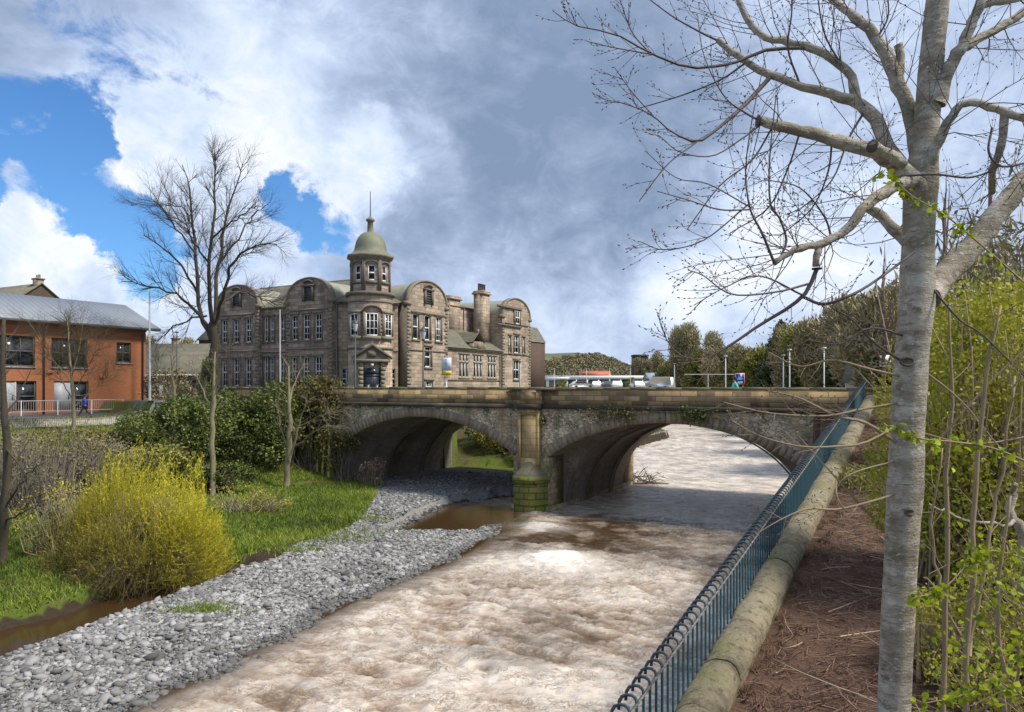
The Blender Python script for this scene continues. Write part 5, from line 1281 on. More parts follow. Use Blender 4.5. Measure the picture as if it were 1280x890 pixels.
# ---------- big pale tree in the foreground ----------
rng = np.random.default_rng(12); ZT = 6.6
base = at(1124, 900, ZT); gz = Hs(base.x, ZT)
AT = athing('alder_tree', 'tall pale-barked bare tree with budding twigs in the right foreground', 'tree', (base.x, ZT, gz), 0)
off = np.array([base.x, ZT, 0])
trunk = [(1112, 1090, 70), (1118, 960, 57), (1122, 890, 53), (1127, 780, 52), (1132, 680, 53), (1137, 600, 56), (1140, 520, 54), (1145, 440, 52), (1149, 370, 54), (1149, 300, 50), (1151, 235, 50), (1156, 180, 42), (1161, 120, 40), (1166, 60, 38), (1172, 0, 36), (1180, -90, 32), (1188, -220, 22)]
trunk = [(q[0]-5*min(1, max(0, (q[1]-250)/200)), q[1], q[2]*.91) for q in trunk]
tP, tR = px_limb(trunk, ZT, 60)
tR = tR*(1+.05*(fbm(np.arange(60)*.8, np.zeros(60), 3, 3)-.5)*2)
def bulge(py, amt, wid):
    global tR
    z = float(at(0, py, ZT).z); tR = tR*(1+amt*np.exp(-((tP[:, 2]-z)/wid)**2))
bulge(365, .07, .25); bulge(230, .10, .25); bulge(620, .05, .15); bulge(455, .04, .12)
a = Acc().tube(tP-off, tR, 26)
limbs = {
 'right': [(1158, 372, 40, .05), (1180, 345, 40, .25), (1212, 312, 38, .35), (1245, 268, 33, .4), (1283, 222, 30, .5), (1350, 150, 24, .7)],
 'b1': [(1148, 240, 36, -.05), (1118, 205, 34, -.15), (1095, 190, 27, -.25), (1040, 175, 22, -.35), (1000, 163, 19, -.45), (955, 153, 17, -.5), (949, 151, 15, -.5)],
 'b2': [(1142, 232, 34, .0), (1112, 190, 26, .1), (1093, 148, 23, .15), (1066, 125, 19, .2), (1030, 115, 15, .25), (985, 102, 14, .3), (950, 90, 13, .35), (920, 68, 12, .4), (897, 50, 10, .45)],
 'b3': [(1070, 127, 17, .2), (1064, 100, 15, .25), (1050, 80, 15, .3), (1022, 64, 14, .35), (985, 52, 13, .4), (955, 45, 11, .4), (935, 25, 10, .4), (920, -8, 8, .45), (905, -60, 6, .5)],
 'b4': [(1150, 195, 28, .05), (1138, 140, 25, .2), (1118, 95, 24, .3), (1098, 50, 20, .4), (1068, 22, 15, .5), (1040, 0, 13, .55), (1000, -40, 10, .6)],
 'b5': [(1146, 225, 26, -.1), (1118, 233, 22, -.25), (1085, 255, 19, -.4), (1063, 282, 16, -.5), (1040, 299, 15, -.55), (1010, 308, 12, -.6), (985, 318, 10, -.65), (968, 329, 9, -.7)],
 'b5back': [(1146, 310, 24, .1), (1120, 290, 20, .35), (1100, 268, 17, .5), (1080, 258, 12, .6)],
 'b6': [(1170, 130, 30, -.05), (1185, 90, 22, -.1), (1205, 52, 18, -.15), (1222, 12, 17, -.2), (1240, -40, 14, -.3)],
 'b6b': [(1186, 82, 17, -.1), (1200, 62, 16, 0), (1235, 42, 15, .1), (1276, 18, 14, .2), (1330, -20, 12, .3)],
 'b7': [(1158, 215, 22, -.05), (1172, 180, 18, -.15), (1190, 145, 14, -.25), (1212, 128, 13, -.3), (1245, 137, 14, -.35), (1285, 148, 13, -.4), (1330, 160, 10, -.4)],
 'b7b': [(1256, 140, 12, -.36), (1252, 180, 13, -.3), (1241, 210, 12, -.2), (1240, 240, 11, .1)],
 'b8': [(1228, 5, 14, -.2), (1260, 0, 12, -.25), (1300, -8, 10, -.3)],
 'stub1': [(1040, 298, 13, -.55), (1023, 310, 13, -.57), (1020, 333, 12, -.58)],
 'stub2': [(1128, 205, 16, -.25), (1100, 188, 17, -.45), (1092, 183, 17, -.5)],
 'stub3': [(1122, 100, 16, .3), (1126, 70, 13, .35), (1122, 55, 14, .36)],
}
spec_main = [(10.5, 1.25, .9, .06, .11, .0052), (8., .38, .75, .06, .13, .0029)]
tw = []
for k, L in limbs.items():
    P, R = px_limb(L, ZT, 22 if len(L) > 4 else 9); P = P-off
    P[1:-1] += rng.normal(0, .006, (len(P)-2, 3)); R = R*(.9 if k != 'right' else .97)*(1+rng.normal(0, .045, len(R))); R[:2] *= 1.12
    a.tube(P, R, 12)
    if not k.startswith('stub'): sprout(rng, P, R, 0, spec_main, tw, .2)
TK = a.obj('trunk', M['alder'], AT, smooth=True, dz=gz)
for (px, py, r, dep) in ((1021, 335, 6.2, -.58), (1091, 183, 8.6, -.5), (948, 151, 7.6, -.5)):
    p = np.array(at(px, py, ZT+dep))-off; r = r/F*ZT
    d = {1021: (0, 0, -1), 1091: (-.9, -.4, .1), 948: (-1, 0, .1)}[px]; d = unit(d); Acc().tube([p+d*.0, p+d*.012], r*.9, 12).obj('cut_end', M['cut'], TK, dz=gz)
for (px, py, r) in ((1136, 452, 8), (1139, 641, 5)):
    p = np.array(at(px, py, ZT-.17))-off; an = np.linspace(0, 2*PI, 15)[:-1]; r = r/F*ZT
    c = Acc(); c.tube([p+np.array([math.cos(t)*r, .012+.02*abs(math.cos(t)), math.sin(t)*r*.6]) for t in np.linspace(0, 2*PI, 16)], .012, 6); c.poly([p+np.array([math.cos(t)*r, .01+.02*abs(math.cos(t)), math.sin(t)*r*.6]) for t in an]); c.obj('knot', M['cut'], TK, dz=gz)
longtw = [
 [(1010, 60, 7, .36), (960, 62, 7, .33), (925, 76, 6, .28), (900, 82, 6, .2), (860, 84, 5, .1), (812, 66, 4, -.1), (770, 43, 3, -.2), (720, 32, 2.2, -.3), (693, 15, 1.5, -.3)],
 [(812, 66, 3, -.1), (790, 40, 2.5, -.1), (775, 0, 2, -.1)], [(815, 68, 3, -.1), (770, 60, 2, -.2), (735, 52, 1.6, -.2)],
 [(963, 96, 9, .33), (930, 132, 8, .15), (900, 158, 6, -.1), (872, 177, 5, -.2), (840, 165, 3, -.2), (812, 142, 2.4, -.3), (775, 128, 1.8, -.3), (760, 126, 1.5, -.3)],
 [(815, 143, 2.5, -.3), (790, 115, 2, -.3), (768, 84, 1.5, -.3)], [(872, 177, 3, -.2), (835, 205, 2.4, -.4), (800, 250, 2, -.5)],
 [(968, 329, 6, -.7), (952, 290, 5, -.8), (938, 262, 4, -.8), (932, 215, 3, -.8), (940, 150, 2.2, -.8), (955, 80, 1.6, -.7)], [(975, 323, 5, -.65), (983, 300, 5, -.6), (974, 272, 4, -.6), (963, 255, 4, -.6), (962, 200, 3, -.6), (970, 120, 2.4, -.5)],
 [(938, 262, 3.5, -.8), (900, 262, 3, -.9), (860, 250, 2.2, -1), (825, 240, 1.6, -1)], [(936, 258, 3, -.8), (885, 230, 2.4, -.9), (845, 222, 1.8, -.9), (808, 190, 1.4, -.9)],
 [(936, 255, 3.4, -.8), (880, 300, 2.4, -.9), (830, 312, 2, -.9), (800, 302, 1.5, -.9)],
 [(1021, 336, 9, -.58), (1008, 365, 8, -.6), (985, 385, 7, -.6), (950, 406, 6, -.6), (915, 430, 5, -.65), (880, 449, 3.6, -.7), (850, 444, 2.8, -.7), (832, 422, 2.2, -.7), (822, 392, 1.6, -.7)],
 [(1004, 371, 7, -.6), (1030, 380, 6, -.7), (1070, 366, 5.5, -.75), (1110, 340, 5, -.5), (1142, 315, 5, -.25)],
 [(1010, 355, 5, -.6), (970, 365, 4, -.8), (915, 368, 3, -.9), (880, 345, 2.4, -.9), (862, 338, 1.8, -.9)], [(1005, 370, 4, -.6), (950, 345, 3.2, -.9), (905, 360, 2.4, -1), (870, 380, 1.8, -1)],
 [(1140, 568, 6, .02), (1085, 530, 7, -.4), (1045, 520, 5, -.5), (1000, 498, 3.6, -.6), (960, 488, 2.6, -.7)],
 [(1142, 500, 5, .02), (1075, 512, 5, -.45), (1030, 520, 4, -.6), (960, 516, 3.2, -.8), (905, 503, 2.4, -.9)],
 [(1140, 520, 5, .02), (1085, 552, 5, -.5), (1045, 558, 4.5, -.7), (1000, 558, 3.6, -.8), (950, 545, 2.8, -.9), (915, 526, 2, -.9)],
 [(1137, 612, 5, .02), (1085, 628, 5, -.5), (1045, 637, 4.4, -.6), (1010, 636, 3.6, -.7), (975, 650, 2.8, -.8), (945, 668, 2, -.8)], [(1045, 600, 3, -.5), (1046, 620, 2.6, -.6), (1055, 640, 2, -.6), (1050, 660, 1.6, -.6)], [(1138, 572, 4, .02), (1070, 590, 3.4, -.5), (1046, 610, 2.8, -.5), (1050, 640, 2, -.5)],
 [(1142, 474, 5, .02), (1090, 462, 5, -.4), (1040, 450, 4, -.5), (1000, 458, 3, -.6), (960, 440, 2.2, -.6)],
 [(1144, 462, 5, .02), (1095, 430, 5, -.4), (1065, 400, 4, -.5), (1040, 385, 3, -.6)], [(1145, 425, 5, .02), (1090, 410, 4, -.5), (1050, 430, 3.4, -.6), (1010, 425, 2.4, -.7)],
 [(1140, 590, 5, .02), (1200, 520, 5, -.2), (1245, 470, 4, -.3), (1290, 430, 3, -.4)], [(1140, 538, 5, .02), (1215, 555, 5, -.3), (1290, 545, 4, -.4)], [(1143, 455, 5, .02), (1200, 500, 4, -.3), (1250, 560, 3, -.5), (1290, 600, 2.4, -.5)],
 [(1165, 360, 5, -.1), (1200, 400, 4.5, -.3), (1230, 420, 4, -.4), (1290, 480, 3, -.5)], [(1240, 160, 5, -.35), (1236, 190, 5, -.4), (1252, 208, 4.4, -.4), (1290, 202, 4, -.4)], [(1130, 220, 4, -.2), (1170, 218, 4.5, -.3), (1210, 222, 4, -.3), (1240, 214, 4, -.25)],
]
spec_tw = [(10, .36, .7, .05, .13, .0032), (6., .15, .7, .05, .1, .0022)]
lo = []
longtw += [[(950, 151, 5, -.5), (930, 140, 4, -.55), (905, 120, 3, -.6), (880, 70, 2, -.6), (872, 20, 1.6, -.6)], [(952, 155, 4, -.5), (925, 175, 3.4, -.55), (890, 195, 2.6, -.6), (850, 190, 2, -.7), (825, 170, 1.5, -.7)], [(965, 160, 4, -.48), (940, 200, 3.4, -.5), (900, 232, 2.6, -.55), (860, 285, 2, -.6)], [(1000, 165, 4, -.45), (985, 210, 3.4, -.4), (960, 260, 2.8, -.3), (915, 290, 2, -.2)], [(1040, 176, 4, -.35), (1035, 215, 3.4, -.2), (1015, 260, 2.6, -.1), (975, 295, 2, 0)],
  [(1000, 106, 5, .28), (985, 60, 4, .2), (990, 10, 3, .1), (985, -40, 2, .1)], [(900, 52, 5, .45), (875, 40, 4, .4), (840, 20, 3, .4), (800, -10, 2, .4)], [(930, 80, 4, .38), (900, 100, 3.4, .4), (850, 120, 2.6, .5), (800, 135, 2, .6)], [(1080, 140, 5, .18), (1060, 175, 4, .1), (1040, 225, 3, 0), (1000, 262, 2, -.1)], [(1052, 82, 4, .3), (1030, 40, 3.4, .2), (1020, -20, 2.6, .1)], [(1095, 50, 4, .4), (1110, 20, 3, .3), (1108, -20, 2, .3)], [(1040, 300, 5, -.55), (1030, 270, 4, -.6), (1000, 235, 3, -.7), (960, 225, 2, -.8)]]
for L in longtw:
    if L[0][1] > 400 and L[0][0] > 1100: L = [(q[0], q[1], q[2], q[3]*.35) for q in L]
    P, R = px_limb(L, ZT, 16); P = P-off; R = np.maximum(R*.8, .0022); lo.append((0, P, R)); sprout(rng, P, R, 0, spec_tw, lo, .15)
allow = [q for q in tw if q[1][-1][2] > -9]
cr = twig_mesh(allow, 5, 4); warm = Acc()
for lv, b, r in lo:
    zc_ = b[:, 2].mean()-EYE
    (warm if zc_ < .25 else cr).tube(b, r, 6 if r[0] > .006 else 4, cap=False)
bd = Acc()                                                           # buds
for lv, b, r in allow+lo:
    if lv == 0 and r[-1] > .006: continue
    for t in ([1.0] if lv else [1.0, .8, .55])+([.6] if rng.random() < .4 else []):
        p, rr, tan = poly_at(b, r, t); d = unit(tan+rng.normal(0, .35, 3)); L = rng.uniform(.014, .034)
        bd.tube([p, p+d*L*.45, p+d*L], [.0018, .0055, .001], 4, cap=False)
cr.obj('twigs', M['twig'], AT, dz=gz); bd.obj('buds', M['twig'], AT, dz=gz); warm.obj('low_twigs', M['twig_warm'], AT, dz=gz)

# ---------- big bare tree on the left ----------
rng = np.random.default_rng(3); ZB = 56.
b0 = at(266, 492, ZB); gz = Hs(b0.x, ZB); BT = athing('bare_tree', 'big leafless tree with a spreading crown between the orange and stone buildings', 'tree', (b0.x, ZB, gz), 0); off = np.array([b0.x, ZB, 0])
L = [[(267, 520, 16), (266, 470, 13), (267, 430, 14), (266, 405, 14)],
     [(264, 425, 9), (256, 400, 8, .5), (248, 375, 7, 1), (245, 330, 6, 1), (244, 290, 4.6, 1.2), (238, 240, 3, 1.2), (228, 205, 1.5, 1.5)],
     [(266, 415, 9), (263, 370, 7.5, -1), (262, 320, 6, -1.5), (267, 265, 4.4, -1.6), (270, 215, 2.5, -1.5), (268, 190, 1.2, -1.5)],
     [(268, 410, 8), (272, 360, 7, .5), (275, 310, 5.6, 1.5), (283, 265, 4, 2), (297, 225, 2.2, 2.4), (302, 205, 1.2, 2.5)],
     [(270, 405, 7), (278, 370, 6, -1.5), (292, 330, 4.8, -2), (315, 310, 3.4, -2.5), (345, 305, 1.8, -3)],
     [(262, 410, 7), (240, 385, 5.4, -.5), (222, 370, 4.2, -1.5), (192, 358, 3, -2), (150, 352, 1.5, -2)],
     [(250, 372, 5, 1), (235, 345, 4.2, 1.5), (215, 320, 3.4, 2), (195, 305, 2.2, 2.5), (178, 295, 1.3, 3)],
     [(246, 320, 4, 1), (225, 290, 3.2, .5), (205, 265, 2.4, 0), (190, 250, 1.4, 0)], [(244, 290, 3.2, 1), (228, 262, 2.4, 2), (205, 255, 1.6, 2.6), (165, 256, 1.2, 3)],
     [(274, 330, 4, 1), (300, 295, 3, 1), (318, 268, 2.2, 1.5), (335, 255, 1.2, 1.5)], [(263, 300, 4, -1.5), (285, 280, 3, -2.6), (310, 265, 2, -3.4), (325, 258, 1.2, -3.6)],
     [(262, 330, 4, -1), (240, 300, 3, -2.6), (222, 270, 2, -3.6), (200, 225, 1.2, -4)], [(275, 380, 5, 0), (300, 365, 3.6, 2), (322, 372, 2.6, 3), (345, 380, 1.5, 3.5)], [(258, 395, 4, 0), (235, 400, 3, 2), (215, 410, 2, 3), (205, 420, 1.2, 3)]]
a = Acc(); out = []
spec_b = [(2.3, 3.1, .6, .045, .10, .032), (3.6, 1.7, .6, .03, .12, .015), (5.0, 1.0, .65, .01, .13, .010)]
for i, l in enumerate(L):
    P, R = px_limb(l, ZB, 14); P = P-off; R = R*(.66 if i else .78); P[2:] += rng.normal(0, .08, (12, 3)); a.tube(P, R, 9)
    if i: sprout(rng, P, R, 0, spec_b, out, .2)
a.obj('trunk', M['bark_dark'], BT, smooth=True, dz=gz); twig_mesh(out, 5, 3).obj('crown', M['twig_dark'], BT, dz=gz)

def bare_tree(name, label, limbs, Z, spec, mb, mt, seed, group=None, sink=.3, jit=.03):
    rng = np.random.default_rng(seed); p0 = limbs[0][0]; b = at(p0[0], p0[1], Z); gz = Hs(b.x, Z); o = athing(name, label, 'tree', (b.x, Z, gz), 0, group); off = np.array([b.x, Z, 0])
    a = Acc(); out = []
    for i, l in enumerate(limbs):
        P, R = px_limb(l, Z, 12); P = P-off; R = R*(np.linspace(.75, .28, 12) if i and Z > 12 else 1)
        if i == 0: P[0, 2] = min(P[0, 2], gz-sink)
        P[2:] += rng.normal(0, jit, (10, 3)); a.tube(P, R, 8); sprout(rng, P, R, 0, spec, out, .25 if i else .55)
    a.obj('trunk', M[mb], o, smooth=True, dz=gz); twig_mesh(out, 4, 3).obj('crown', M[mt], o, dz=gz); return o
sp_s = [(5.5, 1.5, .75, .03, .1, .014), (4.5, .7, .7, .02, .12, .008)]
bare_tree('slender_tree', 'slender pale trunk left of the ivy mass, rising from the yellow willow', [[(266, 628, 7.5), (265, 560, 7), (267, 500, 5), (268, 440, 1.5)], [(267, 520, 4), (250, 480, 2.6, .6), (238, 455, 1.4, 1)], [(267, 490, 4), (282, 450, 2.6, -.6), (290, 430, 1.4, -1)]], 40, sp_s, 'bark_green', 'twig_grey', 21)
bare_tree('slender_tree', 'slender forked pale tree in front of the bush by the bridge abutment', [[(358, 607, 8), (361, 560, 7.4), (362, 510, 5), (361, 455, 1.4)], [(362, 575, 4.5, -.2), (372, 540, 4.2, -.5), (378, 515, 3.4, -.7), (392, 495, 2, -1)], [(360, 560, 3.6), (350, 530, 2.4, .4), (345, 500, 1.6, .6)], [(362, 500, 4), (372, 470, 2.4, .5), (380, 455, 1.4, .8)], [(364, 540, 3, 0), (400, 520, 2, -1), (440, 510, 1.4, -1.6)], [(366, 560, 2.6, 0), (400, 535, 2, -1.4), (430, 532, 1.4, -2)]], 43.5, sp_s, 'bark_green', 'bark_green', 22)
bare_tree('bare_tree', 'bare tree with grey trunk at the left edge of the bank', [[(3, 690, 11), (6, 640, 10), (8, 560, 9), (4, 480, 7), (6, 400, 4)], [(6, 600, 5), (30, 560, 3.4, .5), (50, 530, 2, 1)], [(8, 630, 4), (40, 590, 3, -.6), (62, 575, 1.8, -1)], [(6, 650, 4), (30, 640, 3, -.6), (60, 625, 2, -1)], [(6, 520, 4), (30, 480, 3, .6), (45, 450, 1.6, 1)], [(5, 470, 4), (-20, 420, 2.4, .5)], [(7, 560, 4), (40, 600, 2.4, -1), (75, 620, 1.6, -1.4)]], 26, [(5.5, 1.4, .75, .0, .12, .010), (5.5, .7, .7, .0, .14, .006)], 'bark_dark', 'twig_grey', 23)
bare_tree('bare_tree', 'bare twiggy tree standing in front of the orange brick building', [[(91, 556, 5), (92, 500, 4.4), (88, 455, 2.8), (84, 395, 1.2)], [(91, 500, 2.2), (70, 460, 1.5, .6), (48, 415, 1, 1)], [(91, 490, 2.2), (112, 455, 1.5, -.6), (135, 410, 1, -1)], [(90, 470, 2), (100, 430, 1.3, 1), (104, 395, 1.4, 1.4)], [(90, 480, 2), (60, 440, 1.3, -1), (35, 400, 1.4, -1.6)], [(91, 510, 1.8), (125, 480, 1.3, .6), (155, 450, 1.4, 1)]], 48, [(8.0, 2.3, .85, .02, .1, .018), (7, 1.2, .75, .01, .12, .014), (5., .6, .7, 0, .12, .012)], 'bark_green', 'twig_olive', 24)
bare_tree('bare_tree', 'small bare tree behind the yellow willow, before the low stone building', [[(222, 540, 5), (218, 500, 4), (214, 440, 1.2)], [(220, 510, 3), (200, 470, 2, .8), (192, 440, 1.2, 1.2)], [(220, 520, 3), (245, 480, 2, -.8), (255, 450, 1.2, -1)]], 55, [(5.5, 2., .75, .02, .1, .013), (6., 1., .7, .01, .12, .011), (4, .5, .7, 0, .12, .009)], 'bark_green', 'twig_olive', 25)

# ---------- shrubs ----------
def clumps(rng, n, blobs, shell=.55):
    k = rng.integers(0, len(blobs), n); B = np.array(blobs)[k]
    d = rng.normal(0, 1, (n, 3)); d /= np.linalg.norm(d, axis=1)[:, None]; r = rng.uniform(shell, 1, n)**.6
    return B[:, :3]+d*r[:, None]*B[:, 3:6], d
def shrub(name, label, c, blobs, n, mat, leaf, seed, tone=.45, stems=30, smat='twig_grey', group=None, cat='shrub', gap=.42, gs=1.1):
    rng = np.random.default_rng(seed); X, Y = c; gz = Hs(X, Y); o = athing(name, label, cat, (X, Y, gz), 0, group)
    if mat == 'ivy': n = int(n*1.7); leaf = leaf*.76
    P, d = clumps(rng, n, blobs)
    P = P+rng.normal(0, .10, P.shape)
    g_ = fbm((P[:, 0]+X)*gs+P[:, 2]*.7, (P[:, 1]+Y)*gs+P[:, 2]*.9, seed, 3); keep = g_ > gap*rng.uniform(.75, 1.15, n); P = P[keep]; g_ = g_[keep]
    m = P[:, 2] > -.05; P = P[m]; g_ = g_[m]
    a = Acc(); leafquads(a, P, rng.uniform(.6, 1.3, len(P))*leaf, rng, tone+(g_-.52)*1.1+rng.normal(0, .13, len(P)))
    a.obj('foliage', M[mat], o, dz=0)
    t = Acc(); B = np.array(blobs)
    for i in range(stems):
        b = B[rng.integers(len(B))]; e = b[:3]+rng.normal(0, .5, 3)*b[3:6]; e[2] = max(e[2], .4); s = np.array([b[0]*.7+rng.normal(0, .25), b[1]*.7+rng.normal(0, .25), -.15]); md = (s+e)/2+rng.normal(0, .15, 3)
        t.tube([s, md, e], [.03, .02, .007], 5)
    t.obj('stems', M[smat], o, dz=0); return o
def wp(px, py, Z): q = at(px, py, Z); return (q.x, Z)
# ivy and bushes on the left bank
shrub('ivy_bush', 'dark glossy ivy mass between the two slender pale trunks', wp(310, 590, 46), [(-.2, 0, 2.2, 2.3, 1.5, 2.2), (1.6, .5, 3.2, 1.7, 1.3, 2.3), (-1.5, .3, 3.0, 1.5, 1.2, 1.9), (.3, -.3, .9, 2.4, 1.2, 1.2)], 9500, 'ivy', .13, 31, .42)
shrub('ivy_bush', 'green ivy-covered bank left of the first slender trunk', wp(222, 590, 43), [(0, 0, 1.6, 2.6, 1.4, 1.7), (-2.4, .8, 2.0, 1.8, 1.3, 1.3), (1.6, .8, 2.6, 1.6, 1.2, 1.5), (-.5, 1.5, 3.0, 1.6, 1., 1.1)], 8500, 'ivy', .12, 32, .5)
shrub('budding_bush', 'large olive bush with brown budding top beside the bridge abutment', wp(378, 590, 47.5), [(.3, 0, 3.6, 2.8, 1.6, 2.3), (-2., .2, 4.0, 1.7, 1.4, 1.9), (1.7, .3, 4.6, 1.7, 1.2, 1.5), (.2, .2, 5.2, 2.2, 1.2, 1.1)], 9000, 'bushb', .12, 33, .42, 60)
shrub('ivy_bush', 'ivy hanging low over the bank wall beside the bridge arch', wp(345, 600, 47.8), [(0, 0, 1.5, 1.6, .8, 1.7), (1.2, .2, 2.8, 1.9, .9, 1.5), (-1.4, 0, 2.2, 1.2, .8, 1.8)], 6500, 'ivy', .11, 34, .3)
shrub('budding_bush', 'thin budding bush reaching over the left springing of the bridge', wp(424, 560, 47.5), [(.0, -.2, 4.0, 1.1, .8, 1.6), (.6, -.4, 2.8, .9, .6, 1.0), (-.5, -.2, 2.0, 1.0, .6, 1.3)], 3000, 'bushb', .1, 35, .4, 40, gap=.47)
shrub('leafy_ground_shrub', 'low yellow-green shrubs behind the top of the yellow willow', wp(130, 575, 39), [(0, 0, .5, 3.2, 1.2, .7), (2.5, 1.0, .7, 2.0, 1.2, .7), (-2.4, 1.0, .5, 2.0, 1.2, .6)], 6500, 'treegreen', .11, 36, .6)
shrub('leafy_ground_shrub', 'low green shrubs below the thin bar fence', wp(190, 560, 44), [(0, 0, .5, 2.6, 1.2, .6), (2.4, .6, .7, 1.6, 1.1, .7)], 5000, 'ivy', .11, 37, .75)
shrub('bare_thicket', 'dark leafless thicket at the left edge below the orange building', wp(22, 640, 31), [(0, 0, 1.9, 2.2, 1.6, 1.9), (-1.4, .8, 2.8, 1.9, 1.4, 1.5), (1.2, .8, 1.5, 1.6, 1.3, 1.3)], 3600, 'treebrown', .06, 38, .15, 260, 'twig_grey', gap=.5)
shrub('bare_thicket', 'brown leafless thicket behind the left part of the yellow willow', wp(72, 600, 34), [(0, 0, 1.7, 2.2, 1.3, 1.6), (1.6, .6, 1.6, 1.4, 1.0, 1.2)], 3800, 'treebrown', .06, 39, .3, 220, 'twig_grey', gap=.48)
shrub('bare_thicket', 'brown thicket at the top of the bank before the ramp handrail', wp(30, 600, 36), [(0, 0, .9, 3.4, 1., .9), (3.0, .6, .8, 2.2, .9, .7)], 4200, 'treebrown', .08, 40, .4, 200, 'twig_grey', gap=.45)
shrub('dry_bush', 'straw-coloured bush growing at the parapet below the turret door', wp(463, 482, 46.8), [(0, -.3, .8, 1.0, .5, .7), (.5, -.3, 1.3, .5, .4, .5)], 700, 'stem', .08, 41, .75, 46, 'twig_warm', gap=.5)
shrub('ivy_trunk_growth', 'green ivy at the foot of the big bare tree', wp(258, 490, 55.2), [(0, 0, 1.2, .7, .5, 1.3), (.2, 0, 2.4, .5, .4, 1.1)], 1800, 'ivy', .12, 42, .5, 6)
shrub('hedge', 'brown hedge along the street before the low stone building', wp(212, 498, 63), [(0, 0, .8, 2.5, .8, .9), (-.5, .4, 1.8, 2., .7, 1.), (2, 0, 1.2, 1.6, .7, 1.3)], 3400, 'treebrown', .11, 43, .6, 60, 'twig_warm', gap=.48)
shrub('bank_shrub', 'yellow-green bush on the far bank seen through the left arch', Lp(-9.8, 16.6), [(0, 0, .5, 2.2, 1.6, 1.0), (-2.4, 1, 1.6, 2., 1.4, 1.3), (1.4, -.6, .5, 1.6, 1.2, .7)], 6500, 'treegreen', .12, 44, .55)
shrub('bank_shrub', 'ivy-dark bush filling the back of the left arch', Lp(-12.0, 17.2), [(0, 0, 1.8, 2.6, 1.4, 2.0), (2.6, 1.6, 1.6, 2.2, 1.2, 1.6), (-2.2, .6, 2., 1.8, 1.2, 1.6), (1.5, .6, 1.4, 1.6, 1.2, 1.4)], 6000, 'ivy', .13, 45, .35)

shrub('ivy_bush', 'ivy mound on the bank between the bar fence and the slender trunk', wp(240, 560, 46.5), [(0, 0, 1.0, 2.6, 1.3, 1.1), (1.8, .5, 1.6, 1.6, 1.1, 1.0), (-2.2, .4, .9, 1.8, 1.1, .9)], 8000, 'ivy', .12, 48, .62)
shrub('scrub', 'olive scrub on the bank behind the left part of the yellow willow', wp(96, 590, 36), [(0, 0, .7, 2.4, 1.2, .8), (-2.2, .5, .9, 1.8, 1.1, .9), (2.4, .8, .8, 1.8, 1.2, .8)], 6500, 'bushb', .1, 49, .5, 160, gap=.4)
shrub('scrub', 'straw and olive scrub along the foot of the bar fence', wp(150, 556, 43.5), [(0, 0, .3, 3.0, 1.0, .4), (3.0, .8, .3, 2.0, 1.0, .4), (-3.0, .4, .3, 2.2, 1., .4)], 6500, 'bushb', .1, 50, .75, 160, 'twig_warm', gap=.4)
shrub('scrub', 'dark scrub at the foot of the bank left of the first slender trunk', wp(235, 622, 40.5), [(0, 0, .5, 2.6, .9, .7), (2.2, .2, .6, 1.6, .8, .7)], 5000, 'ivy', .1, 52, .45, 60)
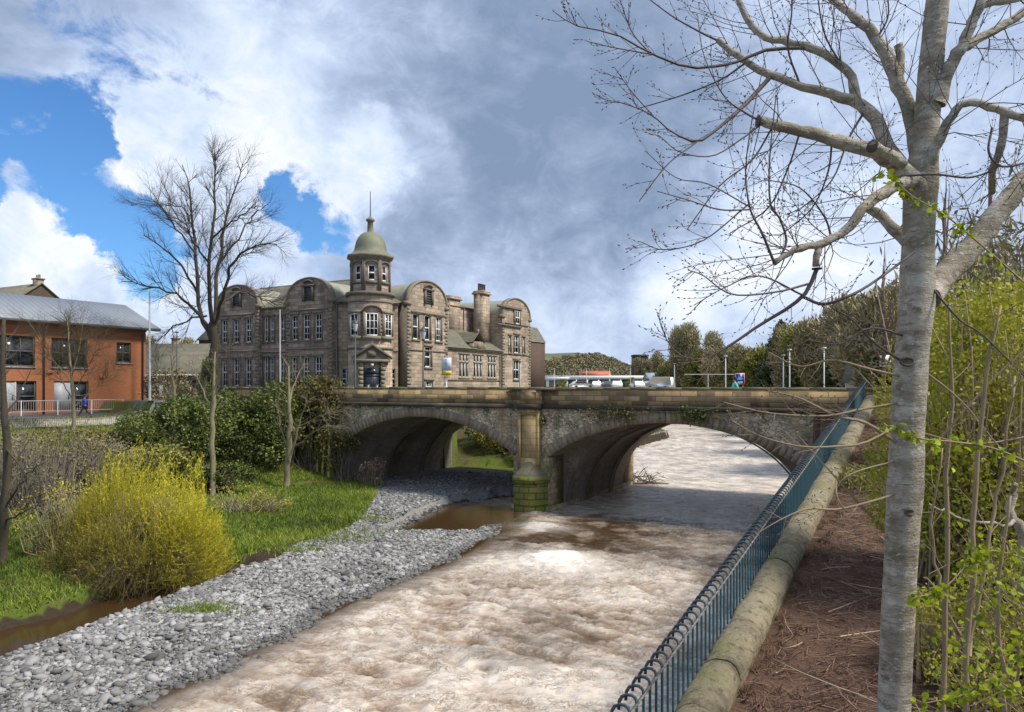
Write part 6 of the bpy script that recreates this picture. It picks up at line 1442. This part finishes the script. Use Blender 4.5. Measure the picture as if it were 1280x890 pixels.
# ---------- yellow willow ----------
def willow():
    rng = np.random.default_rng(77); X, Y = wp(178, 706, 25.2); gz = Hs(X, Y)
    o = athing('willow_bush', 'big round willow bush with bright yellow shoots on the left bank', 'shrub', (X, Y, gz), 0)
    a = Acc(); lv = Acc(); st = Acc(); s2 = Acc()
    LOB = [(-1.0, .2, 2.45, 2.2, 4.15, 5000, .10), (1.35, .1, 1.95, 1.9, 3.55, 4300, .18), (.1, -1.0, 2.2, 1.7, 2.3, 3200, -.16), (-2.0, -.5, 1.6, 1.3, 2.6, 900, -.10)]
    for lx, ly, rx, ry, rz_, cnt, bias in LOB:
      for i in range(cnt):
        az = rng.uniform(0, 2*PI); el = math.asin(rng.uniform(.02, 1)); d = np.array([math.cos(az)*math.cos(el), math.sin(az)*math.cos(el), math.sin(el)])
        lob = .90+.45*(float(fbm(np.array(math.cos(az)*1.5+5+lx), np.array(math.sin(az)*1.5+el*2.2+5), 5, 3))-.5)*2
        tip = np.array([lx, ly, 0])+d*np.array([rx, ry, rz_])*lob*rng.uniform(.72, 1.07); tip[2] += .12
        L = rng.uniform(.35, .95); dd = unit(d*.8+np.array([.12, 0, .45])+rng.normal(0, .36, 3)); b = tip-dd*L; mid = (b+tip)/2+np.array([d[0], d[1], -.2])*.08
        y = np.clip(.20+.135*tip[2]+.05*tip[0]+bias+rng.normal(0, .13), .02, 1)  # yellower upward; sunlight on top and right side also put into the tone
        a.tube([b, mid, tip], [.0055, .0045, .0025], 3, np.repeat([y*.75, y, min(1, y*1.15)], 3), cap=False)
        m = rng.integers(2, 6)
        t = rng.uniform(.35, 1, m)[:, None]; C = b*(1-t)+tip*t+rng.normal(0, .02, (m, 3))
        U = np.repeat(dd[None], m, 0)+rng.normal(0, .35, (m, 3)); W_ = np.cross(U, rng.normal(0, 1, (m, 3))); W_ /= np.linalg.norm(W_, axis=1)[:, None]
        lv.quads(C, W_*.010, U*.045, np.clip(y+rng.normal(0, .1, m), 0, 1))
    for i in range(900):
        az = rng.uniform(0, 2*PI); el = rng.uniform(-.05, 1.3); d = np.array([math.cos(az)*math.cos(el), math.sin(az)*math.cos(el), math.sin(el)]); e = d*np.array([2.7, 2.3, 3.2])*rng.uniform(.6, 1.0); e[2] = max(e[2]+.1, .08+rng.random()*.2)
        s = np.array([rng.normal(0, .35), rng.normal(0, .3), -.05]); md = (s+e)/2+np.array([0, 0, .35*(1-d[2])])+rng.normal(0, .15, 3); P, R = smooth_poly([s, md, e], [.028, .016, .005], 6); st.tube(P, R, 4)
    # low bare branches trailing over the channel
    for i in range(260):
        az = rng.uniform(-PI*.95, -.1); s = np.array([rng.normal(.3, .5), rng.normal(-.3, .3), .3]); e = np.array([math.cos(az)*rng.uniform(1.2, 3.0), math.sin(az)*rng.uniform(1.4, 3.3), rng.uniform(-.35, .5)]); md = (s+e)/2+np.array([0, 0, rng.uniform(.3, .9)]); P, R = smooth_poly([s, md, e], [.013, .008, .003], 7); s2.tube(P, R, 4)
        out = []; sprout(rng, P, R, 0, [(2.2, .5, .7, .0, .15, .006)], out)
        for q in out: s2.tube(q[1], q[2], 3, cap=False)
    s2.obj('low_stems', M['twig_olive'], o, dz=0)
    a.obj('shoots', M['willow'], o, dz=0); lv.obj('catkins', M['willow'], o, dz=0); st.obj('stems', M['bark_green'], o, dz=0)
willow()
shrub('willow_seedling', 'thin yellowish willow growth right of the big yellow willow', wp(296, 640, 35), [(0, 0, .7, 1.7, .7, .8), (1.5, .3, .5, 1.2, .6, .5)], 1500, 'willow', .05, 46, .35, 120, 'bark_green', gap=.4)
shrub('pale_shrub', 'straggly pale-branched shrub at the left edge of the yellow willow', wp(62, 672, 27), [(0, 0, 1.3, 1.3, .8, 1.3), (.8, 0, 1.9, 1.0, .7, .9)], 1500, 'willow', .05, 47, .25, 150, 'bark_green', gap=.4)

# ---------- background trees ----------
def tree_kind(name, mat, tmat, w, h, n, leaf, seed, tall=False, tone=.5, gap=.42):
    rng = np.random.default_rng(seed); o = thing(name, 'x', 'tree', (0, 0, -50)); nb = 9
    bl = []
    for i in range(nb):
        an = rng.uniform(0, 2*PI); rr = rng.uniform(0, .62)*w/2; zz = h*(rng.uniform(.32, .86) if not tall else .2+.75*i/nb); s = (1 if not tall else 1.15-.95*i/nb)
        bl.append((math.cos(an)*rr*s, math.sin(an)*rr*s, zz, w*.27*s, w*.27*s, h*.17))
    P, d = clumps(rng, n, bl, .2); P += rng.normal(0, w*.03, P.shape)
    g_ = fbm(P[:, 0]*3/w+P[:, 2]*1.1/w, P[:, 1]*3/w+P[:, 2]*2.3/w, seed, 4); k = g_ > gap*rng.uniform(.7, 1.2, n); P = P[k]; g_ = g_[k]
    up = np.clip((g_-.5)*1.0, -.5, .5)
    a = Acc(); n = len(P); U = rng.normal(0, 1, (n, 3)); U[:, 2] = np.abs(U[:, 2])+.3; U += d[k]*.8; U /= np.linalg.norm(U, axis=1)[:, None]; W_ = np.cross(U, rng.normal(0, 1, (n, 3))); W_ /= np.linalg.norm(W_, axis=1)[:, None]
    sl = .2 if mat == 'treebrown' else .55
    s = rng.uniform(.6, 1.3, (n, 1))*leaf; a.quads(P, W_*s*sl, U*s, np.clip(tone+up+rng.normal(0, .15, n), 0, 1)); cr = a.obj('crown', M[mat], o, dz=0)
    t = Acc(); t.tube([(0, 0, -.6), (.05*w*.2, 0, h*.25), (0, .1, h*.55), (0, 0, h*.85)], [w*.03, w*.024, w*.016, w*.005], 7)
    for b in bl:
        e = np.array(b[:3]); s0 = np.array([0, 0, max(h*.15, e[2]-h*.22)]); t.tube([s0, (s0+e)/2+rng.normal(0, w*.03, 3), e, e+np.array([e[0]*.4, e[1]*.4, h*.1])], [w*.013, w*.009, w*.005, w*.002], 5)
        out = []; P2, R2 = smooth_poly([s0, (s0+e)/2, e], [w*.01, w*.007, w*.003], 6); sprout(rng, P2, R2, 0, [(8./w, w*.26, .7, .06, .12, w*.0035), (14./w, w*.12, .7, .04, .12, w*.002)], out)
        for q in out: t.tube(q[1], q[2], 3, cap=False)
    t.obj('trunk', M[tmat], o, dz=0); return o
K = {'brown': tree_kind('deciduous_tree', 'treebrown', 'twig_grey', 8, 11, 19000, .36, 51, tone=.62), 'brown2': tree_kind('deciduous_tree', 'treebrown', 'twig_grey', 7, 12, 14000, .32, 52, tone=.75, gap=.46), 'green': tree_kind('spring_tree', 'treegreen', 'twig_grey', 8, 9.5, 10000, .26, 53, tone=.55), 'dark': tree_kind('evergreen_tree', 'treedark', 'bark_dark', 6.5, 12, 12000, .26, 54, True), 'olive': tree_kind('spring_tree', 'treegreen', 'twig_warm', 7, 10, 9000, .2, 55, tone=.45, gap=.45), 'red': tree_kind('bare_tree', 'treebrown', 'twig_red', 7, 12, 1500, .35, 56, tone=.5, gap=.55)}
used = set()
def plant(kind, px, ytop, Y, label, rz=0., wide=1., zb_=None, group='trees beyond the bridge'):
    while Hs(at(px, ytop, Y).x, Y) < 3.2 and Y < 260: Y += 3
    q = at(px, ytop, Y); z0 = Hs(q.x, Y) if zb_ is None else zb_; h = {'brown': 11, 'brown2': 12.2, 'green': 9.8, 'dark': 12, 'olive': 10, 'red': 12.4}[kind]; s = (q.z-z0)/h*1.08
    src = K[kind]
    if kind not in used: o = src; used.add(kind); o.location = (q.x, Y, z0); o.rotation_euler.z = rz; o['label'] = label; o['group'] = group
    else: o = dup(src, (q.x, Y, z0), rz, label, group)
    o.scale = (s*wide, s*wide, s)
for a_ in (
 ('brown', 806, 447, 190, 'low brown tree just right of the tower block', .3), ('brown2', 822, 443, 170, 'brown tree above the white van', 1.2), ('green', 836, 452, 150, 'pale green low tree right of the white van', 2.1),
 ('brown2', 846, 414, 130, 'tall thin bare tree left of the person in turquoise, at the open sky', .4, .7), ('brown2', 864, 410, 134, 'tall thin bare tree second from the open sky', 2.4, .7), ('brown', 856, 437, 112, 'broad brown tree below the two tall thin bare trees', 1.), 
 ('olive', 884, 433, 104, 'olive tree above the height barrier', 2.), ('green', 878, 457, 92, 'bright spring-green bush-like tree behind the height barrier', 3.1, 1.5), ('brown', 902, 430, 98, 'brown tree behind the white post by the turquoise person', 2.6), ('brown2', 893, 420, 128, 'tall bare tree rising behind the olive tree', 1.9, .8),
 ('green', 918, 452, 95, 'green tree right behind the blue store sign', .2, 1.3), ('brown', 930, 432, 96, 'brown tree above the blue store sign', .9), ('olive', 948, 427, 92, 'olive tree right of the blue store sign', 4.), ('dark', 958, 444, 84, 'dark evergreen tree right of the blue store sign', .5, 1.3),
 ('dark', 972, 412, 88, 'dark evergreen tree behind the close pair of posts', 1.5, 1.2), ('brown', 992, 404, 84, 'tall brown tree right of the close pair of posts', 5., .9), ('dark', 1006, 436, 74, 'dark evergreen tree left of the white post at the bridge end', 2.2, 1.5), ('olive', 1014, 396, 80, 'tall olive tree behind the white post at the bridge end', .7), ('brown', 1036, 392, 72, 'tall brown tree right of the white post at the bridge end', 3.6),
 ('dark', 1046, 437, 60, 'dark evergreen bush at the right end of the bridge', .9, 1.6), ('brown2', 1062, 380, 62, 'brown twiggy tree left of the white board', 1.1), ('brown', 1088, 362, 58, 'brown twiggy tree behind the white board', 2.9), ('brown', 1120, 352, 52, 'brown twiggy tree directly behind the alder trunk', 4.4),
 ('red', 1182, 205, 26, 'reddish bare tree seen between the alder trunk and its right limb', .3, .8), ('red', 1238, 190, 29, 'reddish bare tree under the right limb of the alder', 2.3, .8), ('red', 1290, 215, 24, 'reddish bare tree at the right edge of the picture', 4.3, .8), ('red', 1105, 300, 33, 'reddish bare tree seen just left of the alder trunk', 1.3, .7),
 ('brown', 197, 428, 118, 'brown tree behind the tall street lamp', 1.), ('brown2', 236, 428, 105, 'brown tree between the low stone building and the pale cottage', 2.), ('brown', 168, 420, 110, 'brown tree hidden behind the orange building roof end', 3.), ('brown2', 275, 440, 95, 'brown tree behind the foot of the big bare tree', 4.)):
    if a_[1] < 300: plant(*a_, group='trees behind the low stone building')
    else: plant(*a_)
plant('green', 786, 473, 128, 'small young tree among the cars in the car park', 1.0, .8); plant('green', 700, 472, 140, 'small green tree before the porch of the white store', 2.2, .9)
# ---------- right bank greenery ----------
OLV = [
 ('olive leafy shrub behind the railing end, low on the right bank', (1128, 560, 18.5), [(0, 0, .6, .9, 1.0, .6)], 1200, .055, .2),
 ('tall olive-green shrub just right of the alder trunk', (1196, 640, 11.5), [(0, 0, 2.6, 1.0, 1.3, 1.7), (.7, .4, 3.6, 1.0, 1.2, 1.3), (-.3, .3, 1.4, .9, 1., 1.2)], 21000, .037, .6),
 ('tall olive-green shrub in the right-hand corner of the bank', (1262, 640, 10.5), [(0, 0, 2.6, 1.0, 1.3, 1.6), (.5, .4, 3.6, .9, 1.2, 1.2), (-.2, .3, 1.2, 1., 1., 1.2)], 21000, .037, .65),
 ('olive-green shrub farther back between trunk and railing end', (1180, 520, 19), [(0, 0, 1.6, 1.8, 1.3, 1.8), (1.5, .4, 2.6, 1.8, 1.2, 1.9), (3.5, .3, 2.4, 1.8, 1., 2.2)], 20000, .055, .5),
 ('low bright undergrowth at the right below the saplings', (1262, 860, 7.8), [(0, 0, .5, .9, .8, .5), (.6, .5, .9, .8, .7, .8), (-.2, .8, .5, .5, .7, .5)], 13000, .026, .6)]
for i, (lab, (px, py, Z), bl, n, lf, tn) in enumerate(OLV):
    shrub('leafy_shrub', lab, wp(px, py, Z), bl, n, 'olive', lf, 60+i, tn, 150, 'twig_warm', gap=.41, gs=1.8)
shrub('bramble', 'low green bramble on the bank behind the river wall', wp(1075, 590, 17.5), [(0, 0, .2, .5, .8, .25)], 700, 'treegreen', .05, 70, .4, 12, 'twig_warm')
def sapling(label, stems, Z, leafpx, seed, sprays=()):
    rng = np.random.default_rng(seed); p = stems[0][0]; b = at(p[0], p[1], Z); gz = Hs(b.x, Z); o = athing('sapling', label, 'sapling', (b.x, Z, gz), 0); off = np.array([b.x, Z, 0]); t = Acc(); out = []; lf = Acc()
    for s in stems:
        P, R = px_limb(s, Z, 14); P = P-off; P[1:] += rng.normal(0, .012, (13, 3))
        if s is stems[0] or s[0][1] > 850: P[0, 2] = min(P[0, 2], gz-.1)
        t.tube(P, R, 7); sprout(rng, P, R, 0, [(2.0, .55, .8, .05, .12, .006), (3.5, .2, .7, .03, .1, .003)], out, .35)
    for q in out: t.tube(q[1], q[2], 4, cap=False)
    C = [q[1][-1] for q in out if rng.random() < .35]
    for s in sprays:
        P, R = px_limb(s, Z, 20); P = P-off; t.tube(P, np.maximum(R, .0025), 5)
        for k in range(int(2.2*len(P))):
            c = P[rng.integers(3, len(P))]+rng.normal(0, .022, 3); c[2] -= .02; C.append(c); C.append(c+rng.normal(0, .03, 3))
    for (px, py, rx, ry, n, dz) in leafpx:
        for _ in range(n):
            C.append(np.array(at(px+rng.normal(0, rx), py+rng.normal(0, ry), Z+dz+rng.normal(0, .15)))-off)
            if rng.random() < .25: e = C[-1]; t.tube([e, e+np.array([rng.normal(0, .05), rng.normal(0, .05), -.1]), e+np.array([rng.normal(0, .12), .05, -.25])], [.0025, .003, .004], 4, cap=False)
    C = np.array(C); hexleaves(lf, C, rng.uniform(.016, .034, len(C)), rng, .5+rng.normal(0, .22, len(C)))
    t.obj('stems', M['twig_warm'], o, smooth=True, dz=gz); lf.obj('leaves', M['lime'], o, dz=gz)
sapling('thin upright sapling touching the right side of the alder trunk', [[(1178, 1000, 9), (1180, 800, 8), (1184, 620, 7), (1190, 480, 5), (1186, 380, 3)], [(1182, 760, 5, .1), (1168, 700, 4, .2), (1165, 640, 3.4, .2), (1180, 560, 2.4, .2)]], 6.9, [(1185, 790, 9, 10, 9, -.2), (1205, 775, 12, 14, 16, -.2)], 81, [[(1290, 362, 3, -.6), (1225, 305, 3, -.7), (1180, 268, 2.6, -.8), (1140, 245, 2.2, -.9), (1108, 215, 1.6, -.9)]])
sapling('sapling with two straight stems and lime leaves at the right', [[(1206, 1000, 10), (1210, 800, 9), (1218, 640, 8), (1232, 480, 6), (1250, 380, 4)], [(1212, 820, 6, .1), (1232, 700, 6, .2), (1250, 600, 5, .3), (1268, 470, 3.6, .3)]], 6.2, [(1225, 700, 16, 12, 16, -.3), (1250, 690, 20, 16, 24, -.2), (1215, 660, 14, 8, 10, 0), (1232, 730, 18, 12, 14, 0), (1200, 820, 18, 14, 18, -.3)], 82, [[(1290, 580, 4, -.5), (1240, 560, 3.4, -.5), (1190, 552, 3, -.6), (1150, 548, 2.4, -.7), (1112, 532, 1.8, -.7)], [(1290, 700, 3, -.7), (1230, 690, 2.4, -.7), (1180, 735, 2, -.8), (1140, 748, 1.6, -.9)]])
sapling('lime-leaved sapling at the bottom right corner', [[(1262, 1000, 8), (1255, 860, 7), (1248, 740, 6), (1262, 620, 4)], [(1258, 900, 5), (1278, 800, 4, -.2), (1290, 720, 3, -.3)]], 5.4, [(1262, 745, 18, 16, 34, -.2), (1240, 820, 26, 18, 40, -.2), (1272, 830, 16, 18, 26, -.4), (1225, 775, 18, 10, 14, -.2), (1268, 690, 12, 16, 16, 0), (1255, 870, 22, 10, 16, -.3)], 83, [[(1290, 880, 3, -.3), (1240, 850, 2.6, -.3), (1200, 870, 2, -.3), (1150, 880, 1.6, -.4)]])
bare_tree('pale_sapling', 'pale leaning trunk at the right edge behind the lime leaves', [[(1292, 780, 20), (1280, 690, 18), (1268, 640, 14), (1262, 600, 9)], [(1270, 650, 7), (1250, 655, 5, -.3), (1190, 640, 4, -.6), (1165, 632, 2.4, -.6)]], 7.8, [(3., .5, .8, .03, .12, .006), (3., .2, .7, .02, .1, .003)], 'alder', 'twig_warm', 84)

# ---------- hill with woodland ----------
def hh_(X, Y):
    u = X/Y*F+HX; prof = np.interp(u, [300, 560, 690, 722, 745, 765, 785, 800, 850, 900, 1300], [430, 434, 440.5, 439, 443, 450, 460, 463, 474, 478, 480])
    top = (HY-prof)/F*760; return EYE-1+top*np.clip((Y-520)/240, 0, 1)**.9*(1+.05*(fbm(X*.012, Y*.012, 7, 4)-.5))
xs = axis((-420, 520, 7)); ys = axis((520, 780, 8)); X, Y, fq = grid(xs, ys)
o = Acc().add(np.stack([X, Y, hh_(X, Y)], -1), fq).obj('hill', M['hill'], smooth=True); tag(o, kind='structure')
rng = np.random.default_rng(9); n = 4200; X = rng.uniform(-20, 330, n); Y = rng.uniform(525, 745, n); u = X/Y*F+HX
lim = np.interp(u, [680, 715, 740, 770, 800, 900], [630, 665, 725, 745, 745, 745])+60*(fbm(X*.02, Y*.02, 33, 3)-.5); k = (Y < lim); X, Y = X[k], Y[k]; z = hh_(X, Y); a = Acc()
m = 60
C = np.repeat(np.stack([X, Y, z], -1), m, 0); s = np.repeat(rng.uniform(2.2, 4.2, len(X)), m)[:, None]; d = rng.normal(0, 1, C.shape); d /= np.linalg.norm(d, axis=1)[:, None]; C = C+d*s*np.array([1, 1, .9])+np.array([0, 0, 2.6])
tn = np.clip(np.repeat(rng.beta(2.5, 2.5, len(X)), m)*.7+rng.normal(0, .06, len(C)), 0, 1); leafquads(a, C, rng.uniform(.55, 1.0, len(C)), rng, tn)
o = a.obj('woodland', M['treebrown']); tag(o, 'brown leafless wood covering the lower slope of the distant hill', 'woodland', kind='stuff')
# ================= SKY, SUN, CAMERA =================
wd = bpy.data.worlds.new('World'); scene.world = wd; wd.use_nodes = True; t = NT(wd.node_tree); bg = wd.node_tree.nodes['Background']
SUN = Vector((.82, -.28, 1.10)).normalized(); el = math.asin(SUN.z); az = math.atan2(SUN.x, SUN.y)
sk = t.new('ShaderNodeTexSky', sky_type='NISHITA'); sk.sun_disc = False; sk.sun_elevation = el; sk.sun_rotation = az; sk.air_density = 1.0; sk.dust_density = .6; sk.ozone_density = 2.0
vec = t.vm('NORMALIZE', t.new('ShaderNodeTexCoord').outputs['Generated'])
def dirpx(px, py): return Vector(((px-HX)/F, 1, (HY-py)/F)).normalized()
wob = t.new('ShaderNodeTexNoise'); t.put(wob.inputs['Vector'], vec); wob.inputs['Scale'].default_value = 4.0; wob.inputs['Detail'].default_value = 9; wob.inputs['Roughness'].default_value = .62
sh = t.new('ShaderNodeVectorMath', operation='SCALE'); t.put(sh.inputs[0], t.vm('SUBTRACT', wob.outputs['Color'], (.5, .5, .5))); sh.inputs['Scale'].default_value = .30
vw = t.vm('NORMALIZE', t.vm('ADD', vec, sh.outputs[0]))
def blobs(L, v):
    acc = None
    for px, py, r, w in L:
        c = dirpx(px, py); rr = r/F/math.sqrt(1+((px-HX)/F)**2+((py-HY)/F)**2)
        m = t.math('MULTIPLY', t.mr(t.vm('DOT_PRODUCT', v, tuple(c)), math.cos(rr), 1.), w); acc = m if acc is None else t.math('ADD', acc, m)
    return acc
fb = t.noise(t.sc(vec, (1, 1, 1.7)), 5.2, 9, .6, .35); fb2 = t.noise(t.sc(vec, (1, 1, 1.8)), 3.0, 7, .58, .3); fb3 = t.noise(t.sc(vec, (1, 1, 1.4)), 12, 9, .66, .5)
gaps = blobs([(75, 175, 95, -.46), (0, 110, 60, -.12), (125, 225, 90, -.34), (10, 262, 95, -.42), (120, 300, 95, -.38), (150, 345, 90, -.62), (120, 315, 80, -.35), (215, 335, 70, -.3), (385, 246, 55, -.62), (445, 258, 45, -.42), (20, 430, 90, -.2)], vw)
adds = blobs([(110, 262, 80, .55), (45, 262, 45, .25), (40, 340, 75, .62), (95, 375, 65, .35), (215, 245, 80, .4), (150, 430, 70, .3), (260, 400, 90, .25), (250, 200, 110, .3), (25, 190, 70, .22), (170, 130, 60, .2), (1000, 250, 420, .30), (620, 300, 230, .2), (420, 60, 250, .2)], vw)
cov = t.math('ADD', t.math('ADD', t.math('ADD', t.math('ADD', t.math('MULTIPLY', t.math('SUBTRACT', fb, .5), 1.5), .5), .14), t.math('MULTIPLY', t.math('SUBTRACT', fb3, .5), 1.0)), t.math('ADD', gaps, adds))
mask = t.mr(cov, .22, .60)
tb = blobs([(250, 110, 200, .22), (380, 130, 120, .14), (330, 210, 130, .18), (150, 170, 120, .20), (480, 208, 60, .34), (560, 225, 60, .2), (250, 40, 120, .12), (880, 330, 150, .22), (980, 390, 220, .20), (1000, 250, 260, .10), (1200, 200, 320, .10), (700, 385, 150, .16), (600, 370, 90, .12), (760, 440, 200, .12), (40, 340, 90, .36), (110, 262, 90, .30), (150, 390, 130, .2), (300, 330, 120, .1),
     (790, 110, 230, -.20), (650, 70, 170, -.14), (560, 150, 120, -.06), (600, 265, 130, -.24), (720, 260, 160, -.20), (700, 330, 120, -.14), (90, 20, 170, -.30), (20, 190, 80, -.14), (420, 300, 90, -.12), (820, 200, 160, -.08), (800, 430, 70, -.06), (300, 300, 60, -.1)], vw)
tone = t.math('ADD', t.math('ADD', .42, tb), t.math('ADD', t.math('MULTIPLY', t.math('SUBTRACT', fb2, .5), 1.15), t.math('MULTIPLY', t.math('SUBTRACT', fb3, .5), 1.0)))
tone = t.math('ADD', tone, t.math('MULTIPLY', t.mr(cov, .40, .80, 1., 0.), .22))
cc = t.ramp(tone, (.0, (.125, .17, .255)), (.25, (.18, .23, .325)), (.48, (.265, .325, .44)), (.74, (.385, .445, .545)), (1., (.51, .53, .565)))
sp = t.new('ShaderNodeSeparateXYZ'); t.put(sp.inputs[0], vec)
skyc = t.new('ShaderNodeVectorMath', operation='SCALE'); t.put(skyc.inputs[0], sk.outputs[0]); skyc.inputs['Scale'].default_value = 1.
skb = t.mix(1., skyc.outputs[0], (.30, .50, .70), 'MULTIPLY')
cs = t.new('ShaderNodeVectorMath', operation='SCALE'); t.put(cs.inputs[0], cc); cs.inputs['Scale'].default_value = 1/.12
t.put(bg.inputs[0], t.mix(mask, skb, cs.outputs[0])); bg.inputs[1].default_value = .12
wd.cycles.sampling_method = 'MANUAL'; wd.cycles.sample_map_resolution = 512
ld = bpy.data.lights.new('sun', 'SUN'); ld.energy = 2.7; ld.angle = math.radians(12); ld.color = (1, .93, .82); so = bpy.data.objects.new('sun', ld); COL.objects.link(so); so.rotation_euler = SUN.to_track_quat('Z', 'Y').to_euler(); so.location = (30, -20, 40)
cd = bpy.data.cameras.new('camera'); co_ = bpy.data.objects.new('camera', cd); COL.objects.link(co_); co_.location = (0, 0, EYE); co_.rotation_euler = (PI/2, 0, 0)
cd.sensor_width = 36; cd.lens = 36*F/1280; cd.shift_y = 37/1280; cd.clip_end = 4000; cd.clip_start = .1; scene.camera = co_
scene.view_settings.view_transform = 'Standard'; scene.view_settings.look = 'None'; scene.view_settings.exposure = .95; scene.view_settings.gamma = 1; scene.view_settings.use_curve_mapping = False
scene.render.engine = 'CYCLES'; scene.render.resolution_x = 1024; scene.render.resolution_y = 712
